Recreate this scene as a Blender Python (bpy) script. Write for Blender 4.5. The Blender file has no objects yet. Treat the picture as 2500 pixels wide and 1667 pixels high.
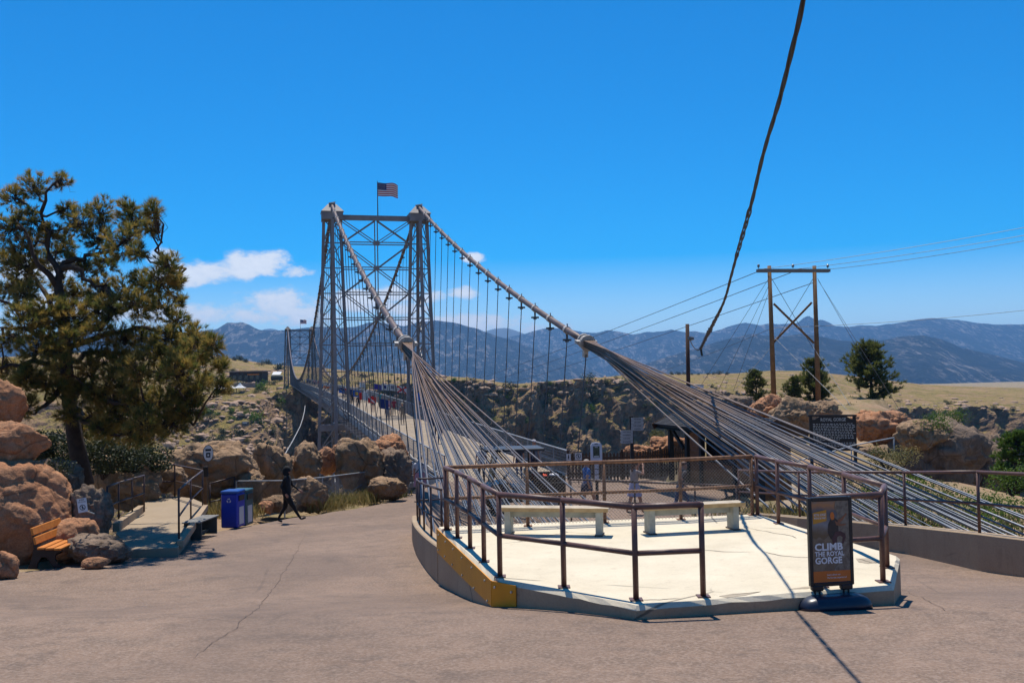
import bpy, bmesh, math, random
from mathutils import Vector, Matrix, noise
from math import sin, cos, pi, radians, sqrt, atan2, hypot, exp
random.seed(7)
scene = bpy.context.scene
col = scene.collection

# ------------------------------------------------------------------ camera
F = 2345.0                       # focal length in pixels of the 2500 px wide photograph
PITCH, ROLL, CZ = radians(2.14), radians(1.1), 2.6
cam_d = bpy.data.cameras.new('camera'); cam = bpy.data.objects.new('camera', cam_d); col.objects.link(cam)
cam_d.sensor_width = 36.0; cam_d.lens = 36.0 * F / 2500.0
cam_d.clip_start = 0.2; cam_d.clip_end = 60000
_r0 = Vector((1, 0, 0)); _u0 = Vector((0, -sin(PITCH), cos(PITCH))); _f = Vector((0, cos(PITCH), sin(PITCH)))
_r = _r0 * cos(ROLL) - _u0 * sin(ROLL); _u = _r0 * sin(ROLL) + _u0 * cos(ROLL)
cam.matrix_world = Matrix(((_r.x, _u.x, -_f.x, 0), (_r.y, _u.y, -_f.y, 0), (_r.z, _u.z, -_f.z, CZ), (0, 0, 0, 1)))
scene.camera = cam

# ------------------------------------------------------------------ sun, sky, exposure
SUN = Vector((-0.05, 0.36, 0.93)).normalized()
sun_d = bpy.data.lights.new('sun', 'SUN'); sun_d.energy = 5.0; sun_d.angle = radians(0.53); sun_d.color = (1.0, 0.93, 0.82)
sun = bpy.data.objects.new('sun', sun_d); col.objects.link(sun)
sun.rotation_euler = SUN.to_track_quat('Z', 'Y').to_euler()
world = bpy.data.worlds.new('World'); scene.world = world; world.use_nodes = True
wn, wl = world.node_tree.nodes, world.node_tree.links
wn.clear(); world.cycles.sampling_method = 'MANUAL'; world.cycles.sample_map_resolution = 256
w_out = wn.new('ShaderNodeOutputWorld'); w_bg = wn.new('ShaderNodeBackground'); w_sky = wn.new('ShaderNodeTexSky')
w_sky.sky_type = 'NISHITA'; w_sky.sun_disc = False
w_sky.sun_elevation = math.asin(SUN.z); w_sky.sun_rotation = atan2(SUN.x, SUN.y) % (2 * pi)
w_sky.altitude = 2000; w_sky.air_density = 1.0; w_sky.dust_density = 0.35; w_sky.ozone_density = 3.0
w_bg.inputs['Strength'].default_value = 0.072
w_hs = wn.new('ShaderNodeHueSaturation'); w_hs.inputs['Saturation'].default_value = 2.35; w_hs.inputs['Value'].default_value = 1.75
wl.new(w_sky.outputs[0], w_hs.inputs['Color'])

def wmath(op, a, b=None, c=None, clamp=False):
    n = wn.new('ShaderNodeMath'); n.operation = op; n.use_clamp = clamp
    for i, v in enumerate((a, b, c)):
        if v is None: continue
        if isinstance(v, (int, float)): n.inputs[i].default_value = v
        else: wl.new(v, n.inputs[i])
    return n.outputs[0]
w_tc = wn.new('ShaderNodeTexCoord'); w_sep = wn.new('ShaderNodeSeparateXYZ'); wl.new(w_tc.outputs['Generated'], w_sep.inputs[0])
w_az = wmath('ARCTAN2', w_sep.outputs[0], w_sep.outputs[1]); w_el = wmath('ARCSINE', w_sep.outputs[2])
def wnoise(scale, detail, stretch):
    mp = wn.new('ShaderNodeMapping'); mp.inputs['Scale'].default_value = stretch
    n = wn.new('ShaderNodeTexNoise'); n.inputs['Scale'].default_value = scale; n.inputs['Detail'].default_value = detail
    n.inputs['Roughness'].default_value = 0.62
    wl.new(w_tc.outputs['Generated'], mp.inputs[0]); wl.new(mp.outputs[0], n.inputs['Vector'])
    return n.outputs[0]
w_n1 = wnoise(16, 9, (1, 1, 2.0)); w_n2 = wnoise(55, 5, (1, 1, 1.6))
w_nn = wmath('ADD', wmath('MULTIPLY', w_n1, 0.7), wmath('MULTIPLY', w_n2, 0.3))
# small fair-weather cumulus low over the mountains, as (azimuth, elevation, half width, half height above, below) in degrees
CLOUDS = [(-18.3, 6.05, 2.9, 0.9, 0.5), (-19.9, 6.9, 1.0, 0.8, 0.6), (-14.6, 6.8, 1.8, 1.1, 0.7), (-12.5, 6.3, 1.0, 0.45, 0.3), (-15.5, 6.2, .9, .5, .6),
          (-12.9, 4.7, 0.5, 0.42, 0.2), (-17.2, 3.9, 5.2, 0.75, 0.55), (-14.2, 4.0, 2.6, 1.5, 0.6), (-11.8, 3.7, 2.2, 1.0, 0.6), (-9.2, 4.4, 1.6, 0.8, 0.5), (-7.6, 4.1, 2.6, 0.6, 0.4),
          (-6.8, 4.9, 1.5, 0.7, 0.4), (-4.9, 4.75, 1.3, 0.5, 0.3), (-2.8, 4.9, 1.15, 0.55, 0.35), (-2.2, 7.1, 0.75, 0.42, 0.26), (-2.6, 3.1, 3.2, 0.85, 0.7), (1.0, 2.85, 2.2, 0.45, 0.4), (-6.0, 3.0, 3.0, .8, .6),
          (-24, 4.1, 4.0, 1.0, 0.6), (-27.5, 6.0, 3.0, 1.1, 0.6), (-33, 3.6, 5, 1.1, 0.6), (-70, 4.5, 6, 1.4, .7), (75, 4.6, 5, 1.2, .6), (150, 5, 6, 1.3, .7)]
w_cv = wn.new('ShaderNodeCombineXYZ'); wl.new(w_az, w_cv.inputs[0]); wl.new(w_el, w_cv.inputs[1])
w_acc = None
for (a, e, ra, ru, rd) in CLOUDS:
    h = (ru + rd) / 2; e += (ru - rd) / 2
    v1 = wn.new('ShaderNodeVectorMath'); v1.operation = 'MULTIPLY_ADD'; wl.new(w_cv.outputs[0], v1.inputs[0])
    v1.inputs[1].default_value = (1 / radians(ra), 1 / radians(h), 0); v1.inputs[2].default_value = (-a / ra, -e / h, 0)
    v2 = wn.new('ShaderNodeVectorMath'); v2.operation = 'DOT_PRODUCT'; wl.new(v1.outputs[0], v2.inputs[0]); wl.new(v1.outputs[0], v2.inputs[1])
    w_acc = v2.outputs['Value'] if w_acc is None else wmath('MINIMUM', w_acc, v2.outputs['Value'])
w_acc = wmath('SUBTRACT', 1.0, w_acc)
w_acc = wmath('MAXIMUM', w_acc, -4.0)
w_d = wmath('ADD', wmath('MULTIPLY', w_acc, 0.55), wmath('MULTIPLY', wmath('SUBTRACT', w_nn, 0.445), 4.2))
w_mr = wn.new('ShaderNodeMapRange'); w_mr.interpolation_type = 'SMOOTHSTEP'
wl.new(w_d, w_mr.inputs['Value']); w_mr.inputs['From Min'].default_value = 0.02; w_mr.inputs['From Max'].default_value = 0.75
w_mr.inputs['To Max'].default_value = 0.9
w_sh = wn.new('ShaderNodeMapRange'); wl.new(w_d, w_sh.inputs['Value']); w_sh.inputs['From Min'].default_value = 0.1; w_sh.inputs['From Max'].default_value = 1.0
w_cc = wn.new('ShaderNodeMix'); w_cc.data_type = 'RGBA'; wl.new(w_sh.outputs[0], w_cc.inputs['Factor'])
w_cc.inputs['A'].default_value = (9.6, 10.0, 10.7, 1); w_cc.inputs['B'].default_value = (12.5, 12.5, 12.6, 1)
w_mx = wn.new('ShaderNodeMix'); w_mx.data_type = 'RGBA'
w_sat = wn.new('ShaderNodeMapRange'); wl.new(w_el, w_sat.inputs['Value']); w_sat.inputs['From Max'].default_value = radians(24); w_sat.inputs['To Min'].default_value = 1.1; w_sat.inputs['To Max'].default_value = 3.3; wl.new(w_sat.outputs[0], w_hs.inputs['Saturation'])
wl.new(w_mr.outputs[0], w_mx.inputs['Factor']); wl.new(w_hs.outputs[0], w_mx.inputs['A']); wl.new(w_cc.outputs['Result'], w_mx.inputs['B'])
wl.new(w_mx.outputs['Result'], w_bg.inputs['Color']); wl.new(w_bg.outputs[0], w_out.inputs['Surface'])
scene.view_settings.view_transform = 'Standard'; scene.view_settings.look = 'None'
scene.view_settings.exposure = 0.22; scene.view_settings.gamma = 1.0; scene.view_settings.use_curve_mapping = False
scene.render.engine = 'CYCLES'
scene.cycles.use_denoising = True; scene.cycles.max_bounces = 6; scene.cycles.diffuse_bounces = 3; scene.cycles.glossy_bounces = 2
scene.cycles.transparent_max_bounces = 8; scene.cycles.volume_bounces = 0; scene.cycles.transmission_bounces = 3
scene.cycles.caustics_reflective = False; scene.cycles.caustics_refractive = False

# ------------------------------------------------------------------ pixel -> place
def ray(px, py):
    x = (px - 1250) / F; z = (833.5 - py) / F
    c, s = cos(ROLL), sin(ROLL); x, z = x * c + z * s, -x * s + z * c
    c, s = cos(PITCH), sin(PITCH); y = c - z * s
    return x / y, (s + z * c) / y
def onz(px, py, z):
    a, b = ray(px, py); Y = (z - CZ) / b
    return Vector((a * Y, Y, z))
def atY(px, py, Y):
    a, b = ray(px, py); return Vector((a * Y, Y, CZ + b * Y))
def interp(tab, x):
    if x <= tab[0][0]: return tab[0][1]
    for (x0, y0), (x1, y1) in zip(tab, tab[1:]):
        if x <= x1: return y0 + (y1 - y0) * (x - x0) / (x1 - x0)
    return tab[-1][1]
def smooth(tab, x):
    return (interp(tab, x - .6) + interp(tab, x) * 2 + interp(tab, x + .6)) / 4
GTAB = [(-20, .95), (0, .9), (6, .25), (9, -.02), (10.8, -.14), (11.7, -.2), (12.5, -.36), (14, -.62), (16.9, -1.0), (19, -1.12), (23, -1.34), (27, -1.55), (31, -1.78), (36, -1.93), (45, -2.08), (60, -2.1)]
def gz(Y): return smooth(GTAB, Y)
def G(px, py, dz=0.0):
    a, b = ray(px, py); Y = 5.0
    for _ in range(6000):
        if CZ + b * Y <= gz(Y): break
        Y += .01
    return Vector((a * Y, Y, gz(Y) + dz))
def sst(x, a, b):
    t = min(1, max(0, (x - a) / (b - a))); return t * t * (3 - 2 * t)

# ------------------------------------------------------------------ materials
MATS = {}
def mat(name, c1, c2=None, rough=.7, scale=4.0, bump=0.0, bscale=None, metal=0.0, detail=5, contrast=(.35, .65), spec=.4, emit=None, trans=0.0):
    if name in MATS: return MATS[name]
    m = bpy.data.materials.new(name); m.use_nodes = True; MATS[name] = m
    nt = m.node_tree; b = nt.nodes['Principled BSDF']
    b.inputs['Roughness'].default_value = rough; b.inputs['Metallic'].default_value = metal; b.inputs['Specular IOR Level'].default_value = spec
    g = nt.nodes.new('ShaderNodeNewGeometry')
    n = nt.nodes.new('ShaderNodeTexNoise'); n.inputs['Scale'].default_value = scale; n.inputs['Detail'].default_value = detail; n.inputs['Roughness'].default_value = .6
    nt.links.new(g.outputs['Position'], n.inputs['Vector'])
    if c2 is None: c2 = tuple(v * .78 for v in c1)
    r = nt.nodes.new('ShaderNodeValToRGB'); r.color_ramp.elements[0].position, r.color_ramp.elements[1].position = contrast
    r.color_ramp.elements[0].color = (*c2, 1); r.color_ramp.elements[1].color = (*c1, 1)
    nt.links.new(n.outputs[0], r.inputs[0]); nt.links.new(r.outputs[0], b.inputs['Base Color'])
    if bump:
        n2 = nt.nodes.new('ShaderNodeTexNoise'); n2.inputs['Scale'].default_value = bscale or scale * 4; n2.inputs['Detail'].default_value = 6
        nt.links.new(g.outputs['Position'], n2.inputs['Vector'])
        bp = nt.nodes.new('ShaderNodeBump'); bp.inputs['Strength'].default_value = min(1, bump); bp.inputs['Distance'].default_value = .02 * max(1, bump)
        nt.links.new(n2.outputs[0], bp.inputs['Height']); nt.links.new(bp.outputs[0], b.inputs['Normal'])
    if emit:
        b.inputs['Emission Color'].default_value = (*c1, 1); b.inputs['Emission Strength'].default_value = emit
    if trans:
        b.inputs['Transmission Weight'].default_value = trans
    return m
class NT:
    """small helper for longer node materials"""
    def __init__(s, name):
        s.m = bpy.data.materials.new(name); s.m.use_nodes = True; MATS[name] = s.m
        s.t = s.m.node_tree; s.b = s.t.nodes['Principled BSDF']
        s.pos = s.t.nodes.new('ShaderNodeNewGeometry').outputs['Position']
    def new(s, t, **kw):
        n = s.t.nodes.new(t)
        for k, v in kw.items():
            if k in n.inputs: s.put(n.inputs[k], v)
            else: setattr(n, k, v)
        return n
    def put(s, inp, v):
        if hasattr(v, 'links') or isinstance(v, bpy.types.NodeSocket): s.t.links.new(v, inp)
        elif isinstance(v, tuple) and len(v) == 3 and inp.type == 'RGBA': inp.default_value = (*v, 1)
        else: inp.default_value = v
    def noise(s, scale, detail=5, rough=.6, vec=None, dist=0.0):
        n = s.new('ShaderNodeTexNoise', Scale=scale, Detail=detail, Roughness=rough, Distortion=dist)
        s.t.links.new(vec or s.pos, n.inputs['Vector']); return n.outputs[0]
    def vor(s, scale, feature='F1', vec=None, rnd=1.0):
        n = s.new('ShaderNodeTexVoronoi', feature=feature, Scale=scale, Randomness=rnd)
        s.t.links.new(vec or s.pos, n.inputs['Vector']); return n.outputs[0]
    def map(s, vec, scale):
        n = s.new('ShaderNodeMapping'); n.inputs['Scale'].default_value = scale; s.t.links.new(vec, n.inputs[0]); return n.outputs[0]
    def ramp(s, fac, a, b, lo=0.0, hi=1.0):
        n = s.new('ShaderNodeMapRange'); n.inputs['From Min'].default_value = a; n.inputs['From Max'].default_value = b
        n.inputs['To Min'].default_value = lo; n.inputs['To Max'].default_value = hi
        s.t.links.new(fac, n.inputs['Value']); return n.outputs[0]
    def mix(s, fac, a, b, blend='MIX'):
        n = s.new('ShaderNodeMix', data_type='RGBA', blend_type=blend)
        s.put(n.inputs['Factor'], fac); s.put(n.inputs['A'], a); s.put(n.inputs['B'], b); return n.outputs['Result']
    def math(s, op, a, b=0.0):
        n = s.new('ShaderNodeMath', operation=op); s.put(n.inputs[0], a); s.put(n.inputs[1], b); return n.outputs[0]
    def bump(s, h, strength, dist, normal=None):
        n = s.new('ShaderNodeBump'); n.inputs['Strength'].default_value = strength; n.inputs['Distance'].default_value = dist
        s.t.links.new(h, n.inputs['Height'])
        if normal: s.t.links.new(normal, n.inputs['Normal'])
        s.t.links.new(n.outputs[0], s.b.inputs['Normal']); return n.outputs[0]
    def base(s, c, rough=.85, spec=.3):
        s.put(s.b.inputs['Base Color'], c); s.put(s.b.inputs['Roughness'], rough); s.b.inputs['Specular IOR Level'].default_value = spec; return s.m

# ------------------------------------------------------------------ mesh builder
ORG = {}
def tag(o, label=None, cat=None, group=None, kind=None):
    if label: o['label'] = label
    if cat: o['category'] = cat
    if group: o['group'] = group
    if kind: o['kind'] = kind
    return o
def empty(name, loc, label=None, cat=None, group=None, rz=0.0):
    o = bpy.data.objects.new(name, None); col.objects.link(o); o.location = loc; o.rotation_euler = (0, 0, rz); o.empty_display_size = .3
    ORG[o] = Vector(loc); return tag(o, label, cat, group)
def link(name, me, parent=None, loc=(0, 0, 0)):
    o = bpy.data.objects.new(name, me); col.objects.link(o); o.location = loc
    if parent is not None: o.parent = parent; ORG[o] = ORG[parent] + Vector(loc)
    else: ORG[o] = Vector(loc)
    return o
def copy_tree(o, parent=None, loc=None, rz=None, label=None):
    c = o.copy(); col.objects.link(c); c.parent = parent
    if loc is not None: c.location = loc
    if rz is not None: c.rotation_euler.z = rz
    if label: c['label'] = label
    ORG[c] = Vector(c.location) + (ORG[parent] if parent else Vector())
    for ch in list(o.children): copy_tree(ch, c)
    return c
def frame(d, up=Vector((0, 0, 1))):
    d = d.normalized()
    if abs(d.dot(up)) > .98: up = Vector((0, 1, 0))
    x = d.cross(up).normalized(); return x, x.cross(d).normalized()
class MB:
    def __init__(s): s.v = []; s.f = []; s.mi = []; s.cur = 0
    def add(s, vs, fs):
        k = len(s.v); s.v += [Vector(v) for v in vs]
        for f in fs: s.f.append([i + k for i in f]); s.mi.append(s.cur)
        return s
    def box(s, c, size, rz=0.0, rot=None, bev=0.0):
        x, y, z = [q / 2 for q in size]
        M = rot if rot is not None else Matrix.Rotation(rz, 3, 'Z')
        if bev <= 0:
            vs = [(-x, -y, -z), (x, -y, -z), (x, y, -z), (-x, y, -z), (-x, -y, z), (x, -y, z), (x, y, z), (-x, y, z)]
            fs = [(0, 3, 2, 1), (4, 5, 6, 7), (0, 1, 5, 4), (1, 2, 6, 5), (2, 3, 7, 6), (3, 0, 4, 7)]
        else:
            b = min(bev, x * .49, y * .49, z * .49)
            pl = [(-x + b, -y), (x - b, -y), (x, -y + b), (x, y - b), (x - b, y), (-x + b, y), (-x, y - b), (-x, -y + b)]
            pi_ = [(-x + b, -y + b), (x - b, -y + b), (x - b, -y + b), (x - b, y - b), (x - b, y - b), (-x + b, y - b), (-x + b, y - b), (-x + b, -y + b)]
            vs = [(*p, -z) for p in pi_] + [(*p, -z + b) for p in pl] + [(*p, z - b) for p in pl] + [(*p, z) for p in pi_]
            fs = [(7, 5, 3, 1), (24 + 1, 24 + 3, 24 + 5, 24 + 7)]
            for r in range(3):
                for i in range(8):
                    j = (i + 1) % 8; q = [r * 8 + i, r * 8 + j, r * 8 + 8 + j, r * 8 + 8 + i]
                    if r == 0 and i % 2 == 1: q = [r * 8 + j, r * 8 + 8 + j, r * 8 + 8 + i]
                    if r == 2 and i % 2 == 1: q = [r * 8 + i, r * 8 + j, r * 8 + 8 + j]
                    fs.append(q)
        return s.add([Vector(c) + M @ Vector(v) for v in vs], fs)
    def bar(s, a, b, w, h=None, up=Vector((0, 0, 1)), ext=0.0):
        a, b = Vector(a), Vector(b); h = h or w; d = b - a
        x, y = frame(d, up); dn = d.normalized() * ext; a = a - dn; b = b + dn
        x = x * w / 2; y = y * h / 2
        vs = [a - x - y, a + x - y, a + x + y, a - x + y, b - x - y, b + x - y, b + x + y, b - x + y]
        return s.add(vs, [(0, 1, 2, 3), (7, 6, 5, 4), (0, 4, 5, 1), (1, 5, 6, 2), (2, 6, 7, 3), (3, 7, 4, 0)])
    def tube(s, pts, r, n=6, cap=True):
        pts = [Vector(p) for p in pts]; rs = r if isinstance(r, (list, tuple)) else [r] * len(pts); k = len(s.v)
        up = Vector((0, 0, 1)); L = len(pts)
        for i, p in enumerate(pts):
            d = pts[min(i + 1, L - 1)] - pts[max(i - 1, 0)]
            if d.length < 1e-9: d = Vector((0, 0, 1))
            x, y = frame(d, up)
            for j in range(n):
                a = 2 * pi * j / n; s.v.append(p + (x * cos(a) + y * sin(a)) * rs[i])
        for i in range(L - 1):
            for j in range(n):
                j2 = (j + 1) % n; s.f.append([k + i * n + j, k + i * n + j2, k + i * n + n + j2, k + i * n + n + j]); s.mi.append(s.cur)
        if cap:
            s.f.append([k + j for j in range(n)][::-1]); s.mi.append(s.cur)
            s.f.append([k + (L - 1) * n + j for j in range(n)]); s.mi.append(s.cur)
        return s
    def lathe(s, c, prof, n=16, axis=None):
        c = Vector(c); k = len(s.v); ax = axis or Matrix.Identity(3); L = len(prof)
        for (r, z) in prof:
            for j in range(n):
                a = 2 * pi * j / n; s.v.append(c + ax @ Vector((r * cos(a), r * sin(a), z)))
        for i in range(L - 1):
            for j in range(n):
                j2 = (j + 1) % n; s.f.append([k + i * n + j, k + i * n + j2, k + i * n + n + j2, k + i * n + n + j]); s.mi.append(s.cur)
        s.f.append([k + j for j in range(n)][::-1]); s.mi.append(s.cur)
        s.f.append([k + (L - 1) * n + j for j in range(n)]); s.mi.append(s.cur)
        return s
    def prism(s, poly, z0, z1):
        n = len(poly); z0f = z0 if callable(z0) else (lambda i: z0); z1f = z1 if callable(z1) else (lambda i: z1)
        vs = [(p[0], p[1], z0f(i)) for i, p in enumerate(poly)] + [(p[0], p[1], z1f(i)) for i, p in enumerate(poly)]
        ar = sum(poly[i][0] * poly[(i + 1) % n][1] - poly[(i + 1) % n][0] * poly[i][1] for i in range(n))
        a = list(range(n)); 
        if ar < 0: a = a[::-1]
        fs = [a[::-1], [i + n for i in a]]
        for i in range(n):
            p, q = a[i], a[(i + 1) % n]; fs.append([p, q, q + n, p + n])
        return s.add(vs, fs)
    def plate(s, M, poly, t=.004):
        """flat shape: poly in local xy of matrix M, thickness t along local z"""
        n = len(poly); vs = [M @ Vector((x, y, 0)) for x, y in poly] + [M @ Vector((x, y, t)) for x, y in poly]
        ar = sum(poly[i][0] * poly[(i + 1) % n][1] - poly[(i + 1) % n][0] * poly[i][1] for i in range(n))
        a = list(range(n))
        if ar < 0: a = a[::-1]
        fs = [a[::-1], [i + n for i in a]] + [[a[i], a[(i + 1) % n], a[(i + 1) % n] + n, a[i] + n] for i in range(n)]
        return s.add(vs, fs)
    def grid(s, fn, nu, nv):
        k = len(s.v)
        for i in range(nu + 1):
            for j in range(nv + 1): s.v.append(Vector(fn(i / nu, j / nv)))
        for i in range(nu):
            for j in range(nv):
                a = k + i * (nv + 1) + j; s.f.append([a, a + nv + 1, a + nv + 2, a + 1]); s.mi.append(s.cur)
        return s
    def ball(s, c, r, n=8, m=6, sq=(1, 1, 1)):
        return s.lathe(c, [(max(.002, r * sin(pi * i / m)) * sq[0], -r * cos(pi * i / m) * sq[2]) for i in range(m + 1)], n)
    def mesh(s, name, mats, org=Vector(), smooth_=False):
        me = bpy.data.meshes.new(name); me.from_pydata([(v - org)[:] for v in s.v], [], s.f)
        for m in (mats if isinstance(mats, (list, tuple)) else [mats]): me.materials.append(m)
        if len(me.materials) > 1: me.polygons.foreach_set('material_index', s.mi)
        if smooth_: me.polygons.foreach_set('use_smooth', [True] * len(me.polygons))
        me.update(); return me
    def build(s, name, mats, parent=None, smooth_=False, loc=None, label=None, cat=None, group=None, kind=None):
        org = ORG[parent] if parent is not None else (Vector(loc) if loc is not None else Vector())
        o = link(name, s.mesh(name, mats, org, smooth_), parent, (0, 0, 0) if parent is not None else org)
        return tag(o, label, cat, group, kind)
def text_mesh(body, size, align='CENTER', bold=.012):
    cu = bpy.data.curves.new('txt', 'FONT'); cu.body = body; cu.size = size; cu.align_x = align; cu.align_y = 'CENTER'; cu.resolution_u = 2; cu.offset = size * bold
    ob = bpy.data.objects.new('txt', cu); col.objects.link(ob)
    me = bpy.data.meshes.new_from_object(ob); bpy.data.objects.remove(ob); bpy.data.curves.remove(cu); return me
def text(body, size, M, m, parent, name='lettering', width=None, align='CENTER', bold=.012):
    """flat lettering in the local xy plane of M"""
    me = text_mesh(body, size, align, bold)
    if width:
        xs = [v.co.x for v in me.vertices]; w = (max(xs) - min(xs)) or 1
        for v in me.vertices: v.co.x *= width / w
    org = ORG[parent]
    for v in me.vertices: v.co = (M @ v.co) - org
    me.materials.clear(); me.materials.append(m)
    return link(name, me, parent)
def facing(p, nrm):
    """matrix at p whose local z is nrm, local y as upright as possible"""
    z = Vector(nrm).normalized(); x = Vector((0, 0, 1)).cross(z).normalized(); y = z.cross(x)
    return Matrix(((x.x, y.x, z.x, p[0]), (x.y, y.y, z.y, p[1]), (x.z, y.z, z.z, p[2]), (0, 0, 0, 1)))
def fbm(p, o=4, h=.9): return noise.fractal(p, h, 2.0, o)
# ================================================================== SETTING
# bridge frame: near tower foot point, unit vector along the deck (to the far side) and across it (to the right)
TH = radians(14.1); BN = Vector((-13.58, 97.0, 0)); BA = Vector((-sin(TH), cos(TH), 0)); BU = Vector((cos(TH), sin(TH), 0)); SPAN = 268.0
def B(s, t, z): return BN + BA * s + BU * t + Vector((0, 0, z))
def to_st(X, Y):
    d = Vector((X - BN.x, Y - BN.y, 0)); return d.dot(BA), d.dot(BU)
def on_plane(px, py, t):
    r, b = ray(px, py); q = BN + BU * t; s = (r * q.y - q.x) / (BA.x - r * BA.y); Y = q.y + s * BA.y
    return s, Vector((q.x + s * BA.x, Y, CZ + b * Y))

# ---- materials of the setting
n = NT('asphalt')
big = n.noise(.35, 4); mid = n.noise(2.2, 6, .7); fine = n.noise(24, 2, .6); grit = n.vor(30)
c = n.mix(n.ramp(big, .3, .7), (.172, .108, .07), (.225, .147, .10))
c = n.mix(n.ramp(mid, .42, .62, 0, .6), c, (.11, .074, .05))
c = n.mix(n.ramp(fine, .42, .66, 0, .6), c, (.32, .24, .19))
c = n.mix(n.ramp(grit, .0, .3, .8, 0), c, (.035, .03, .03))
wv = n.mix(.35, n.pos, n.new('ShaderNodeTexNoise', Scale=.9, Detail=5).outputs[1])
crk = n.vor(.17, 'DISTANCE_TO_EDGE', vec=n.mix(.28, n.pos, n.new('ShaderNodeTexNoise', Scale=.6, Detail=6).outputs[1]))
crm = n.math('MULTIPLY', n.ramp(crk, .0008, .0035, 1, 0), n.ramp(n.noise(.22, 2), .5, .56))
c = n.mix(n.math('MULTIPLY', crm, .3), c, (.05, .04, .034))
stain = n.ramp(n.noise(.8, 5, .7, vec=n.map(n.pos, (1, .35, 1))), .6, .75, 0, .45)
c = n.mix(stain, c, (.075, .051, .04)); c = n.mix(n.ramp(n.noise(.16, 3, .6, dist=1.2), .42, .62, 0, .38), c, (.10, .072, .058)); c = n.mix(n.ramp(n.noise(1.1, 6, .75), .55, .68, 0, .35), c, (.085, .062, .05))
n.base(c, n.ramp(fine, .3, .7, .75, .95), .35)
n.bump(n.math('ADD', n.math('MULTIPLY', fine, .6), n.math('SUBTRACT', n.math('MULTIPLY', grit, .5), n.math('MULTIPLY', crm, .6))), .55, .012)

def concrete(name, c1, c2, dark):
    n = NT(name); a = n.noise(.9, 6, .65); f = n.noise(30, 4); st = n.noise(5, 6, .7, vec=n.map(n.pos, (1, 1, .25)))
    c = n.mix(n.ramp(a, .3, .7), c1, c2); c = n.mix(n.ramp(f, .4, .7, 0, .2), c, dark); c = n.mix(n.ramp(st, .55, .75, 0, .45), c, dark)
    ck = n.vor(.45, 'DISTANCE_TO_EDGE', vec=n.mix(.3, n.pos, n.new('ShaderNodeTexNoise', Scale=1.3, Detail=6).outputs[1]))
    cm = n.math('MULTIPLY', n.ramp(ck, .002, .006, 1, 0), n.ramp(n.noise(.5, 2), .53, .58)); c = n.mix(n.math('MULTIPLY', cm, .7), c, (.06, .05, .04))
    n.base(c, .85, .3); n.bump(n.math('SUBTRACT', n.math('ADD', f, a), cm), .3, .008); return n.m
M_PAD = concrete('pale_concrete', (.56, .49, .36), (.70, .62, .47), (.38, .31, .22))
M_WALL = concrete('grey_concrete', (.33, .235, .15), (.41, .31, .2), (.15, .10, .065))
M_WALK = concrete('walkway_concrete', (.29, .22, .145), (.35, .27, .185), (.19, .14, .095))  # darkened so the colour carries part of the pine shade on the walkway

def rockmat(name, c1, c2, c3, lichen, sc=1.0):
    n = NT(name); a = n.noise(.55 * sc, 6, .65); b_ = n.noise(2.6 * sc, 8, .7); f = n.noise(11 * sc, 8, .72); st = n.noise(1.4 * sc, 6, .7, vec=n.map(n.pos, (1, 1, .35)))
    c = n.mix(n.ramp(a, .38, .62), c1, c2); c = n.mix(n.ramp(b_, .45, .7, 0, .8), c, c3)
    c = n.mix(n.ramp(st, .5, .66, 0, .75), c, lichen); c = n.mix(n.ramp(f, .5, .75, 0, .45), c, (.05, .042, .036))
    fi = n.noise(34 * sc, 4, .7); c = n.mix(n.ramp(fi, .42, .62, .0, .5), c, n.mix(.55, c, (.02, .015, .012)))
    e2 = n.vor(.75 * sc, 'DISTANCE_TO_EDGE', vec=n.mix(.35, n.pos, n.new('ShaderNodeTexNoise', Scale=.9 * sc, Detail=5).outputs[1])); c = n.mix(n.ramp(e2, .002, .018, .4, 0), c, (.03, .022, .018))
    n.base(c, .92, .2)
    ed = n.vor(1.3 * sc, 'DISTANCE_TO_EDGE', vec=n.mix(.25, n.pos, n.new('ShaderNodeTexNoise', Scale=1.2 * sc, Detail=4).outputs[1]))
    h = n.math('ADD', n.math('MULTIPLY', b_, 1.2), n.math('ADD', n.math('MULTIPLY', f, .55), n.math('ADD', n.math('MULTIPLY', n.ramp(ed, 0, .05), .25), n.math('ADD', n.math('MULTIPLY', fi, .22), n.math('MULTIPLY', n.ramp(e2, 0, .03), .3)))))
    n.bump(h, .9, .085 / sc); return n.m
M_ROCK = rockmat('granite_boulder', (.40, .25, .145), (.31, .2, .12), (.5, .34, .21), (.17, .125, .07))
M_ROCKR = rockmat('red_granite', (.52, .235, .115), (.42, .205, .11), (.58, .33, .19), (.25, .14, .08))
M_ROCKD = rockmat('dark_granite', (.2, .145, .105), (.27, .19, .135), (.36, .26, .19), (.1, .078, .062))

n = NT('dirt_and_grass')
a = n.noise(.25, 5); b_ = n.noise(1.6, 7, .7); f = n.noise(14, 5, .7)
c = n.mix(n.ramp(a, .4, .6), (.33, .215, .13), (.2, .165, .075)); c = n.mix(n.ramp(b_, .45, .7, 0, .8), c, (.4, .29, .19)); c = n.mix(n.ramp(f, .5, .75, 0, .5), c, (.07, .055, .035))
n.base(c, .95, .15); n.bump(n.math('ADD', b_, n.math('MULTIPLY', f, .5)), .8, .12); M_DIRT = n.m

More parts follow.
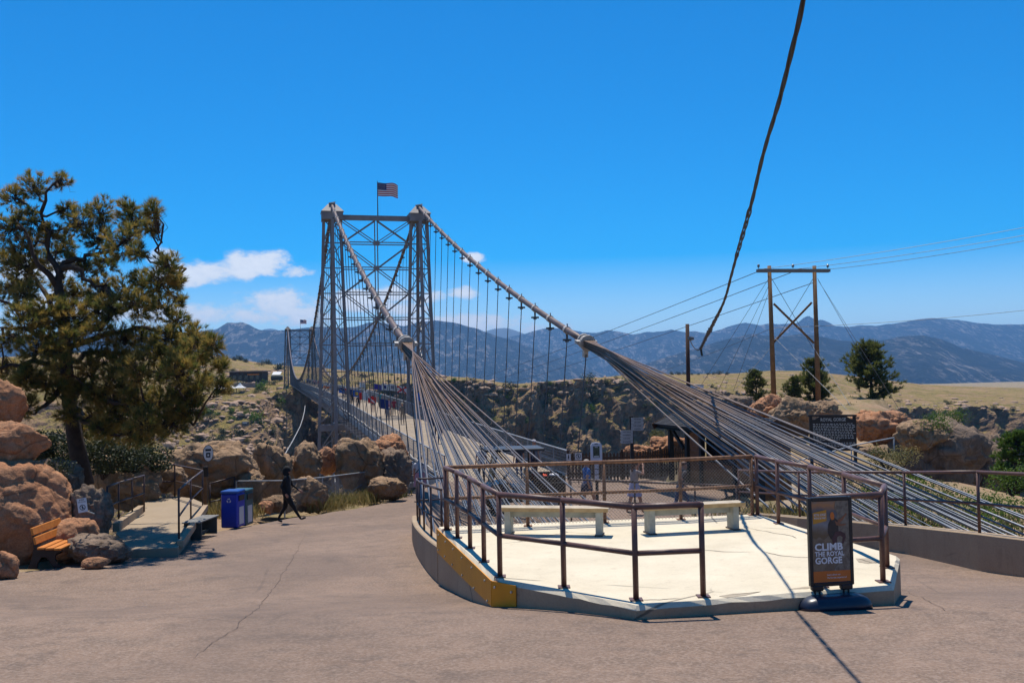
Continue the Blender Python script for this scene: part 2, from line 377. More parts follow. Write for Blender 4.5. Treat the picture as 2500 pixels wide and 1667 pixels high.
n = NT('canyon_slope')
nrm = n.t.nodes.new('ShaderNodeNewGeometry').outputs['True Normal']; sp = n.new('ShaderNodeSeparateXYZ', Vector=nrm).outputs[2]
a = n.noise(.012, 5); b_ = n.noise(.07, 7, .7); f = n.noise(.42, 7, .75); g2 = n.noise(1.4, 4, .7)
grass = n.mix(n.ramp(a, .4, .6), (.28, .215, .065), (.35, .265, .09)); grass = n.mix(n.ramp(f, .5, .6, 0, .85), grass, (.1, .09, .03)); grass = n.mix(n.ramp(b_, .47, .6, 0, .9), grass, (.44, .27, .16))
rock = n.mix(n.ramp(b_, .35, .65), (.30, .19, .12), (.45, .29, .19)); rock = n.mix(n.ramp(f, .42, .66, 0, .85), rock, (.1, .08, .062)); rock = n.mix(n.ramp(g2, .5, .72, 0, .5), rock, (.2, .17, .075))
c = n.mix(n.ramp(n.math('ADD', sp, n.math('MULTIPLY', n.math('SUBTRACT', f, .5), .9)), .62, .85), rock, grass)
n.base(c, .95, .12); n.bump(n.math('ADD', n.math('MULTIPLY', f, 1.0), n.math('MULTIPLY', g2, .4)), 1.0, 2.2); M_FAR = n.m

n = NT('forested_mountain')
mv = n.map(n.pos, (1, .25, .7)); f = n.noise(.024, 6, .75, vec=mv); g2 = n.noise(.0024, 5, .6, vec=mv); h2 = n.noise(.045, 3, .7, vec=mv)
c = n.mix(n.ramp(g2, .4, .62), (.016, .021, .02), (.03, .034, .03)); c = n.mix(n.math('MULTIPLY', n.ramp(f, .52, .57), n.ramp(g2, .38, .56)), c, (.24, .21, .19)); c = n.mix(n.ramp(h2, .55, .65, 0, .7), c, (.008, .011, .010))
n.base(c, .97, .05); n.bump(n.math('ADD', f, n.math('MULTIPLY', n.noise(.004, 6, .65), 3.0)), 1.0, 60); M_MTN = n.m
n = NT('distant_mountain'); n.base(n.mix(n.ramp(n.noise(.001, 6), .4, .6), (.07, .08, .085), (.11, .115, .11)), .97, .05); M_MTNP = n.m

# ---- pavement (plaza and approach): follows the falling ground
XL = [(-18, -32), (17.5, -30), (18.5, -11.5), (20, -9.7), (22, -9.1), (26, -8.6), (28.5, -8.0), (31, -7.2), (33, -5.9), (35, -4.9), (38, -4.1), (43, -3.6), (44.5, -3.2)]
XR = [(-18, 32), (14, 32), (15.5, 14), (17.4, 9.4), (19.9, 8.0), (23.4, 6.95), (26, 6.3), (33, 6.6), (37, 8.6), (44.5, 5.4)]
mb = MB(); rows = [(-18 + i) for i in range(26)] + [8 + .35 * i for i in range(105)]
rows = [y for y in rows if y <= 44.3] + [44.4]
NC = 70; k = 0
for y in rows:
    x0, x1 = interp(XL, y), interp(XR, y)
    for j in range(NC + 1):
        x = x0 + (x1 - x0) * j / NC
        if j in (0, NC) and y > 17: x += .18 * noise.noise(Vector((y * 1.3, j, 0)))
        mb.v.append(Vector((x, y, gz(y) + .012 * noise.noise(Vector((x * .5, y * .5, 3))))))
for i in range(len(rows) - 1):
    for j in range(NC):
        a = i * (NC + 1) + j; mb.f.append([a, a + 1, a + NC + 2, a + NC + 1]); mb.mi.append(0)
mb.build('pavement', MATS['asphalt'], smooth_=True, kind='structure')

# ---- near side of the gorge
def zn(X, Y):
    s, t = to_st(X, Y)
    zb = gz(min(Y, 44))
    zl = zb - .1 - max(0, interp(XL, Y) - X - 3.0) * (.16 if Y > 23 else 0)
    zl -= max(0, s + 57) * .62 + max(0, s + 4) * 3.2
    zr = zb - .1 + 2.3 * sst(Y, 52, 82) - max(0, s + 6 + 9 * noise.noise(Vector((t * .05, 2, 0)))) * 3.2
    zr -= 4.6 * exp(-((X - 15.5) / 4.6) ** 2 - ((Y - 33) / 9.5) ** 2) + .28 * max(0, X - 19) * sst(Y, 15, 30) * (1 - sst(Y, 44, 60)) + .5 * max(0, X - 32) * sst(Y, 15, 30)
    if Y > 43: zr -= 2.2 * max(0, .205 * Y + 1.5 * noise.noise(Vector((Y * .15, 7, 0))) - X) * sst(Y, 43, 48)
    if Y > 46: zr -= 2.2 * max(0, X - .385 * Y - 1.2 * noise.noise(Vector((Y * .2, 9, 0)))) * sst(Y, 46, 54)
    k = sst(t, 3.5, 9)
    z = zl * (1 - k) + zr * k
    inside = interp(XL, Y) - .8 < X < interp(XR, Y) + .8 and Y < 45
    if not inside: z += .35 * fbm(Vector((X * .22, Y * .22, 1)), 5) * min(1, max(0, (Y - 17) / 4)) + max(0, -z - 4) * .22 * fbm(Vector((X * .12, Y * .12, z * .1)), 5)
    else: z -= .05
    return max(z, -135)
mb = MB(); xs = [-75 + 1.0 * i for i in range(151)]; ys = [-18, -10, 0, 8] + [12 + .75 * i for i in range(158)]
for y in ys:
    for x in xs: mb.v.append(Vector((x, y, zn(x, y))))
w = len(xs)
for i in range(len(ys) - 1):
    for j in range(w - 1):
        a = i * w + j; mb.f.append([a, a + 1, a + w + 1, a + w]); mb.mi.append(0)
mb.build('near_rim_ground', M_DIRT, smooth_=True, kind='structure')

# ---- far side of the gorge: floor, cliffs, benches and the golden hills, one sheet to the mountains
CREST = [(-900, 880), (0, 872), (250, 858), (480, 860), (560, 874), (640, 886), (700, 893), (780, 897), (840, 904), (960, 911), (1100, 919), (1160, 923), (1220, 933), (1260, 937), (1300, 934), (1420, 924), (1460, 922), (1525, 916), (1600, 913), (1700, 913), (1800, 911), (1875, 905), (1960, 905), (2050, 914), (2150, 926), (2250, 938), (2350, 943), (2500, 947), (3400, 952)]
RIM = [(-900, 1010), (0, 995), (400, 985), (560, 990), (660, 975), (700, 955), (760, 948), (830, 953), (900, 950), (1000, 938), (1100, 929), (1165, 930), (1230, 943), (1300, 939), (1400, 931), (1500, 924), (1560, 930), (1640, 945), (1800, 962), (1900, 972), (2080, 985), (2200, 998), (2300, 998), (2370, 993), (2500, 1003), (3400, 1010)]
def ywz(px, py, Y):
    return CZ + ray(px, py)[1] * Y
mb = MB(); NCOL = 600; prof_len = None
for i in range(NCOL + 1):
    px = -500 + 3500 * i / NCOL
    a = ray(px, 930)[0]
    q = BN + BA * 258; t = (a * q.y - q.x) / (BU.x - a * BU.y); Yr = q.y + t * BU.y
    left = 1 - sst(px, 600, 760)
    Yr *= 1 + .045 * fbm(Vector((px * .0045, 5.1, 0)), 4) - .05 * left
    yc, yr = smooth(CREST, px), smooth(RIM, px)
    zr, Yc = ywz(px, yr, Yr), Yr * (1.62 + .15 * sin(px * .003))
    zc = ywz(px, yc, Yc)
    P = []
    P.append((Yr * .40, -132, 0)); P.append((Yr * .52, -128 + left * 8, .5))
    NCL = 110
    for k in range(NCL + 1):                              # cliff, foot to rim
        v = k / NCL
        v0 = v; v = v ** .55
        zcl = (zr - 112) + 112 * v; Ycl = Yr - 46 * (1 - v) ** .85 - 9 * sin(v * 7 + px * .004) * (1 - v) * v * 4 * .4
        v = v0; zsl = (zr - 40) + 40 * v ** 1.25; Ysl = Yr * (.60 + .40 * v)
        P.append((Ycl * (1 - left) + Ysl * left, zcl * (1 - left) + zsl * left, 1 - .35 * left))
    for k in range(1, 41):                                # rim to crest
        v = k / 40
        bow = sin(v * pi) * (-.06 if px > 1500 else .0) * abs(zc - zr)
        P.append((Yr + (Yc - Yr) * v ** 1.25, zr + (zc - zr) * (v ** .85) + bow, .5 * (1 - v) ** .6))
    for Yb, dz in ((1.15, -4), (1.6, -22), (3.5, -45), (15, -60), (24, -60)): P.append((Yc * Yb, zc + dz if Yb < 3 else dz - 10, .0))
    prof_len = len(P)
    for r, (Y, z, am) in enumerate(P):
        X = a * Y; p = Vector((X, Y, z))
        if am > 0:
            cl = 1 if (am > .6 and r > 2) else .0
            d1 = noise.ridged_multi_fractal(Vector((X * .022, Y * .022, z * .009)), .9, 2.1, 5, 1.0, 2.0) - 1.0
            d2 = fbm(Vector((X * .07, Y * .07, z * .05)), 5); d3 = fbm(Vector((X * .2, Y * .2, z * .2)), 4)
            vd = noise.voronoi(Vector((X * .11, Y * .11, z * .035 + .3 * d2)))[0]; d4 = (vd[1] - vd[0]) if cl else 0; vd = noise.voronoi(Vector((X * .33, Y * .33, z * .14)))[0]; d5 = vd[1] - vd[0]
            kk = am * (1 if cl else .5)
            if cl: Y -= kk * (11 * d1 * (1 - left) + 6.5 * d2 * (1 - .5 * left) + 2.2 * d3 + (5.0 * d4 + 1.8 * d5) * (1 - .7 * left)) * min(1, 1.2 - (r - 2) / NCL * .6); X += kk * 2.2 * d2
            z += kk * (1.2 * d2 + (1.5 if cl else 1.1) * d3 + (1.6 * max(0, d5 - .25) * left if cl else 0)) * (1 if r > 4 else 0)
        elif r > prof_len - 6: pass
        mb.v.append(Vector((X, Y, z)))
for i in range(NCOL):
    for r in range(prof_len - 1):
        a = i * prof_len + r; mb.f.append([a, a + prof_len, a + prof_len + 1, a + 1]); mb.mi.append(0)
far_terrain = mb.build('far_rim_terrain', M_FAR, smooth_=False, kind='structure')
FT = far_terrain.data; FTP = prof_len
def far_pt(px, r):
    """vertex of the far sheet in column px, row r"""
    i = round((px + 500) / 3500 * NCOL); return FT.vertices[i * FTP + r].co.copy()
def far_on(px, py, rmin=3, rmax=None):
    """first place where the pixel ray meets the far sheet"""
    i = round((px + 500) / 3500 * NCOL); a, b = ray(px, py)
    for r in range(rmin, (rmax or FTP - 3)):
        co = FT.vertices[i * FTP + r].co
        if co.z >= CZ + b * co.y: return Vector((a * co.y, co.y, co.z))
    return FT.vertices[i * FTP + FTP - 7].co.copy()

# ---- mountains
def ridge(name, sil, D0, D1, seed, m, px0, px1, step=7, amp=1.0, rows=34):
    mb = MB(); cols = []
    px = px0
    while px <= px1:
        py = smooth(sil, px) + 1.6 * noise.noise(Vector((px * .045, seed, 0))) + .8 * noise.noise(Vector((px * .16, seed, 4)))
        a, b = ray(px, py); zc = CZ + b * D1; cl = []
        for r in range(rows + 1):
            v = r / rows; Y = D0 + (D1 - D0) * v; X = a * Y
            z = -90 + (zc + 90) * (v ** 1.0)
            d = noise.ridged_multi_fractal(Vector((X / 1300 + seed, Y / 1800, seed)), 1.0, 2.1, 6, 1.0, 2.0) - 1.1
            w_ = 4 * v * (1 - v)
            cl.append(Vector((X, Y, z + amp * d * 105 * w_ * min(1, (zc + 90) / 400))))
        cl.append(Vector((a * D1 * 1.12, D1 * 1.12, zc * .45))); cols.append(cl); px += step
    n_ = rows + 2
    for cl in cols: mb.v += cl
    for i in range(len(cols) - 1):
        for r in range(n_ - 1):
            q = i * n_ + r; mb.f.append([q, q + n_, q + n_ + 1, q + 1]); mb.mi.append(0)
    return mb.build(name, m, smooth_=True, kind='structure')
SIL_A = [(-700, 830), (-300, 800), (0, 820), (250, 812), (400, 815), (495, 808), (523, 808), (533, 801), (550, 790), (564, 786), (576, 788), (589, 786), (605, 791), (625, 802), (640, 806), (686, 807), (737, 801), (782, 798), (842, 800), (870, 797), (899, 788), (915, 787), (947, 790), (985, 796), (1023, 786), (1058, 782), (1085, 784), (1110, 788), (1163, 802), (1212, 820), (1255, 831), (1301, 851), (1360, 872), (1430, 895), (1500, 925), (1600, 950)]
SIL_B = [(1100, 850), (1237, 824), (1281, 815), (1316, 805), (1344, 800), (1395, 805), (1423, 811), (1454, 813), (1485, 806), (1510, 809), (1546, 817), (1574, 810), (1615, 810), (1638, 804), (1669, 810), (1694, 808), (1722, 813), (1758, 805), (1784, 795), (1817, 787), (1855, 794), (1875, 790), (1919, 791), (1945, 789), (1957, 780), (1966, 774), (1975, 771), (1983, 776), (1995, 782), (2006, 780), (2029, 789), (2039, 796), (2072, 798), (2097, 794), (2136, 795), (2174, 791), (2200, 787), (2240, 780), (2275, 776), (2339, 781), (2380, 788), (2424, 792), (2498, 792), (2700, 800), (3200, 810)]
SIL_C = [(1420, 945), (1500, 915), (1600, 880), (1700, 850), (1760, 832), (1830, 815), (1900, 822), (1960, 814), (2040, 830), (2130, 835), (2200, 822), (2254, 818), (2300, 828), (2352, 850), (2430, 868), (2500, 885), (2700, 900), (3200, 930)]
ridge('mountain', SIL_A, 4800, 6200, 3.7, M_MTN, -700, 1600)
ridge('mountain', SIL_B, 6900, 8600, 9.1, M_MTN, 1100, 3200, amp=1.2)
ridge('mountain', SIL_C, 3900, 5000, 5.5, M_MTN, 1420, 3200)
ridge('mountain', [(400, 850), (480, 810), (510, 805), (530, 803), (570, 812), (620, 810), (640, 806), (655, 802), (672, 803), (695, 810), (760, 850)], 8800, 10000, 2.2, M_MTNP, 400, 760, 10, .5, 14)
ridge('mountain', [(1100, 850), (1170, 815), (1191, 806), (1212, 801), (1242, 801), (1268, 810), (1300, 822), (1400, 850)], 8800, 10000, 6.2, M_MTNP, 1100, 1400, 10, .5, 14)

# ---- the air itself
hz = bpy.data.materials.new('haze'); hz.use_nodes = True; hz.node_tree.nodes.clear()
ho = hz.node_tree.nodes.new('ShaderNodeOutputMaterial'); hv = hz.node_tree.nodes.new('ShaderNodeVolumePrincipled')
hv.inputs['Color'].default_value = (.24, .54, 1.0, 1); hv.inputs['Density'].default_value = 8.5e-5; hv.inputs['Anisotropy'].default_value = .2
hz.node_tree.links.new(hv.outputs[0], ho.inputs['Volume'])
MB().box((0, 5000, 235), (30000, 17000, 750)).build('haze', hz, loc=(0, 5000, 235), label='thin blue haze over the far mountains', cat='haze', kind='stuff')
# ================================================================== SUSPENSION BRIDGE
M_STEEL = mat('painted_steel', (.215, .205, .22), (.155, .145, .155), rough=.55, scale=1.2, spec=.4)
M_STEEL2 = mat('far_steel', (.10, .10, .105), (.075, .075, .08), rough=.6, scale=.6)
n = NT('wrapped_cable'); c = n.mix(n.ramp(n.noise(1.1, 6, .7), .35, .65), (.09, .06, .052), (.15, .108, .095)); n.base(c, .55, .4); n.b.inputs['Metallic'].default_value = .2; n.bump(n.noise(25, 3), .3, .02); M_CABLE = n.m
M_CLAMP = mat('galvanised_clamp', (.5, .47, .43), (.3, .27, .24), rough=.5, scale=6)
n = NT('galvanised_strand'); zz = n.new('ShaderNodeSeparateXYZ', Vector=n.pos).outputs[2]; nz = n.noise(.35, 4, .7)
c = n.mix(n.ramp(nz, .4, .62), (.07, .088, .115), (.17, .19, .22)); rust = n.mix(n.ramp(n.noise(2.5, 4), .3, .7), (.14, .08, .045), (.25, .16, .1))
c = n.mix(n.ramp(n.math('ADD', zz, n.math('MULTIPLY', n.math('SUBTRACT', nz, .5), 9.0)), -.6, 2.6), c, rust)
n.base(c, .42, .5); n.b.inputs['Metallic'].default_value = .35; n.bump(n.noise(18, 3), .25, .01); M_STRAND = n.m
M_DARKSTEEL = mat('hanger_rope', (.075, .08, .09), (.05, .052, .06), rough=.5)
M_PLANK = mat('weathered_plank', (.35, .275, .19), (.23, .175, .12), rough=.85, scale=3.0, bump=.4)
M_RAILW = mat('railing_steel', (.30, .315, .34), (.2, .205, .22), rough=.45, scale=2)
M_GIRD = mat('girder_steel', (.25, .25, .265), (.17, .165, .17), rough=.6, scale=1.5)
ZD = [(-56, -2.12), (-40, -1.78), (-20, -1.32), (0, -.85), (38, -.08), (168, 1.24), (268, 2.3), (320, 2.6)]
def zd(s): return (interp(ZD, s - 8) + 2 * interp(ZD, s) + interp(ZD, s + 8)) / 4
bridge = empty('suspension_bridge', B(0, 0, -2), 'grey steel suspension bridge with two lattice towers and plank deck', 'bridge')
TW = 4.39
# ---- deck
mb = MB()
S0, S1 = -54.5, 292.0
seg = [S0 + i * 4 for i in range(int((S1 - S0) / 4) + 1)]
for side in (-1, 1):
    for t, hh, ww in ((2.95, .55, .16), (1.2, .4, .14)):
        for a, b in zip(seg, seg[1:]): mb.bar(B(a, side * t, zd(a) - .36), B(b, side * t, zd(b) - .36), ww, hh)
deck = mb.build('deck', M_GIRD, bridge)
for i in range(112):
    s = -53 + i * 3.05
    if abs(s) < 1 or abs(s - SPAN) < 1: continue
    MB().bar(B(s, -3.9, zd(s) - .62), B(s, 3.9, zd(s) - .62), .16, .24).build('floor_beam', M_GIRD, deck)
pl = MB().box((0, 0, 0), (5.6, .262, .07), bev=.008).mesh('plank', M_PLANK)
for i in range(300):
    s = S0 + .14 + i * .28
    o = link('plank', pl, deck); o.location = B(s, random.uniform(-.03, .03), zd(s) - .045 + random.uniform(-.005, .005)) - ORG[deck]
    o.rotation_euler = (math.atan((zd(s + .5) - zd(s - .5))), 0, TH + random.uniform(-.004, .004))
mb = MB(); s = S0 + .14 + 300 * .28
while s < S1:
    mb.bar(B(s, -2.8, zd(s) - .045), B(s, 2.8, zd(s) - .045), .5, .07); s += .52
tag(mb.build('far_planking', M_PLANK, deck), kind='stuff')
# ---- railings: posts, three rails and a wire screen
for side in (-1, 1):
    mb = MB(); t = side * 2.92
    for h, r in ((1.18, .042), (.55, .016), (.08, .025)):
        mb.tube([B(a, t, zd(a) + h) for a in seg], r, 5)
    rail = mb.build('railing', M_RAILW, bridge)
    s = S0
    while s < S1: MB().bar(B(s, t, zd(s) - .3), B(s, t, zd(s) + 1.2), .06).build('railing_post', M_RAILW, rail); s += 2.44
    mb = MB(); s = S0; w = .0065
    while s < 150:
        q = .17 if s < 40 else .34; ww = .011 if s < 40 else .02
        mb.bar(B(s, t, zd(s) + .06), B(s, t, zd(s) + 1.16), ww); s += q
    for k in range(1, 8): 
        sg = [a for a in seg if a < 150]; mb.tube([B(a, t, zd(a) + .06 + .14 * k) for a in sg], .007, 3)
    tag(mb.build('wire_screen', M_RAILW, rail), kind='stuff')
    # bright water pipe slung along the outside of the girder
    if side < 0: MB().tube([B(S0 + i * 1.0, -3.05, zd(S0 + i) + .28 + .05 * sin(i * 1.9) + .04 * sin(i * .7)) for i in range(150)], .035, 5).build('conduit', M_CLAMP, rail)

# ---- towers
def tower(s0, ztop, levels, zbot, m, deckz):
    def half(z): return .78 + (ztop - z) * .031          # half width of a leg cluster
    def ln(z): return .75 + (ztop - z) * .085            # half spread along the bridge
    mb = MB(); th_ = 1.0 if s0 < 10 else 1.5
    zb = levels[0]
    mb.bar(B(s0, -TW + .7, zb), B(s0, TW - .7, zb), .3, .5)
    tw = mb.build('tower', m, bridge)
    for side in (-1, 1):
        mb = MB(); c = side * TW
        hw = half(zb)
        for (z0, z1, w0, w1) in ((zb - .35, zb + .45, hw + .22, hw + .22), (zb + .451, zb + 1.25, hw + .3, .42)):
            vs = [B(s0 + b * w0, c + a * w0, z0) for a, b in ((-1, -1), (1, -1), (1, 1), (-1, 1))] + [B(s0 + b * w1, c + a * w1, z1) for a, b in ((-1, -1), (1, -1), (1, 1), (-1, 1))]
            mb.add(vs, [(3, 2, 1, 0), (4, 5, 6, 7), (0, 1, 5, 4), (1, 2, 6, 5), (2, 3, 7, 6), (3, 0, 4, 7)])
        mb.build('saddle_cap', m, tw)
        mb = MB(); mb.bar(B(s0 - .55, c, zb + 1.34), B(s0 + .55, c, zb + 1.34), .62, .1); mb.bar(B(s0 - .5, c + .3, zb + 1.46), B(s0 + .4, c - .25, zb + 1.5), .12, .06)
        mb.build('saddle_plate', M_CLAMP, tw)
        # posts of the leg
        for (a, b) in ((-1, 0), (1, 0), (0, -1), (0, 1)):
            mb = MB(); zz = [zb - .2] + [z for z in levels[1:]] + [zbot]
            for z0, z1 in zip(zz, zz[1:]):
                mb.bar(B(s0 + b * ln(z0), c + a * half(z0), z0), B(s0 + b * ln(z1), c + a * half(z1), z1 - .02), .30 * th_, .30 * th_, up=BA)
            mb.build('post', m, tw)
        zl = [z for z in levels] + [levels[-1] - 2.6 * k for k in range(1, 40) if levels[-1] - 2.6 * k > zbot + 1]
        for z0, z1 in zip(zl, zl[1:]):
            mb = MB()
            mb.bar(B(s0, c - half(z1), z1), B(s0, c + half(z1), z1), .13, .1, ext=.1); mb.bar(B(s0 - ln(z1), c, z1 + .12), B(s0 + ln(z1), c, z1 + .12), .1, .1)
            if z1 == levels[-1]: mb.bar(B(s0 - .3, c - half(z1), z1 - .3), B(s0 - .3, c + half(z1), z1 - .3), .3, .62)
            for f0, f1 in ((1, -1), (-1, 1)):
                mb.bar(B(s0 - .12 * f0, c + f0 * half(z0), z0 - .15), B(s0 - .12 * f0, c + f1 * half(z1), z1 + .1), .11, .09)
                mb.bar(B(s0 + f0 * ln(z0), c + .1 * f0, z0 - .15), B(s0 + f1 * ln(z1), c + .1 * f0, z1 + .1), .09, .09)
                mb.bar(B(s0 - ln(z0), c, z0), B(s0, c + f0 * half(z1), z1), .07); 
            mb.build('leg_brace', m, tw)
    # portal bracing between the legs, twin angles
    def inner(z): return TW - half(z) - .05
    def strut(a, b, dz=.2, w=.085):
        m2 = MB(); m2.bar(a + Vector((0, 0, dz / 2)), b + Vector((0, 0, dz / 2)), w); m2.bar(a - Vector((0, 0, dz / 2)), b - Vector((0, 0, dz / 2)), w); return m2
    for z in levels[1:6]:
        strut(B(s0, -inner(z), z), B(s0, inner(z), z), .24, .1).build('strut', m, tw)
    m2 = MB()
    for dt in (-.14, .14): m2.bar(B(s0 + .05, dt, levels[0]), B(s0 + .05, dt, levels[4]), .1)
    m2.build('centre_post', m, tw)
    z0, z1 = levels[0] - .25, levels[1]
    for f in (-1, 1):
        strut(B(s0 - .13, f * inner(z0), z0), B(s0 - .13, f * .1, z1), .28).build('brace', m, tw)
        MB().bar(B(s0 + .16, f * .1, z0), B(s0 + .16, f * inner(z1), z1), .17).build('brace', m, tw)
    for k in (1, 3):
        za, zm, zb2 = levels[k], levels[k + 1], levels[k + 2]
        strut(B(s0 - .13, -inner(za), za), B(s0 - .13, inner(zb2), zb2), .3).build('brace', m, tw)
        MB().bar(B(s0 + .16, inner(za), za), B(s0 + .16, -inner(zb2), zb2), .17).build('brace', m, tw)
    for z in (levels[1], levels[2], levels[4]): MB().bar(B(s0 - .2, 0, z - .25), B(s0 - .2, 0, z + .25), .55, .02, up=BA).build('gusset', m, tw)
    return tw
LV = [19.0, 16.42, 13.88, 11.34, 8.78, 6.18, 3.5, 1.02, -1.75]
tower(0, 20.1, LV, -27, M_STEEL, -.85)
tower(SPAN, 22.65, [z + 2.55 for z in LV], -24, M_STEEL2, 2.3)
MB().box(B(SPAN + 9, 0, -32), (8.4, 14, 64), rz=TH).build('cliff_shadow_block', M_WALL, bridge)  # added block, stands in for the dark cliff in shadow under the far tower

# ---- main cables, hangers, collars and splayed strands
CSIDE = [(-53, 4.25), (-43.1, 6.6), (-32.8, 9.46), (-27.3, 11.15), (-17.5, 13.95), (0, 20.25)]
def zcable(s):
    if s <= 0:
        w = -s / 53.0; return 20.25 - (20.25 - 4.25) * w - 1.9 * 4 * w * (1 - w) * .42
    if s <= SPAN:
        u = s / SPAN; low = 3.1; L0, L1 = 20.25, 22.8
        return L0 * (1 - u) + L1 * u - (((L0 + L1) / 2) - low) * 4 * u * (1 - u)
    w = (s - SPAN) / 60; return 22.8 - 20 * w
ring = MB()
for side in (-1, 1):
    c = side * TW
    pts = [-53 + i * (53 / 26) for i in range(27)] + [SPAN * i / 90 for i in range(1, 91)] + [SPAN + 5 * i for i in range(1, 13)]
    cable = MB().tube([B(s, c, zcable(s)) for s in pts], .165, 10).build('main_cable', M_CABLE, bridge, smooth_=True)
    ss = [-53 + 3.05 * i for i in range(1, 17)] + [3.2 + 3.05 * i for i in range(86)]
    for s in ss:
        p = B(s, c, zcable(s)); d = (B(s + .3, c, zcable(s + .3)) - p).normalized(); q = p + Vector((0, 0, -.52)); 
        foot = B(s, side * 3.75, zd(s) - .55)
        if s < 40:
            mb = MB(); mb.tube([p - d * .13, p + d * .13], .205, 10); mb.bar(p + Vector((0, 0, .16)) - d * .1, p + Vector((0, 0, .34)) - d * .1, .07); mb.build('clamp', M_CLAMP, cable)
        if q.z - foot.z > .5:
            mb = MB(); mb.bar(p - Vector((0, 0, .15)), p - Vector((0, 0, .62)), .1); mb.bar(q - BU * .22, q + BU * .22, .1); mb.bar(q - BA * .2 - Vector((0, 0, .07)), q + BA * .2 - Vector((0, 0, .07)), .09)
            mb.tube([q, foot], .028 if s < 30 else .033, 5)
            mb.build('hanger', M_DARKSTEEL, cable)
    C0 = B(-53, c, 4.25); d = (B(-53, c, 4.25) - B(-51, c, zcable(-51))).normalized()
    mb = MB(); mb.tube([C0 - d * .28, C0 + d * .28], .3, 14); mb.tube([C0 - d * .32, C0 - d * .22], .36, 14); mb.tube([C0 + d * .22, C0 + d * .34], .4, 14)
    x, y = frame(d)
    mb.bar(C0 + x * .28, C0 + x * .52, .16, .4, up=d); mb.bar(C0 - x * .28, C0 - x * .52, .16, .4, up=d); mb.bar(C0 - y * .3, C0 - y * .75, .2, .3, up=d)
    mb.build('collar', M_CLAMP, cable)
    MB().tube([C0 - Vector((0, 0, .6)), B(-53, side * 3.7, zd(-53) - .55)], .03, 5).build('hanger', M_DARKSTEEL, cable)
    slopes = (.25, .275, .30, .325, .35) if side < 0 else (.205, .22, .236, .252, .27)
    rnd = random.Random(5 + side)
    for li, sl in enumerate(slopes):
        for k in range(11):
            tt = ((k - 5) / 5 * 2.35 if side < 0 else .45 + (k - 5) / 5 * 1.6) + rnd.uniform(-.2, .2) + (li % 2) * .22 - .1; sl2 = sl + rnd.uniform(-.012, .012)
            L = 23.0; zend = -2.2 if side < 0 else -2.9
            ds = (4.25 - zend) / sl2; tend = tt * ds / L
            a0 = C0 + x * (.045 * (k - 5)) + y * (.075 * (2 - li))
            e = B(-53 - ds, c + tend, zend)
            ptsS = [a0 - d * .2, a0 + d * .5] + [a0.lerp(e, f) + Vector((0, 0, -.10 * 4 * f * (1 - f))) for f in (.15, .3, .5, .7, .85, 1.0)]
            MB().tube(ptsS, .014 + .014 * rnd.random() ** 2 + (.008 if k % 3 == 0 else 0), 6).build('strand', M_STRAND, cable, smooth_=True)
    if side > 0:
        f = .80; e = B(-79, c + 2.0, -1.7); p = C0.lerp(e, f); v = (e - C0).normalized()
        MB().tube([p, p + v * .1, p + v * .55, p + v * .65], [.05, .13, .11, .04], 8).build('strand_socket', M_CLAMP, cable)
    else:
        p = onz(1218, 1107, -.2)
        
# ---- flags of the United States on the towers
M_RED = mat('flag_red', (.42, .02, .03), rough=.8, scale=3); M_WHITE = mat('flag_white', (.75, .72, .72), (.68, .65, .66), rough=.8, scale=3); M_BLUE = mat('flag_blue', (.02, .03, .13), rough=.8, scale=3)
def us_flag(p0, w, h, label, poleh):
    root = empty('national_flag', p0, label, 'flag', 'national flags on the bridge towers')
    MB().tube([p0, p0 + Vector((0, 0, poleh))], [.06, .035], 8).build('flagpole', M_STEEL2, root)
    top = p0 + Vector((0, 0, poleh - .15)); dr = Vector((.97, .24, 0)); nr = Vector((-.24, .97, 0))
    def fl(u, v):
        return top + dr * (w * u * (1 - .04 * u)) + nr * (.16 * w * u * sin(u * 7 + v * 1.2)) + Vector((0, 0, -h * v - .11 * h * u * u * (1 - v * .4) + .035 * h * sin(u * 9 + 1.5) * (u)))
    NU, NV = 26, 26; mb = MB(); mb.grid(fl, NU, NV); mb.mi = []
    for i in range(NU):
        for j in range(NV):
            st = j * 13 // NV; mb.mi.append(2 if (i / NU < .4 and st < 7) else (0 if st % 2 == 0 else 1))
    cl = mb.build('cloth', [M_RED, M_WHITE, M_BLUE], root, smooth_=True)
    mb = MB()
    for r in range(9):
        for q in range(6 if r % 2 == 0 else 5):
            u = .4 * ((q + (.5 if r % 2 == 0 else 1.0)) / 6) ; v = 7 / 13 * (r + .7) / 9.4; p = fl(u, v)
            for sg in (-1, 1):
                o = p + nr * .012 * sg; k = .017 * h
                mb.add([o + dr * k, o + Vector((0, 0, k)), o - dr * k, o - Vector((0, 0, k))], [(0, 1, 2, 3)])
    tag(mb.build('stars', M_WHITE, cl), kind='stuff')
us_flag(B(0, .2, 19.25), 2.2, 1.38, 'large national flag flying on the near bridge tower', 3.55)
us_flag(B(SPAN, .2, 21.8), 2.4, 1.5, 'small national flag flying on the far bridge tower', 3.9)
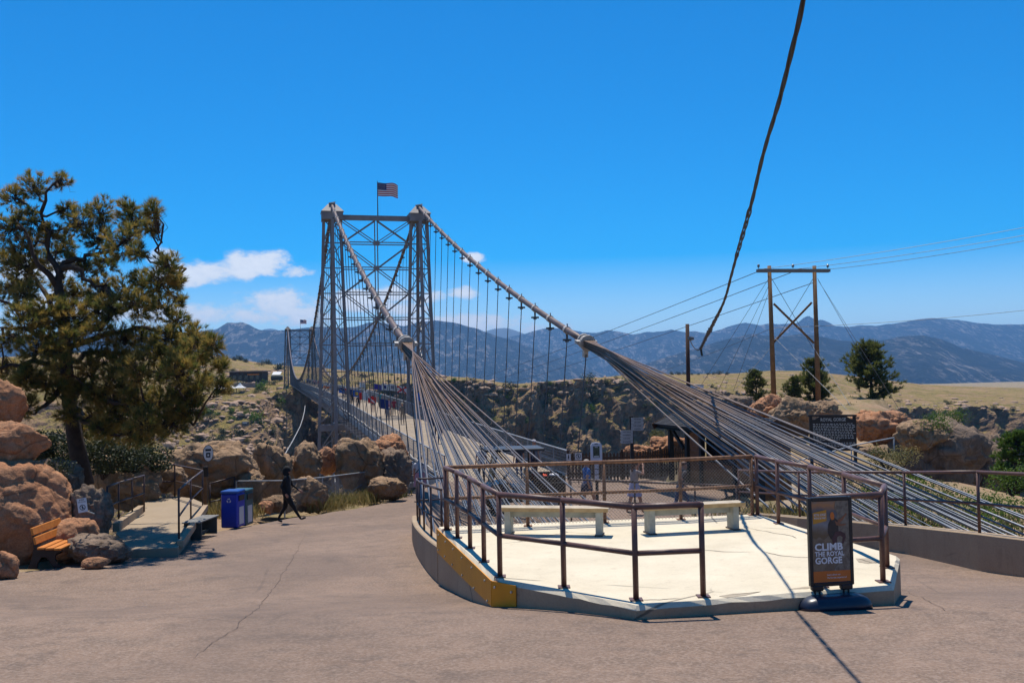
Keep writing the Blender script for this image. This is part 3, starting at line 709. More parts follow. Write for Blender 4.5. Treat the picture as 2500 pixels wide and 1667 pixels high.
# ================================================================== VIEWING PLATFORM, RAILINGS, WALLS
M_RUST = mat('rust_brown_pipe', (.135, .062, .045), (.085, .04, .032), rough=.5, scale=9, spec=.5, bump=.15)
M_RUST2 = mat('orange_rusted_pipe', (.30, .15, .075), (.16, .075, .04), rough=.7, scale=14, bump=.3)
M_DKRAIL = mat('dark_brown_pipe', (.07, .04, .034), (.045, .028, .025), rough=.5, scale=9)
M_WIRE = mat('fence_wire', (.30, .27, .23), (.18, .14, .11), rough=.5, scale=20, metal=.3)
M_YEL = mat('yellow_plate', (.68, .27, .004), (.58, .22, .003), rough=.55, scale=2.2, bump=.1)
M_BOLT = mat('bolt_steel', (.55, .52, .45), rough=.4, metal=.4)
M_BOARD = mat('weathered_board', (.56, .48, .36), (.37, .31, .235), rough=.85, scale=6, bump=.3)
M_EDGE = mat('fresh_cut_wood', (.55, .38, .18), (.42, .27, .12), rough=.8, scale=8)
M_BLEG = mat('pale_bench_leg', (.42, .42, .35), (.31, .31, .26), rough=.8, scale=7)
M_BLACK = mat('black_plastic', (.012, .012, .014), (.02, .02, .022), rough=.4, scale=6)
M_GREEN = mat('weed_leaf', (.12, .16, .055), (.2, .22, .1), rough=.8, scale=12)
up = Vector((0, 0, 1))
PA = onz(1202, 1411, 0); PB = onz(1068, 1285, 0); PC = onz(1552, 1479, 0); PD = onz(2182, 1430, 0); PE = onz(2197, 1357, 0); PF = onz(1848, 1254, 0)
POLY = [PB, PA, PC, PD, PE, PF]
cen = sum(POLY, Vector()) / 6
platform = empty('concrete_platform', (cen.x, cen.y, -.4), 'pale concrete viewing platform in the middle of the paved plaza', 'platform')
mb = MB(); NP = 14; ring0 = []
for i in range(6):                                            # finely divided outline with small chips
    a, b = POLY[i], POLY[(i + 1) % 6]
    for k in range(NP): ring0.append(a.lerp(b, k / NP))
nR = len(ring0); cc = Vector((cen.x, cen.y, 0))
def chip(i, amt): return amt * noise.noise(Vector((i * .9, 3, 1)))
ins = [p + (cc - p).normalized() * (.045 + chip(i, .02)) for i, p in enumerate(ring0)]
vs = [Vector((p.x, p.y, .001)) for p in ins] + [Vector((p.x, p.y, -.05 + chip(i, .018))) for i, p in enumerate(ring0)] + [Vector((p.x, p.y, gz(p.y) - .3)) for p in ring0]
mb.v = vs; mb.f.append(list(range(nR))); mb.mi.append(0)
for i in range(nR):
    j = (i + 1) % nR
    mb.f.append([i, i + nR, j + nR, j]); mb.mi.append(0); mb.f.append([i + nR, i + 2 * nR, j + 2 * nR, j + nR]); mb.mi.append(1)
slab = mb.build('slab', [M_PAD, M_WALL], platform)  # sides: same concrete in a darker tone, dirt plus shade put into the colour
def wall_plate(a, b, zt, zb0, zb1, name='yellow_plate'):
    d = (b - a).normalized(); nn = Vector((d.y, -d.x, 0))
    if nn.dot(cc - a) > 0: nn = -nn
    o = nn * .006; t = nn * .014
    q = [a + o + up * zt, b + o + up * zt, b + o + up * zb1, a + o + up * zb0]
    mb = MB(); mb.add(q + [p + t for p in q], [(0, 1, 2, 3), (7, 6, 5, 4), (0, 4, 5, 1), (1, 5, 6, 2), (2, 6, 7, 3), (3, 7, 4, 0)])
    o = mb.build(name, M_YEL, platform); return o, nn
gA = gz(PA.y)
p_mid = PB.lerp(PA, .5)
y1, nl = wall_plate(PB, p_mid, -.03, -.44, -.41); y2, nl = wall_plate(p_mid + (PA - PB).normalized() * .004, PA, -.03, -.41, gA + .01)
AC = PA.lerp(PC, .19); y3, nf = wall_plate(PA, AC, -.03, gA + .01, gz(AC.y) + .02)
bl = MB(); 
for (pp, nn, pl) in [(PB.lerp(PA, f) + up * z, nl, y1 if f < .5 else y2) for f, z in ((.06, -.1), (.22, -.1), (.38, -.1), (.55, -.1), (.72, -.1), (.92, -.1), (.05, -.37), (.2, -.36), (.36, -.36), (.55, -.36), (.75, -.36), (.95, -.34))] + [(PA.lerp(PC, .03) + up * -.1, nf, y3), (PA.lerp(PC, .16) + up * -.12, nf, y3)]:
    MB().tube([pp + nn * .015, pp + nn * .04], .016, 6).build('bolt', M_BOLT, pl)

def railing(name, label, posts, h, m, r=.03, mids=(.5,), group=None, plates=False, skip=(), wires=False, end_mid=True):
    """posts: foot points in order; every post and every length of rail is its own part"""
    root = empty(name, posts[0], label, 'railing', group)
    tops = []
    for i, p in enumerate(posts):
        hh = h[i] if isinstance(h, (list, tuple)) else h
        tops.append(p + up * hh)
        MB().tube([p - up * .02, p + up * (hh - .004)], r * .95, 10).build('post', m, root, smooth_=True)
        if plates: MB().box(p + up * .008, (.15, .15, .014)).build('foot_plate', m, root)
    for i in range(len(posts) - 1):
        if i in skip: continue
        a, b = tops[i], tops[i + 1]
        MB().tube([a, b], r * 1.05, 10).build('top_rail', m, root, smooth_=True)
        for f in mids: MB().tube([posts[i].lerp(a, f), posts[i + 1].lerp(b, f)], r * .9, 8).build('mid_rail', m, root, smooth_=True)
    for p in tops: 
        MB().ball(p, r * 1.06, 8, 6).build('joint', m, root, smooth_=True)
    return root, tops
def chainlink(root, a, b, h, cell=.062, r=.0028, name='chain_link_mesh', m=None, z0=.03):
    d = b - a; L = d.length; u = d / L; mb = MB(); k = int((L + h) / cell)
    for i in range(k + 1):
        for sg in (1, -1):
            x0 = i * cell - h if sg > 0 else i * cell
            pts = []
            for (x, z) in ((x0, 0.0), (x0 + sg * h, h)):
                pts.append((x, z))
            (xa, za), (xb, zb) = pts
            def clip(t): return (xa + (xb - xa) * t, za + (zb - za) * t)
            t0, t1 = 0.0, 1.0; dx = xb - xa
            ta, tb = sorted(((0 - xa) / dx, (L - xa) / dx)); t0 = max(t0, ta); t1 = min(t1, tb)
            if t1 - t0 < .02: continue
            p, q = clip(t0), clip(t1)
            mb.tube([a + u * p[0] + up * (z0 + p[1]), a + u * q[0] + up * (z0 + q[1])], r, 3, cap=False)
    return tag(mb.build(name, m or M_WIRE, root), kind='stuff')
# front railing
fr = [onz(x, y, 0) for x, y in ((1089, 1294), (1117, 1313), (1148, 1338), (1182, 1371), (1221, 1407), (1377, 1433), (1553, 1464), (1717, 1456))]
railing('platform_railing', 'brown pipe railing around the left and front of the concrete platform', fr, 1.07, M_RUST, .036, (.5,), 'platform railings', plates=True)
# back railing with chain link
bk = [onz(x, y, 0) for x, y in ((1093, 1293), (1289, 1284), (1477, 1276), (1663, 1268), (1837, 1257))]
rt, tp = railing('platform_back_fence', 'rusty pipe fence with chain link along the back of the platform', bk, 1.07, M_RUST2, .033, (.5,), 'platform railings', plates=True)
rt['category'] = 'fence'
for a, b in zip(bk, bk[1:]): chainlink(rt, a + Vector((0, -.045, 0)), b + Vector((0, -.045, 0)), 1.0)
# right railing, turning forward to the gap behind the sign
rr = [onz(1837, 1257, 0) + Vector((.09, -.02, 0)), onz(1901, 1278, 0), onz(1980, 1303, 0), onz(2065, 1335, 0), onz(2166, 1385, 0), onz(2156, 1420, 0), onz(2005, 1432, 0)]
railing('platform_side_railing', 'brown pipe railing along the right side of the platform', rr, 1.07, M_RUST, .036, (.5,), 'platform railings', plates=True)

# benches on the platform
def plat_bench(p1, p2, label):
    d = (p2 - p1).normalized(); nn = Vector((-d.y, d.x, 0)); c = (p1 + p2) / 2; L = (p2 - p1).length
    root = empty('platform_bench', c, label, 'bench', 'benches on the platform')
    rz = atan2(d.y, d.x)
    for k in range(3):
        MB().box(c + nn * (.105 * (k - 1)) + up * .438, (L + .34, .098, .04), rz, bev=.006).build('seat_board', M_BOARD, root)
    MB().box(c - nn * .1605 + up * .425, (L + .32, .018, .06), rz).build('edge_board', M_EDGE, root)
    for p in (p1, p2):
        lg = MB().box(p + up * .213, (.10, .27, .40), rz, bev=.006).build('leg', M_BLEG, root)
        MB().box(p + up * .012, (.13, .32, .022), rz).build('foot', M_DKRAIL, lg)
    MB().box(c + up * .33, (L - .1, .035, .09), rz).build('stretcher', M_BLEG, root)
plat_bench(onz(1243, 1303, 0), onz(1464, 1306, 0), 'weathered plank bench on the left half of the platform')
plat_bench(onz(1587, 1302, 0), onz(1790, 1291, 0), 'weathered plank bench on the right half of the platform')

# weed growing at the edge of the platform
wp = G(1862, 1470); wroot = empty('weed', wp, 'small pale green weed growing at the platform edge', 'plant'); mb = MB()
rnd = random.Random(3)
for i in range(14):
    a = rnd.uniform(0, 2 * pi); l = rnd.uniform(.12, .3); dv = Vector((cos(a) * .6, sin(a) * .4 - .1, 1)).normalized(); q = wp + Vector((rnd.uniform(-.08, .08), rnd.uniform(-.03, .03), 0))
    mb.tube([q, q + dv * l * .6, q + dv * l + Vector((cos(a), 0, 0)) * .03], .004, 3)
mb.build('stem', M_GREEN, wroot)
mb = MB()
for i in range(170):
    a = rnd.uniform(0, 2 * pi); q = wp + Vector((rnd.gauss(0, .09), rnd.gauss(0, .04), rnd.uniform(.01, .26))); e = Vector((cos(a), sin(a) * .5, rnd.uniform(.2, 1))).normalized() * rnd.uniform(.025, .05); f = e.cross(up).normalized() * .008
    mb.add([q, q + e * .5 + f, q + e, q + e * .5 - f], [(0, 1, 2, 3)])
tag(mb.build('leaves', M_GREEN, wroot), kind='stuff')

# long wandering cracks in the asphalt
M_CRACK = mat('crack_filler', (.07, .05, .042), (.095, .07, .058), rough=.9, scale=6)
pav = bpy.data.objects['pavement']
def crack(g_, sd_, zf, parent, w0=.006):
    q_ = []
    for a, b in zip(g_, g_[1:]):
        for k in range(14): p = a.lerp(b, k / 14); q_.append(p + Vector((.05 * fbm(p * 2.2 + Vector((sd_, 0, 0)), 4), .05 * fbm(p * 2.2 + Vector((0, sd_, 5)), 4), 0)))
    mb = MB(); vs = []
    for i, p in enumerate(q_):
        d = q_[min(i + 1, len(q_) - 1)] - q_[max(0, i - 1)]; d.z = 0; d.normalize(); f = i / len(q_); w_ = (w0 + w0 * abs(noise.noise(p * 3))) * min(1, 6 * f, 6 * (1 - f)) + .001; nn = Vector((-d.y, d.x, 0)) * w_; z_ = zf(p)
        vs += [Vector((p.x + nn.x, p.y + nn.y, z_)), Vector((p.x - nn.x, p.y - nn.y, z_))]
    mb.v = vs
    for i in range(len(q_) - 1): mb.f.append([2 * i, 2 * i + 1, 2 * i + 3, 2 * i + 2]); mb.mi.append(0)
    return mb.build('crack', M_CRACK, parent)
def zpav(p): return gz(p.y) + .012 * noise.noise(Vector((p.x * .5, p.y * .5, 3))) + .008
for (pts_, sd_) in ((((745, 1305), (725, 1345), (690, 1400), (655, 1450), (610, 1500), (560, 1545), (500, 1580), (470, 1610)), 1), (((2210, 1440), (2300, 1490), (2420, 1500)), 5)):
    crack([G(x, y) for x, y in pts_], sd_, zpav, pav, .002)
for (pts_, sd_) in ((((1695, 1338), (1720, 1343), (1770, 1347), (1840, 1347)), 1), (((1858, 1345), (1910, 1356), (1975, 1361), (2030, 1363)), 2), (((1830, 1288), (1880, 1300), (1935, 1308), (1950, 1315)), 3), (((1555, 1464), (1600, 1463), (1670, 1461)), 4), (((2090, 1362), (2130, 1374), (2160, 1372)), 5)):
    crack([onz(x, y, 0) for x, y in pts_], sd_, lambda p: .0045, platform, .006)
M_PATCH = mat('mortar_patch', (.40, .34, .255), (.33, .275, .2), rough=.9, scale=9)
for pts_ in (((1755, 1455), (1790, 1449), (1850, 1446), (1858, 1444), (1820, 1453), (1775, 1459)), ((1925, 1438), (1965, 1432), (2000, 1430), (1970, 1437)), ((2090, 1364), (2125, 1362), (2150, 1370), (2120, 1376), (2096, 1372))):
    MB().prism([onz(x, y, 0)[:2] for x, y in pts_], .0025, .0045).build('mortar_patch', M_PATCH, platform)
# ---- sign stand
SG = G(2032, 1483); yaw = radians(10)
sign = empty('sign_stand', SG, 'black framed poster stand with a rock climber picture on a weighted base', 'sign')
sd = Vector((cos(yaw), sin(yaw), 0)); sn = Vector((sin(yaw), -cos(yaw), 0))
mb = MB()
def basept(u, v):
    a = 2 * pi * u; e = 4.0; rx, ry = .45 * (1 - .52 * v ** 2.2), .25 * (1 - .5 * v ** 2.2)
    cx = math.copysign(abs(cos(a)) ** (2 / e), cos(a)) * rx; cy = math.copysign(abs(sin(a)) ** (2 / e), sin(a)) * ry
    return SG + sd * cx + sn * cy + up * (.02 + .15 * sin(v * pi / 2))
mb.grid(basept, 40, 6); k = len(mb.v); mb.f.append([i * 7 + 6 for i in range(40)]); mb.mi.append(0); mb.f.append([i * 7 for i in range(40)][::-1]); mb.mi.append(0)
M_NAVY = mat('dark_rubber', (.014, .02, .04), (.02, .026, .045), rough=.35, scale=4, spec=.5)
mb.build('base', M_NAVY, sign, smooth_=True)
FW, FH, FB = .56, 1.04, .235
for fx in (-.185, .185):
    for dx in (-.03, .03): MB().tube([SG + sd * (fx + dx) + up * .13, SG + sd * (fx + dx) + up * (FB + .02)], .012, 8).build('spring_post', M_BLACK, sign)
    MB().box(SG + sd * fx + up * (FB + .01), (.15, .075, .07), yaw, bev=.015).build('bracket', M_BLACK, sign)
fc = SG + up * (FB + .03 + FH / 2)
for a, sz in ((sd * (-FW / 2 + .022), (.044, .06, FH)), (sd * (FW / 2 - .022), (.044, .06, FH)), (up * (-FH / 2 + .02), (FW - .089, .06, .05)), (up * (FH / 2 - .02), (FW - .089, .06, .05))):
    MB().box(fc + a, sz, yaw, bev=.008).build('frame', M_BLACK, sign)
PM = facing(fc + sn * .012, sn)
n = NT('poster_print'); tc = n.new('ShaderNodeTexCoord').outputs['Generated']; sx = n.new('ShaderNodeSeparateXYZ', Vector=tc).outputs[2]; nz = n.noise(5, 5, .6)
v = n.math('ADD', sx, n.math('MULTIPLY', n.math('SUBTRACT', nz, .5), .22))
c = n.mix(n.ramp(v, .62, .74), (.16, .105, .06), (.26, .25, .26)); c = n.mix(n.ramp(v, .72, .84), c, (.13, .12, .125)); c = n.mix(n.ramp(v, .86, .94), c, (.42, .2, .085)); c = n.mix(n.ramp(v, .95, 1.02), c, (.25, .2, .17)); n.base(c, .5, .3)
poster = MB().plate(PM, [(-.237, -.475), (.237, -.475), (.237, .475), (-.237, .475)], .004).build('poster', n.m, sign)
M_PR = mat('poster_rock', (.26, .215, .165), (.13, .10, .075), rough=.5, scale=22, detail=7); M_PO = mat('poster_orange', (.62, .17, .03), (.58, .15, .025), rough=.5); M_PL = mat('poster_logo', (.58, .27, .03), (.55, .25, .03), rough=.5)
M_PW = mat('poster_white', (.72, .71, .72), (.7, .69, .7), rough=.5); M_PK = mat('poster_dark', (.03, .025, .025), (.05, .035, .03), rough=.5, scale=20); M_PS = mat('poster_skin', (.28, .11, .055), rough=.5); M_PM = mat('poster_ridge', (.15, .105, .07), (.22, .16, .105), rough=.5, scale=14)
def shape(poly, z, m, nm): return MB().plate(PM @ Matrix.Translation((0, 0, z)), poly, .0012).build(nm, m, poster)
shape([(-.237, -.35), (-.237, .055), (-.19, .03), (-.15, .06), (-.09, .02), (-.05, .05), (0, .085), (.05, .06), (.1, .0), (.1, -.35)], .005, M_PM, 'printed_ridge')
shape([(.237, .475), (.07, .475), (.055, .40), (.09, .33), (.07, .24), (.10, .15), (.085, .05), (.06, -.05), (.09, -.2), (.03, -.35), (.237, -.35)], .0065, M_PR, 'printed_rock')
shape([(-.237, -.475), (-.237, -.345), (.237, -.345), (.237, -.475)], .008, M_PO, 'printed_band')
shape([(-.222, .21), (-.225, .345), (-.05, .375), (-.05, .245)], .008, M_PL, 'printed_panel')
# the climber
shape([(-.03, .20), (-.035, .10), (-.005, .03), (.03, .01), (.075, .03), (.10, .08), (.10, .18), (.09, .25), (.05, .28), (0, .26)], .008, M_PK, 'printed_pack')
shape([(.0, .33), (-.005, .29), (.015, .25), (.045, .26), (.05, .31), (.035, .345), (.012, .345)], .0095, M_PO, 'printed_helmet')
shape([(.09, .25), (.14, .27), (.20, .33), (.21, .315), (.15, .24), (.1, .21)], .0095, M_PS, 'printed_arm')
shape([(.055, .24), (.10, .22), (.14, .2), (.195, .205), (.195, .19), (.13, .175), (.07, .19)], .0095, M_PS, 'printed_arm')
shape([(.01, .03), (.06, .11), (.12, .12), (.185, .085), (.19, .04), (.16, -.03), (.14, -.03), (.15, .04), (.12, .065), (.08, .05), (.07, -.05), (.075, -.16), (.05, -.16), (.03, -.04)], .0095, mat('poster_trousers', (.085, .035, .04), rough=.5), 'printed_legs')
def ptxt(s, size, x, y, w): text(s, size, PM @ Matrix.Translation((x, y, .0125)), M_PW, poster, 'lettering', w, bold=.035 if size > .07 else .012)
ptxt('CLIMB', .115, -.035, -.065, .36); ptxt('THE ROYAL', .075, -.027, -.145, .375); ptxt('GORGE', .105, -.04, -.225, .345)
ptxt('ROYAL GORGE', .04, -.137, .318, .15); ptxt('BRIDGE & PARK', .03, -.137, .28, .15)
ptxt('Learn about our', .027, .02, -.39, .17); ptxt('Via Ferrata experience!', .027, .06, -.425, .25)

# ---- kerb wall with railing running down to the left of the platform
w0, w1 = onz(1067, 1333, -.36), onz(1006, 1258, -1.05)
wm = (w0 + w1) / 2 + Vector((-.16, 0, .02)); kerb = empty('kerb_wall', w0, 'low concrete kerb wall with railing left of the platform', 'wall'); mb = MB()
pts = [w0 * (1 - f) ** 2 + wm * 2 * f * (1 - f) + w1 * f * f + (wm - (w0 + w1) / 2) * .9 * 4 * f * (1 - f) * .5 for f in [i / 12 for i in range(13)]]
vs = []
for i, p in enumerate(pts):
    d = (pts[min(i + 1, 12)] - pts[max(i - 1, 0)]); d.z = 0; d.normalize(); nn = Vector((d.y, -d.x, 0)) * .30
    vs += [Vector((p.x, p.y, gz(p.y) - .3)), p - up * .02, p + nn * .07, p + nn * .93, p + nn - up * .02, Vector((p.x + nn.x, p.y + nn.y, gz(p.y) - .3))]
mb.v = vs
for i in range(12):
    for j in range(5): a = i * 6 + j; mb.f.append([a, a + 1, a + 7, a + 6]); mb.mi.append(0)
mb.f.append([0, 5, 4, 3, 2, 1]); mb.mi.append(0); a = 72; mb.f.append([a, a + 1, a + 2, a + 3, a + 4, a + 5]); mb.mi.append(0)
mb.build('wall', M_WALL, kerb)
def along(f):
    k = f * 12; i = min(11, int(k)); return pts[i].lerp(pts[i + 1], k - i) + Vector((.14, 0, .0))
kp = [along(f) for f in (.04, .22, .4, .58, .76, .97)] + [along(.97) + Vector((.75, .6, -.05))]
railing('kerb_railing', 'dark pipe railing on the low kerb wall left of the platform', kp, .98, M_DKRAIL, .024, (.42,))

# ---- low wall with railing to the right, below the splayed cables
wt = [atY(1800, 1250, 28.5), atY(1860, 1254, 26.3), atY(1946, 1262, 23.4), atY(2070, 1272, 21.4), atY(2205, 1283, 19.9), atY(2386, 1302, 17.4), atY(2500, 1316, 16.3), atY(2740, 1352, 14.4)]
lw = empty('retaining_wall', wt[4], 'long low concrete wall curving away at the right of the plaza', 'wall'); mb = MB(); vs = []
for i, p in enumerate(wt):
    d = wt[min(i + 1, 7)] - wt[max(i - 1, 0)]; d.z = 0; d.normalize(); nn = Vector((-d.y, d.x, 0)) * .3
    if nn.y < 0: nn = -nn
    vs += [Vector((p.x, p.y, gz(p.y) - .4)) - nn * .0, p - up * .02, p + nn * .08, p + nn * .92, p + nn - up * .02, Vector((p.x + nn.x, p.y + nn.y, gz(p.y) - 1.5))]
mb.v = vs
for i in range(7):
    for j in range(5): a = i * 6 + j; mb.f.append([a, a + 6, a + 7, a + 1]); mb.mi.append(0)
mb.build('wall', M_WALL, lw)
off = Vector((.1, .12, 0))
railing('wall_railing', 'long brown pipe railing standing on the low wall at right', [wt[0] + off, wt[2] + off, wt[4] + off, wt[5] + off, wt[7] + off], [1.22, 1.07, 1.08, 1.09, 1.1], M_RUST, .03, (.48,))
ra = [atY(x, y, Y) for x, y, Y in ((1393, 1170, 27.4), (1549, 1176, 26.9), (1696, 1182, 26.3), (1797, 1186, 25.7))]
railing('plaza_railing', 'dark pipe railing on the plaza just behind the platform fence', [Vector((p.x, p.y, gz(p.y))) for p in ra], [p.z - gz(p.y) for p in ra], M_DKRAIL, .027, (.5,))
# ================================================================== ROCKS
def boulder_mesh(radii, seed, sub=4, rough=1.0, name='boulder', m=None, flat=0.0, strat=0.0):
    bm = bmesh.new(); bmesh.ops.create_icosphere(bm, subdivisions=sub, radius=1.0)
    R = Vector(radii); av = (R.x + R.y + R.z) / 3; so = Vector((seed * 7.3, seed * 3.1, seed * 1.7)); rs_ = random.Random(int(seed * 100)); planes = [(Vector((rs_.gauss(0, 1), rs_.gauss(0, 1), rs_.gauss(0, .8))).normalized(), rs_.uniform(.72, 1.02)) for _ in range(22)]
    for v in bm.verts:
        d = v.co.copy(); p = Vector((d.x * R.x, d.y * R.y, d.z * R.z)) / av
        # squarish body, broken faces, cracks and grain
        k = 1.25
        for n_, h_ in planes:
            q_ = d.dot(n_)
            if q_ > .05: k = min(k, h_ / q_)
        k = k * .8 + .2
        k += rough * (.13 * fbm(p * 1.3 + so, 4) + .13 * (abs(fbm(Vector((p.x * 1.6, p.y * 1.6, p.z * .8)) + so, 4)) - .25) + .06 * fbm(p * 5 + so, 5) + .03 * fbm(p * 13 + so, 4))
        vd = noise.voronoi(p * 1.5 + so)[0]; k -= rough * .09 * max(0, .09 - (vd[1] - vd[0])) / .09
        vd = noise.voronoi(p * 3.6 + so)[0]; k -= rough * .03 * max(0, .1 - (vd[1] - vd[0])) / .1 - rough * .02 * (vd[0] - .3)
        if strat: k += strat * .06 * sin((p.z + .25 * p.x + .2 * fbm(p + so, 2)) * 9)
        q = Vector((d.x * R.x, d.y * R.y, d.z * R.z)) * k
        if q.z < 0: q.z *= 1 - flat
        v.co = q
    me = bpy.data.meshes.new(name); bm.to_mesh(me); bm.free(); me.materials.append(m)
    me.polygons.foreach_set('use_smooth', [True] * len(me.polygons)); return me
def boulder(cx, cy, w, h, Y, label, seed, m=M_ROCK, dep=.9, sub=5, rough=1.0, name='boulder', strat=0.0, group=None, rz=0.0):
    p = atY(cx, cy, Y); rx, rz_ = w / 2 * Y / F, h / 2 * Y / F
    o = link(name, boulder_mesh((rx, rx * dep, rz_), seed, sub, rough, name, m, strat=strat), None, p); o.rotation_euler.z = rz
    return tag(o, label, 'rock' if name != 'boulder' else 'boulder', group)
# left outcrop beside the orange bench
boulder(20, 1265, 400, 330, 22.2, 'huge rounded orange-brown rock behind the orange bench', 1.3, M_ROCKR, .75, 6, .42, 'rock', .12)
boulder(15, 1095, 175, 130, 22.4, 'weathered tan rock ledge stacked on the huge rock at left', 2.6, M_ROCKR, .8, 5, .7, 'rock', .5)
boulder(0, 985, 125, 115, 23.0, 'topmost tan rock of the pile at the left edge', 3.9, M_ROCKR, .8, 5, .7, 'rock', .5)
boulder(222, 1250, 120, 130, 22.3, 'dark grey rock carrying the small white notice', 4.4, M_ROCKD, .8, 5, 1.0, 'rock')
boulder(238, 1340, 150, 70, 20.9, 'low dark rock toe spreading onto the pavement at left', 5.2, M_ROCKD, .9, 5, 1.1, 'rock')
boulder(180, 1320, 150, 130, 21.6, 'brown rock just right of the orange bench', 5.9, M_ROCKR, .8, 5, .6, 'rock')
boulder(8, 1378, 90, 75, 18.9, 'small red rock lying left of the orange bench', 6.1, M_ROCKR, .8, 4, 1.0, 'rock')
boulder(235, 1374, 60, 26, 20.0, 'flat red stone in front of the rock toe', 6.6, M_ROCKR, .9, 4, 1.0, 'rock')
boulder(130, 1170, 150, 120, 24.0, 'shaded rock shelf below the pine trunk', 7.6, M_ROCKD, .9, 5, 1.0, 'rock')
boulder(300, 1180, 190, 130, 31.0, 'shaded tan boulder behind the walkway railing', 8.2, M_ROCK, .9, 5)
boulder(385, 1165, 130, 80, 32.0, 'flat light boulder behind the back walkway railing', 8.9, M_ROCK, .9, 5)
# row behind the fence
RB = [(505, 1145, 225, 145, 34.5, 'broad flat-topped grey boulder behind the oval sign post', 9.3, M_ROCK, .8),
      (665, 1160, 92, 150, 36.5, 'upright lichen-covered boulder left of the walking person', 10.2, M_ROCK, .9),
      (745, 1135, 92, 95, 37.5, 'rounded dark boulder above the middle of the wire fence', 11.1, M_ROCK, .9),
      (798, 1122, 62, 70, 39.0, 'small rust-red boulder wedged between two bigger ones', 12.4, M_ROCKR, .9),
      (833, 1106, 52, 52, 41.0, 'reddish boulder tip behind the rust-red boulder', 12.9, M_ROCKR, .9),
      (878, 1135, 130, 120, 38.0, 'big blocky brown boulder left of the bridge railing', 13.3, M_ROCK, .9),
      (950, 1105, 100, 82, 40.5, 'pink-topped boulder touching the bridge railing', 14.8, M_ROCKR, .9),
      (962, 1150, 90, 110, 38.5, 'dark boulder below the pink-topped boulder', 15.5, M_ROCKD, .9),
      (945, 1190, 88, 56, 36.2, 'low brown boulder beside the end of the wire fence', 16.4, M_ROCK, .9),
      (752, 1208, 92, 84, 33.4, 'round dark boulder right behind the wire fence', 17.7, M_ROCK, .85),
      (683, 1228, 90, 46, 32.8, 'low flat boulder at the foot of the wire fence', 18.3, M_ROCK, .9),
      (614, 1190, 70, 76, 34.0, 'pale boulder behind the left end of the wire fence', 19.6, M_ROCK, .9),
      (650, 1238, 42, 30, 31.9, 'small orange stone in front of the wire fence', 20.5, M_ROCKR, .9),
      (570, 1190, 80, 60, 34.5, 'brown boulder above the blue bin', 21.4, M_ROCK, .9)]
for (cx, cy, w, h, Y, lb, sd_, m_, dp) in RB: boulder(cx, cy, w, h, Y, lb, sd_, m_, dp, 5 if w > 50 else 4, group='boulders along the wire fence')

# ================================================================== PLANTS
def leafmat(name, c1, c2, tr=.35):
    n = NT(name); rnd_ = n.new('ShaderNodeObjectInfo').outputs['Random']; nz = n.noise(1.7, 3); 
    c = n.mix(n.ramp(nz, .35, .65), c1, c2); n.base(c, .6, .3)
    td = n.new('ShaderNodeBsdfTranslucent'); n.t.links.new(c, td.inputs['Color']); mx = n.new('ShaderNodeMixShader'); mx.inputs[0].default_value = tr
    n.t.links.new(n.b.outputs[0], mx.inputs[1]); n.t.links.new(td.outputs[0], mx.inputs[2]); out = [q for q in n.t.nodes if q.type == 'OUTPUT_MATERIAL'][0]; n.t.links.new(mx.outputs[0], out.inputs['Surface']); return n.m
M_NEEDLE = leafmat('pine_needles', (.19, .17, .04), (.40, .27, .07), .6)  # gold tone is the sunlit highlight put into the needle colour
M_NEEDLE2 = leafmat('green_pine_needles', (.07, .095, .024), (.16, .165, .04), .55)
M_LEAFB = leafmat('bright_shrub_leaves', (.10, .17, .02), (.06, .11, .018), .45)
M_LEAFO = leafmat('olive_shrub_leaves', (.10, .10, .035), (.16, .145, .05), .35)
M_LEAFD = leafmat('dark_juniper_leaves', (.028, .04, .017), (.05, .062, .024), .25)
M_BARK = mat('pine_bark', (.055, .036, .026), (.028, .02, .016), rough=.95, scale=7, bump=1.0, bscale=18)
M_GRASS = leafmat('dry_grass', (.33, .25, .10), (.22, .2, .07), .4)

def tuft(mb, p, axis, L, n, rnd, w=.0045):
    axis = axis.normalized(); x, y = frame(axis)
    for i in range(n):
        a = rnd.uniform(0, 2 * pi); sp = rnd.uniform(.25, 1.15); d = (axis * cos(sp) + (x * cos(a) + y * sin(a)) * sin(sp)); l = L * rnd.uniform(.75, 1.1)
        b = p - axis * L * rnd.uniform(0, .55); s_ = d.cross(Vector((rnd.uniform(-1, 1), rnd.uniform(-1, 1), rnd.uniform(-1, 1)))).normalized() * w
        k = len(mb.v); mb.v += [b - s_, b + s_, b + d * l]; mb.f.append([k, k + 1, k + 2]); mb.mi.append(mb.cur)
def branch(mb, a, b, r0, r1, rnd, wob=.12, n=5):
    L = (b - a).length; pts = [a]; 
    for i in range(1, n): f = i / n; pts.append(a.lerp(b, f) + Vector((rnd.gauss(0, 1), rnd.gauss(0, 1), rnd.gauss(0, .8) - .9 * sin(f * pi) * .4)) * wob * L * .35)
    pts.append(b); mb.tube(pts, [r0 + (r1 - r0) * i / n for i in range(n + 1)], 5 if r0 > .03 else 3, cap=False); return pts
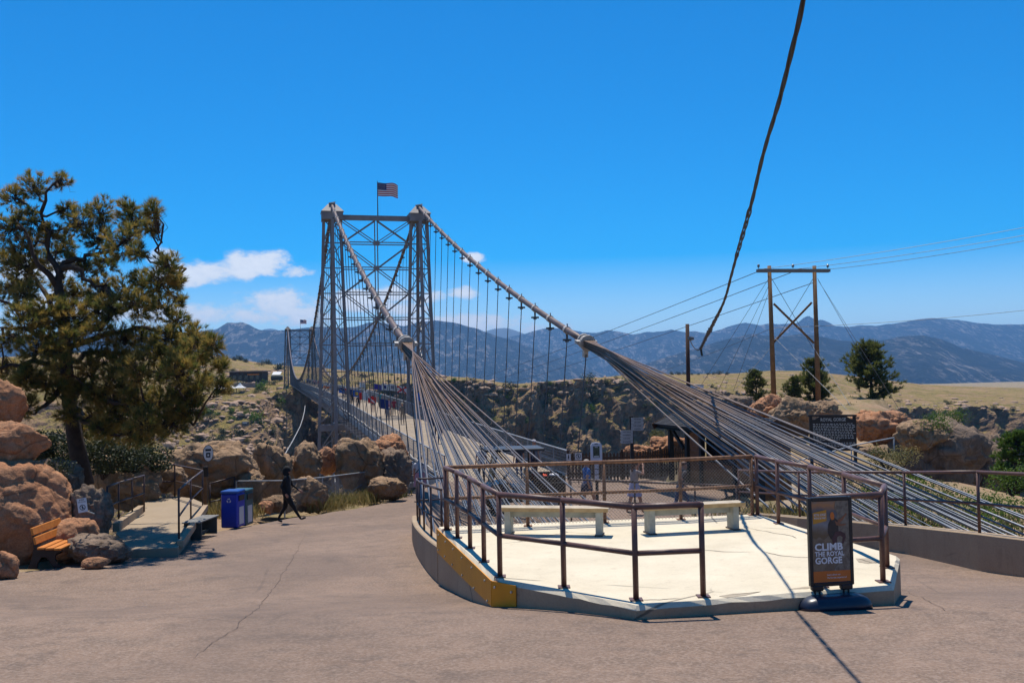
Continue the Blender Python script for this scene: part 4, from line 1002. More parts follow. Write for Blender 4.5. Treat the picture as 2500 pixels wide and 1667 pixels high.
# ---- the big pine at left
rnd = random.Random(11)
PY = 26.5
pine = empty('pine_tree', atY(185, 1160, PY), 'large golden-green pine tree leaning over the rocks at left', 'tree')
def V(px, py, dy=0.0): return atY(px, py, PY + dy)
wood = MB()
trunk = [V(205, 1185), V(185, 1080), V(168, 980), V(162, 900), V(158, 820), V(150, 740), V(140, 690), V(150, 655)]
wood.tube(trunk, [.27, .22, .185, .17, .16, .14, .115, .1], 9)
LIMBS = [[V(150, 655), V(185, 632, .2), V(225, 622, .3), V(290, 600, .2), V(350, 560, 0)], [V(150, 655), V(200, 660, -.3), V(232, 700, -.4), V(262, 705, -.4)],
         [V(150, 680), V(115, 600, .3), V(100, 520, .2), V(112, 470, 0), V(150, 435, 0)], [V(140, 700), V(80, 620, -.5), V(40, 540, -.6)],
         [V(158, 830), V(230, 800, -.6), V(300, 760, -1), V(390, 700, -1.1), V(430, 650, -1)], [V(162, 880), V(230, 860, .4), V(300, 880, .6), V(360, 905, .6), V(440, 930, .5), V(530, 935, .4)],
         [V(160, 850), V(260, 815, -.4), V(360, 800, -.8), V(450, 815, -1), V(525, 835, -1)], [V(160, 780), V(90, 760, -.8), V(20, 740, -1.2), V(-60, 720, -1.4)],
         [V(162, 890), V(80, 880, -.6), V(0, 900, -1), V(-80, 880, -1)], [V(165, 940), V(230, 950, -1), V(310, 985, -1.6), V(400, 1020, -1.8), V(470, 1030, -1.6)],
         [V(170, 990), V(230, 1040, -1.2), V(280, 1060, -1.6)], [V(160, 800), V(100, 700, .9), V(60, 650, 1.2)], [V(162, 860), V(60, 800, .8), V(-20, 800, 1)], [V(160, 830), V(260, 740, .8), V(330, 690, 1.0)], [V(165, 930), V(110, 990, -.7), V(70, 1010, -1)], [V(262, 705, -.4), V(310, 740, -.5), V(350, 770, -.6)]]
LIMBS = [[q for a, b in zip(L, L[1:]) for q in (a, a.lerp(b, .35) + Vector((rnd.gauss(0, .06), rnd.gauss(0, .06), rnd.gauss(0, .06))), a.lerp(b, .7) + Vector((rnd.gauss(0, .06), rnd.gauss(0, .06), rnd.gauss(0, .06))))] + [L[-1]] for L in LIMBS]
for L in LIMBS: wood.tube(L, [.095 - .078 * i / (len(L) - 1) for i in range(len(L))], 7)
LP = [p.lerp(q, f) for L in LIMBS for p, q in zip(L, L[1:]) for f in (0, .25, .5, .75)] + [p for p in trunk[3:]]
CL = [(30, 480, 38), (85, 455, 42), (150, 440, 26), (20, 560, 55), (75, 540, 45), (60, 600, 45), (130, 575, 42), (200, 545, 48), (165, 510, 30), (250, 515, 42), (310, 510, 32), (330, 540, 50), (300, 590, 52), (240, 580, 46), (372, 515, 26), (370, 555, 22), (335, 615, 26), (160, 600, 35),
      (60, 650, 55), (20, 640, 45), (110, 640, 40), (20, 710, 45), (75, 700, 38), (410, 650, 36), (385, 690, 45), (432, 690, 22), (345, 680, 35), (300, 710, 46), (440, 735, 20), (330, 750, 46), (390, 750, 40), (430, 780, 34), (270, 750, 42), (150, 700, 36), (200, 720, 40), (240, 725, 34), (180, 780, 52), (120, 800, 55), (60, 780, 50), (100, 850, 58), (30, 830, 45),
      (480, 815, 34), (520, 840, 26), (450, 850, 38), (400, 830, 45), (490, 885, 38), (540, 890, 22), (440, 905, 42), (545, 940, 22), (500, 930, 28), (390, 915, 48), (335, 900, 42), (270, 930, 40), (450, 965, 42), (395, 985, 52), (335, 970, 45), (470, 1005, 36), (420, 1035, 42), (350, 1035, 46), (280, 1010, 42), (300, 1060, 36), (230, 1010, 30), (200, 1050, 34), (190, 940, 26), (250, 870, 40), (300, 830, 45), (350, 830, 40), (240, 810, 40),
      (230, 760, 40), (140, 860, 45), (220, 900, 40), (300, 880, 40), (110, 760, 45), (60, 720, 40), (210, 660, 30), (260, 640, 38), (170, 640, 30), (250, 690, 30), (480, 850, 40), (380, 870, 45), (430, 880, 40), (320, 1000, 45), (440, 1000, 40), (260, 1050, 45), (380, 1050, 45), (470, 960, 40), (60, 930, 40), (110, 930, 38), (60, 990, 34), (260, 985, 38), (300, 940, 40), (165, 1010, 30), (250, 1040, 36), (330, 1060, 34), (165, 750, 34), (178, 830, 36), (150, 900, 36), (195, 960, 34), (140, 960, 30), (230, 960, 30), (-60, 600, 60), (-60, 700, 60), (-70, 800, 60), (-60, 900, 50), (20, 910, 40), (70, 920, 40)]
crown = MB(); crown2 = MB(); crown.cur = 0
for (cx, cy, r) in CL:
    dy = rnd.uniform(-3.6, -.3) if cx > 330 else rnd.uniform(-2.2, .8) if cx > 250 else rnd.uniform(-.2, 2.4)
    if 50 < cx < 310 and 740 < cy < 1045: dy = rnd.uniform(-1.6, -.7)
    c = V(cx, cy, dy); R = r * PY / F * .92
    a = min(LP, key=lambda q: (q - c).length + rnd.uniform(0, .25)); branch(wood, a, c, .04, .016, rnd, .2)
    nt = int(24 + (r / 26) ** 2 * 20)
    for i in range(nt):
        d = Vector((rnd.gauss(0, 1), rnd.gauss(0, 1), rnd.gauss(.1, .9))).normalized() * R * rnd.uniform(.3, 1.1) ** .6
        p = c + d; ax = (d + Vector((0, 0, .45 * R))).normalized()
        br = branch(wood, c.lerp(a, rnd.uniform(0, .4)) + Vector((rnd.gauss(0, .03), rnd.gauss(0, .03), 0)), p, .009, .004, rnd, .28, 3)
        tuft(crown if rnd.random() < .62 else crown2, p, ax, rnd.uniform(.14, .21), 28, rnd, .0068)
for i in range(90):                                  # bare dead twigs under the crown
    a = rnd.choice(LP); d = Vector((rnd.gauss(0, 1), rnd.gauss(0, 1), rnd.gauss(-.5, .6))).normalized() * rnd.uniform(.3, .9); branch(wood, a, a + d, .012, .003, rnd, .35, 4)
wood.build('trunk', M_BARK, pine, smooth_=True)
cr = crown.build('crown', M_NEEDLE, pine); tag(cr, 'gold needle tufts with sunlit tone put into their colour'); cr2 = crown2.build('crown', M_NEEDLE2, pine); tag(cr2, 'dark green needle tufts')

# ---- leafy shrubs and small trees
def shrub_mesh(rad, n, leaf, seed, lob=7, flat=.85):
    r_ = random.Random(seed); mb = MB(); lobes = [(Vector((r_.gauss(0, .5), r_.gauss(0, .5), r_.uniform(.25, 1.0) * flat)) * rad * .62, rad * r_.uniform(.32, .55)) for _ in range(lob)]
    for i in range(n):
        c, R = r_.choice(lobes); d = Vector((r_.gauss(0, 1), r_.gauss(0, 1), r_.gauss(.15, 1))).normalized() * R * r_.uniform(.55, 1.05); p = c + d
        if p.z < 0: p.z *= -.3
        e = Vector((r_.gauss(0, 1), r_.gauss(0, 1), r_.gauss(.3, .8))).normalized() * leaf * r_.uniform(.7, 1.4); f = e.cross(Vector((r_.gauss(0, 1), r_.gauss(0, 1), r_.gauss(0, 1)))).normalized() * leaf * .42
        k = len(mb.v); mb.v += [p, p + e * .5 + f, p + e, p + e * .5 - f]; mb.f.append([k, k + 1, k + 2, k + 3]); mb.mi.append(0)
    st = MB()
    for c, R in lobes: st.tube([Vector((0, 0, -.15 * rad)), c * .5 + Vector((0, 0, -.05 * rad)), c], [.035 * rad, .02 * rad, .008 * rad], 4)
    return mb, st
def shrub(p, rad, label, m, seed, n=900, leaf=None, name='shrub', cat='shrub', group=None, flat=.85):
    root = empty(name, p, label, cat, group); ORG[root] = Vector()
    mb, st = shrub_mesh(rad, n, leaf or rad * .075, seed, flat=flat); mb.build('foliage', m, root); st.build('stem', M_BARK, root); ORG[root] = Vector(p); return root
def grass_patch(name, pts, h, n, seed, label, m=None, w=.006):
    """pts: (centre, spread) list"""
    r_ = random.Random(seed); mb = MB(); c0 = pts[0][0]
    for i in range(n):
        c, s_ = r_.choice(pts); p = c + Vector((r_.gauss(0, s_), r_.gauss(0, s_ * .6), 0)); a = r_.uniform(0, 2 * pi); l = h * r_.uniform(.5, 1.2); lean = r_.uniform(.05, .5); d = Vector((cos(a) * lean, sin(a) * lean, 1)).normalized() * l; s2 = Vector((-sin(a), cos(a), 0)) * w
        mb.add([p - s2, p + s2, p + d * .6 + s2 * .7, p + d + Vector((cos(a), sin(a), -.3)) * l * .12], [(0, 1, 2, 3)])
    return mb.build(name, m or M_GRASS, loc=c0, label=label, cat='grass', kind='stuff')
shrub(atY(250, 1105, 29.5) - up * .6, 1.35, 'dark shaded bush behind the pine trunk', M_LEAFD, 37, 4200, .075)
shrub(atY(130, 1075, 28.5) - up * .6, 1.2, 'dark shaded bush left of the pine trunk', M_LEAFD, 38, 3800, .075)
shrub(atY(345, 1110, 31) - up * .5, 1.1, 'dark shaded bush above the walkway railing', M_LEAFD, 39, 3400, .075)
shrub(atY(130, 1125, 23.0) - up * .5, .7, 'small dark shrub in the shade below the pine', M_LEAFD, 31, 500)
shrub(atY(175, 1230, 23.3) - up * .3, .45, 'low dark weed shrub between the huge rock and the notice', M_LEAFD, 32, 400)
grass_patch('dry_grass', [(G(x, y, -.05), .35) for x, y in ((520, 1255), (505, 1235), (480, 1215), (545, 1262), (590, 1262), (800, 1240), (830, 1235), (870, 1228), (770, 1245), (905, 1220))], .5, 2600, 41, 'dry pale grass along the wire fence and boulders')
grass_patch('green_weeds', [(G(x, y, -.05), .3) for x, y in ((610, 1250), (625, 1245), (895, 1222), (930, 1216), (960, 1213), (800, 1232), (820, 1228))], .38, 1500, 42, 'green weeds at the foot of the wire fence', M_LEAFO, .012)
shrub(G(615, 1246), .55, 'green bush at the left end of the wire fence', M_LEAFO, 33, 600)
shrub(G(815, 1226), .5, 'yellow-green bush behind the middle of the wire fence', M_LEAFO, 34, 600)
shrub(G(888, 1215), .5, 'straw coloured bush behind the end of the wire fence', M_GRASS, 35, 500)
shrub(atY(890, 1085, 43) - up * .8, 1.1, 'grassy bush growing on top of the brown boulders', M_LEAFO, 36, 700)
# ================================================================== LEFT: WALKWAY, BENCHES, BINS, FENCE
ZW = -1.08
wk = [onz(x, y, ZW) for x, y in ((283, 1300), (318, 1342), (434, 1336), (446, 1316), (470, 1275), (500, 1243), (497, 1228), (470, 1216), (428, 1211), (360, 1218), (335, 1252))]
walk = empty('walkway', wk[0], 'concrete walkway dappled with pine shade at left', 'walkway')
MB().prism([(p.x, p.y) for p in wk], -2.3, ZW).build('walkway_slab', M_WALK, walk)
def thick_wall(name, pts, h, t, m, parent):
    mb = MB()
    for a, b in zip(pts, pts[1:]): mb.bar(a + up * h / 2, b + up * h / 2, t, h)
    return mb.build(name, m, parent)
a_, b_ = onz(283, 1297, ZW), onz(345, 1251, ZW)
MB().bar(a_ + up * .1, b_ + up * .1, .16, .22).build('kerb', M_WALL, walk)
MB().bar(onz(440, 1330, ZW) + up * .02, onz(502, 1240, ZW) + up * .02, .14, .16).build('kerb', M_WALL, walk)
railing('walkway_railing', 'short dark pipe railing on the left of the walkway', [onz(x, y, ZW + .1) for x, y in ((262, 1285), (290, 1271), (323, 1258), (352, 1247))], 1.0, M_DKRAIL, .026, (.5,), 'railings of the shaded walkway')
railing('walkway_railing', 'dark pipe railing along the back and right of the walkway', [onz(x, y, ZW) for x, y in ((300, 1222), (364, 1220), (427, 1213), (495, 1234), (466, 1268), (437, 1325))], [1.05, 1.05, 1.05, 1.05, 1.07, 1.22], M_DKRAIL, .026, (.5,), 'railings of the shaded walkway')
railing('walkway_railing', 'brown pipe railing between the sign post and the wire fence', [G(513, 1257), G(573, 1247)], [1.05, 1.18], M_DKRAIL, .026, (.42,), 'railings of the shaded walkway')
# notice on the rock
M_SIGNW = mat('sign_white', (.62, .62, .62), (.56, .56, .56), rough=.5); M_INK = mat('sign_ink', (.015, .015, .018), rough=.6)
def person_icon(M, s, parent, m=M_INK):
    MB().plate(M @ Matrix.Translation((0, .32 * s, 0)), [(.11 * s * cos(a), .11 * s * sin(a)) for a in [i * pi / 6 for i in range(12)]], .002).build('printed_figure', m, parent)
    MB().plate(M, [(-.12 * s, .2 * s), (.12 * s, .2 * s), (.16 * s, -.1 * s), (.09 * s, -.1 * s), (.12 * s, -.42 * s), (.02 * s, -.42 * s), (0, -.12 * s), (-.06 * s, -.42 * s), (-.15 * s, -.4 * s), (-.1 * s, -.05 * s)], .002).build('printed_figure', m, parent)
def ring_icon(M, s, parent, m=M_INK, slash=True):
    mb = MB(); N = 24; vs = []
    for i in range(N): a = 2 * pi * i / N; vs += [M @ Vector((s * cos(a), s * sin(a), 0)), M @ Vector((s * .8 * cos(a), s * .8 * sin(a), 0)), M @ Vector((s * cos(a), s * sin(a), .002)), M @ Vector((s * .8 * cos(a), s * .8 * sin(a), .002))]
    mb.v = vs
    for i in range(N): j = (i + 1) % N; mb.f += [[i * 4 + 2, j * 4 + 2, j * 4 + 3, i * 4 + 3], [i * 4, i * 4 + 2, i * 4 + 3, i * 4 + 1], [i * 4, j * 4, j * 4 + 2, i * 4 + 2], [i * 4 + 1, i * 4 + 3, j * 4 + 3, j * 4 + 1]]; mb.mi += [0] * 4
    mb.build('printed_ring', m, parent)
    if slash: MB().plate(M @ Matrix.Rotation(radians(-45), 4, 'Z'), [(-s * .85, -s * .09), (s * .85, -s * .09), (s * .85, s * .09), (-s * .85, s * .09)], .003).build('printed_slash', m, parent)
p = atY(201, 1233, 20.7); nt_ = empty('notice', p, 'small white KEEP OFF ROCKS notice on the dark rock', 'sign'); Mn = facing(p, (.25, -1, .12)) @ Matrix.Rotation(radians(8), 4, 'Z')
MB().plate(Mn, [(-.095, -.15), (.095, -.15), (.095, .15), (-.095, .15)], .006).build('panel', M_SIGNW, nt_)
text('KEEP', .05, Mn @ Matrix.Translation((0, .115, .007)), M_INK, nt_, width=.1); text('OFF ROCKS', .04, Mn @ Matrix.Translation((0, .07, .007)), M_INK, nt_, width=.16)
ring_icon(Mn @ Matrix.Translation((0, -.045, .007)), .06, nt_); person_icon(Mn @ Matrix.Translation((0, -.045, .009)), .09, nt_)
MB().tube([p - Vector((.0, -.02, .1)), p - Vector((-.03, -.5, .25))], .015, 6).build('bracket', M_BOLT, nt_)

# ---- orange bench
M_ORANGE = mat('orange_stained_plank', (.60, .21, .03), (.47, .15, .02), rough=.55, scale=9, bump=.2)
ob = G(95, 1389); bench = empty('park_bench', ob + Vector((.35, .6, 0)), 'orange plank bench with black ends beside the huge rock', 'bench')
ax = Vector((-.08, 1, 0)).normalized(); fx = Vector((1, .08, 0)).normalized(); o0 = ob + Vector((-.12, 0, 0))
def bp(f, l, z): return o0 + fx * f + ax * l + up * z
rzb = atan2(ax.y, ax.x)
for k in range(3): MB().box(bp(.20 + .165 * k, .62, .44 - .012 * k), (1.5, .148, .045), rzb, bev=.01).build('seat_plank', M_ORANGE, bench)
tilt = Matrix.Rotation(rzb, 3, 'Z') @ Matrix.Rotation(radians(-14), 3, 'X')
for k in range(2): MB().box(bp(.075 - .05 * k, .62, .60 + .19 * k), (1.5, .045, .155), rot=Matrix.Rotation(rzb, 3, 'Z') @ Matrix.Rotation(radians(-13), 3, 'X'), bev=.01).build('back_plank', M_ORANGE, bench)
for l in (.06, 1.18):
    prof = [(-.12, 0), (-.05, .2), (0, .42), (-.05, .86), (-.0, .88), (.09, .5), (.16, .41), (.56, .385), (.56, .35), (.44, .3), (.42, .2), (.46, .1), (.56, 0), (.42, 0), (.33, .12), (.27, .24), (.15, .24), (.08, .12), (.06, 0)]
    mb = MB(); N = len(prof); vs = [bp(x, l - .03, z) for x, z in prof] + [bp(x, l + .03, z) for x, z in prof]
    mb.add(vs, [list(range(N)), [N + i for i in range(N)][::-1]] + [[i, N + i, N + (i + 1) % N, (i + 1) % N] for i in range(N)]); mb.build('end_frame', M_BLACK, bench)
MB().bar(bp(.25, .09, .2), bp(.25, 1.15, .2), .03).build('stretcher', M_BLACK, bench)
# ---- grey slatted bench
gb = G(470, 1318); gbench = empty('slatted_bench', gb, 'low grey slatted bench in front of the walkway', 'bench'); gx = Vector((.08, 1, 0)).normalized(); gf = Vector((1, -.08, 0)).normalized(); rzg = atan2(gx.y, gx.x)
M_GREY = mat('grey_slat', (.23, .22, .2), (.15, .145, .135), rough=.75, scale=8); M_GPAN = mat('grey_green_panel', (.07, .085, .08), (.05, .06, .058), rough=.7)
for k in range(5): MB().box(gb + gf * (-.19 + .095 * k) + gx * .55 + up * .46, (1.36, .08, .035), rzg, bev=.005).build('slat', M_GREY, gbench)
for l in (.03, 1.05): MB().box(gb + gx * l + up * .22, (.05, .47, .44), rzg, bev=.005).build('end_panel', M_GPAN, gbench)
MB().box(gb + gx * .54 + up * .1, (.97, .05, .06), rzg).build('stretcher', M_GPAN, gbench)
# ---- bins
def bin_(p, col_m, label, lid_m, rz):
    root = empty('recycling_bin', p, label, 'bin', 'bins by the walkway'); ORG[root] = Vector(); root.rotation_euler.z = rz
    MB().box((0, 0, .5), (.5, .56, .98), bev=.03).build('body', col_m, root)
    lid = MB().box((0, 0, 1.035), (.52, .58, .088), bev=.04).build('lid', lid_m, root)
    MB().box((.26, 0, .86), (.03, .36, .16)).build('opening', M_BLACK, root)
    MB().box((.258, 0, .35), (.012, .3, .5)).build('side_label', M_SIGNW, root)
    Mx = Matrix.Translation((0, -.282, .80)) @ Matrix.Rotation(radians(90), 4, 'X')
    for k in range(3):
        Mk = Mx @ Matrix.Rotation(radians(120 * k), 4, 'Z')
        MB().plate(Mk, [(-.045, .035), (.005, .035), (.005, .02), (.04, .048), (.005, .075), (.005, .06), (-.03, .06)], .003).build('recycling_arrow', M_SIGNW, root)
    ORG[root] = Vector(p); return root
M_BBLUE = mat('blue_bin_plastic', (.006, .03, .36), (.008, .036, .40), rough=.4, scale=3); M_BTEAL = mat('teal_bin_plastic', (.03, .10, .11), (.025, .085, .1), rough=.45, scale=3)
bb = G(562, 1290) + Vector((0, .3, 0)); bin_(bb, M_BBLUE, 'blue recycling bin with white arrows beside the grey bench', mat('blue_lid', (.01, .07, .32), rough=.4), radians(-8)); bin_(bb + Vector((.06, .68, -.05)), M_BTEAL, 'teal bin standing right behind the blue bin', M_BTEAL, radians(-8))
# ---- post with oval sign
sp = G(503, 1258); post = empty('sign_post', sp, 'wooden post with oval white and black sign beside the walkway', 'sign'); M_WPOST = mat('brown_post', (.26, .14, .06), (.17, .09, .04), rough=.8, scale=6)
hp = 108 * sp.y / F
MB().box(sp + up * (.16), (.15, .15, .36)).build('boot', M_BLACK, post); MB().box(sp + up * (hp * .42 + .17), (.13, .13, hp * .84), bev=.01).build('post', M_WPOST, post); MB().box(sp + up * (hp * .98), (.135, .135, .34)).build('cap', M_BLACK, post)
po = atY(508, 1106, sp.y - .12); Mo = facing(po, (.55, -1, 0)); H_ = 19 * sp.y / F; W_ = .155
MB().plate(Mo, [(W_ * cos(a) * 1.12, H_ * sin(a) * 1.08) for a in [i * pi / 12 for i in range(24)]], .02).build('sign_back', M_BLACK, post)
MB().plate(Mo @ Matrix.Translation((0, 0, .021)), [(W_ * cos(a), H_ * sin(a)) for a in [i * pi / 12 for i in range(24)]], .005).build('sign_face', M_SIGNW, post)
MB().plate(Mo @ Matrix.Translation((0, .11, .027)), [(-.09, -.035), (.09, -.035), (.09, .035), (-.09, .035)], .003).build('printed_bar', M_INK, post); MB().plate(Mo @ Matrix.Translation((0, -.06, .027)), [(-.07, -.08), (.07, -.08), (.07, .08), (-.07, .08)], .003).build('printed_box', M_INK, post)
MB().plate(Mo @ Matrix.Translation((0, -.06, .031)), [(-.03, -.03), (.03, -.03), (.03, .03), (-.03, .03)], .003).build('printed_square', M_SIGNW, post)
# ---- wire fence
M_GALV = mat('galvanised_pipe', (.42, .43, .43), (.3, .3, .3), rough=.45, scale=5, metal=.3)
fpts = [(577, 1249, 1174), (695, 1257, 1173), (787, 1240, 1165), (907, 1212, 1150)]
feet = [G(x, y) for x, y, _ in fpts]; tops = [atY(x, t, f.y) for (x, _, t), f in zip(fpts, feet)]
wf = empty('wire_fence', feet[0], 'galvanised chain link fence in front of the row of boulders', 'fence')
for f, t in zip(feet, tops): MB().tube([f - up * .1, t], .026, 8).build('post', M_GALV, wf)
for i in range(3):
    MB().tube([tops[i], tops[i + 1]], .022, 8).build('top_rail', M_GALV, wf)
    d = feet[i + 1] - feet[i]; L = hypot(d.x, d.y); h = min(tops[i].z - feet[i].z, tops[i + 1].z - feet[i + 1].z); k = int((L + h) / .085); mb = MB()
    for q in range(k + 1):
        for sg in (1, -1):
            x0 = q * .085 - (h if sg > 0 else 0); P = []
            for x, z in ((x0, 0), (x0 + sg * h, h)): P.append((x, z))
            (xa, za), (xb, zb) = P; dx = xb - xa; ta, tb = sorted(((0 - xa) / dx, (L - xa) / dx)); t0, t1 = max(0, ta), min(1, tb)
            if t1 - t0 < .02: continue
            def pt(t_): f_ = (xa + dx * t_) / L; return feet[i].lerp(feet[i + 1], f_).lerp(tops[i].lerp(tops[i + 1], f_), za + (zb - za) * t_ if h == 0 else (za + (zb - za) * t_) / h)
            mb.tube([pt(t0), pt(t1)], .0036, 3, cap=False)
    tag(mb.build('chain_link_mesh', mat('dull_wire', (.13, .125, .12), rough=.6), wf), kind='stuff')
MB().tube([tops[3] - up * .25, G(825, 1222)], .02, 6).build('brace', M_GALV, wf)
ps = atY(896, 1163, feet[3].y - .08); fs = empty('fence_sign', ps, 'square no-entry sign on the end of the wire fence', 'sign'); Ms = facing(ps, (.15, -1, 0)); q = .13
MB().plate(Ms, [(-q, -q), (q, -q), (q, q), (-q, q)], .008).build('panel', M_SIGNW, fs); ring_icon(Ms @ Matrix.Translation((0, .01, .009)), .095, fs); person_icon(Ms @ Matrix.Translation((0, .01, .011)), .13, fs)
# ================================================================== PLAZA THINGS
# ---- picket fence
M_PICK = mat('brown_picket', (.13, .075, .045), (.075, .045, .03), rough=.85, scale=7)
pk = [onz(x, y, -1.98) for x, y in ((1388, 1172), (1422, 1172), (1500, 1172), (1568, 1169), (1620, 1163), (1663, 1158), (1712, 1152))]
pf = empty('picket_fence', pk[0], 'brown wooden picket fence along the canyon edge', 'fence')
acc = [0]
for a, b in zip(pk, pk[1:]): acc.append(acc[-1] + (b - a).length)
def pk_at(l):
    for i in range(len(pk) - 1):
        if l <= acc[i + 1]: return pk[i].lerp(pk[i + 1], (l - acc[i]) / (acc[i + 1] - acc[i]))
    return pk[-1]
pm = MB().prism([(-.045, 0), (-.045, 1.16), (-.02, 1.22), (.02, 1.22), (.045, 1.16), (.045, 0)], 0, .022).mesh('picket', M_PICK)
l = .05; i = 0
rp = random.Random(4)
while l < acc[-1]:
    p = pk_at(l); q = pk_at(min(acc[-1], l + .05)); d = q - p if (q - p).length > .001 else pk[-1] - pk[-2]
    o = link('picket', pm, pf); o.location = p - ORG[pf] + up * rp.uniform(-.02, .02); o.rotation_euler = (radians(90), 0, atan2(d.y, d.x)); l += .152; i += 1
for h in (.28, .98):
    for a, b in zip(pk, pk[1:]): MB().bar(a + up * h + Vector((0, .03, 0)), b + up * h + Vector((0, .03, 0)), .04, .09).build('rail', M_PICK, pf)
for f in (0, .33, .62, 1): p = pk_at(acc[-1] * f); MB().box(p + up * .66 + Vector((0, .09, 0)), (.1, .1, 1.34)).build('post', M_PICK, pf)
for (px, py, lb, kind) in ((1412, 1114, 'square no-entry sign on the left end of the picket fence', 1), (1388, 1116, 'narrow black and white warning sign at the end of the picket fence', 0)):
    p = atY(px, py, 40.6); fs = empty('fence_sign', p, lb, 'sign'); Ms = facing(p, (0, -1, 0)); q = .145 if kind else .09
    MB().plate(Ms, [(-q, -.145), (q, -.145), (q, .145), (-q, .145)], .008).build('panel', M_SIGNW, fs)
    MB().tube([p + Vector((0, .02, -.1)), Vector((p.x, p.y + .02, -1.95))], .02, 6).build('stake', M_DKRAIL, fs)
    if kind: ring_icon(Ms @ Matrix.Translation((0, .01, .009)), .11, fs)
    person_icon(Ms @ Matrix.Translation((0, .01, .012)), .16 if kind else .22, fs)
# ---- kiosk
kp_ = G(1458, 1236); kiosk = empty('information_kiosk', kp_, 'slim white information kiosk with dark screen on the plaza', 'kiosk'); M_KW = mat('kiosk_white', (.58, .58, .63), (.52, .52, .57), rough=.4)
Mk = facing(kp_ + Vector((0, -.06, 0)), (.0, -1, 0)); ky = kp_.y / F
def kz(py): return atY(1458, py, kp_.y).z - kp_.z
kb, kt = kz(1129), kz(1079); hw_ = 14 * ky
MB().plate(Mk, [(-hw_, kb), (hw_, kb), (hw_, kt - .1), (hw_ * .7, kt - .015), (0, kt), (-hw_ * .7, kt - .015), (-hw_, kt - .1)], .09).build('housing', M_KW, kiosk)
sc_ = MB().plate(Mk @ Matrix.Translation((0, 0, .091)), [(-hw_ * .56, kz(1116)), (hw_ * .56, kz(1116)), (hw_ * .56, kz(1088)), (-hw_ * .56, kz(1088))], .004).build('screen', mat('dark_screen', (.01, .025, .02), (.05, .09, .06), rough=.2, scale=9), kiosk)
for y_, w_ in ((1090.5, .1), (1112, .16), (1114, .18)): MB().plate(Mk @ Matrix.Translation((0, kz(y_), .0955)), [(-w_ / 2, -.01), (w_ / 2, -.01), (w_ / 2, .01), (-w_ / 2, .01)], .002).build('screen_text', M_SIGNW, sc_)
MB().plate(Mk @ Matrix.Translation((0, kz(1083), .091)), [(-.06, -.012), (.06, -.012), (.06, .012), (-.06, .012)], .003).build('camera_slot', M_INK, kiosk)
MB().plate(Mk @ Matrix.Translation((.04, kz(1126), .091)), [(-.06, -.02), (.06, -.02), (.06, .02), (-.06, .02)], .003).build('card_reader', M_INK, kiosk)
MB().plate(Mk, [(-.065, kz(1172)), (.065, kz(1172)), (.065, kb), (-.065, kb)], .07).build('column', M_KW, kiosk)
for y_ in (1144, 1157): MB().plate(Mk @ Matrix.Translation((0, kz(y_), .071)), [(-.066, -.012), (.066, -.012), (.066, .012), (-.066, .012)], .002).build('column_band', M_INK, kiosk)
MB().plate(Mk, [(-.05, 0), (.05, 0), (.05, kz(1172)), (-.05, kz(1172))], .06).build('column_foot', M_INK, kiosk)
# ---- direction signs
dp = G(1545, 1186); ds_ = empty('direction_sign', dp, 'dark post with eight pale arrow boards above the picket fence', 'sign'); dy = dp.y
MB().box(dp + up * 1.45, (.14, .14, 2.9)).build('post', mat('dark_post', (.035, .03, .03), rough=.8), ds_)
M_ARW = mat('arrow_board', (.42, .42, .42), (.36, .36, .36), rough=.6)
for k, (a_, b_) in enumerate(zip(('RESTROOM', 'GIFT SHOP', 'FOOD & DRINK', 'GONDOLA'), ('PLAZA THEATER', 'VIA FERRATA', 'PLAYLAND', 'SKYCOASTER'))):
    for s_, cx, cy, t_ in ((1, 1556, 1023 + 8 * k, a_), (-1, 1530, 1054 + 8 * k, b_)):
        c = atY(cx, cy, dy - .12); Ma = facing(c, (0, -1, 0)); w_ = 15 * dy / F; h_ = 3.7 * dy / F
        bd = MB().plate(Ma, [(-w_ * s_, -h_), (w_ * .92 * s_, -h_), (w_ * 1.05 * s_, 0), (w_ * .92 * s_, h_), (-w_ * s_, h_)], .03).build('arrow_board', M_ARW, ds_)
        text(t_, h_ * 1.3, Ma @ Matrix.Translation((0, 0, .031)), M_INK, bd, width=w_ * (1.3 if len(t_) > 9 else 1.05))
# ---- wooden hut beside the cables
M_LOG = mat('stained_boards', (.22, .095, .035), (.13, .058, .024), rough=.75, scale=5); M_DBEAM = mat('dark_beam', (.02, .022, .024), rough=.7); M_ROOF = mat('dark_shingle', (.035, .037, .045), (.022, .023, .028), rough=.85, scale=4); M_SOFF = mat('soffit_board', (.09, .045, .022), rough=.8)
hut = empty('ticket_hut', B(-64, 8.6, -2), 'brown board hut with dark shingle roof behind the right cables', 'hut')
hs0, hs1, ht0, ht1, hz0, hz1, hzr = -65.0, -58.6, 7.1, 8.3, -2.15, .25, .78
def HB(s, t, z): return B(s, t, z)
nb = 13
for k in range(nb):
    z = hz0 + (hz1 - hz0) * (k + .5) / nb; hh = (hz1 - hz0) / nb - .012
    MB().bar(HB(hs0, ht0, z), HB(hs0 + 2.0, ht0, z), .06, hh).build('wall_board', M_LOG, hut)
    MB().bar(HB(hs1 - 1.4, ht0, z), HB(hs1 - .2, ht0, z), .06, hh).build('wall_board', M_LOG, hut)
    if k < 6: MB().bar(HB(hs0 + 2.0, ht0, z), HB(hs1 - 1.4, ht0, z), .06, hh).build('wall_board', M_LOG, hut)
    MB().bar(HB(hs0, ht0 + .05, z), HB(hs0, ht1, z), .06, hh).build('wall_board', M_LOG, hut)
MB().box(HB((hs0 + hs1) / 2 - .2, (ht0 + ht1) / 2 + .3, (hz0 + hz1) / 2), (ht1 - ht0 - .5, hs1 - hs0 - .8, hz1 - hz0), rz=TH).build('inner_wall', mat('dark_interior', (.03, .03, .035), rough=.8), hut)
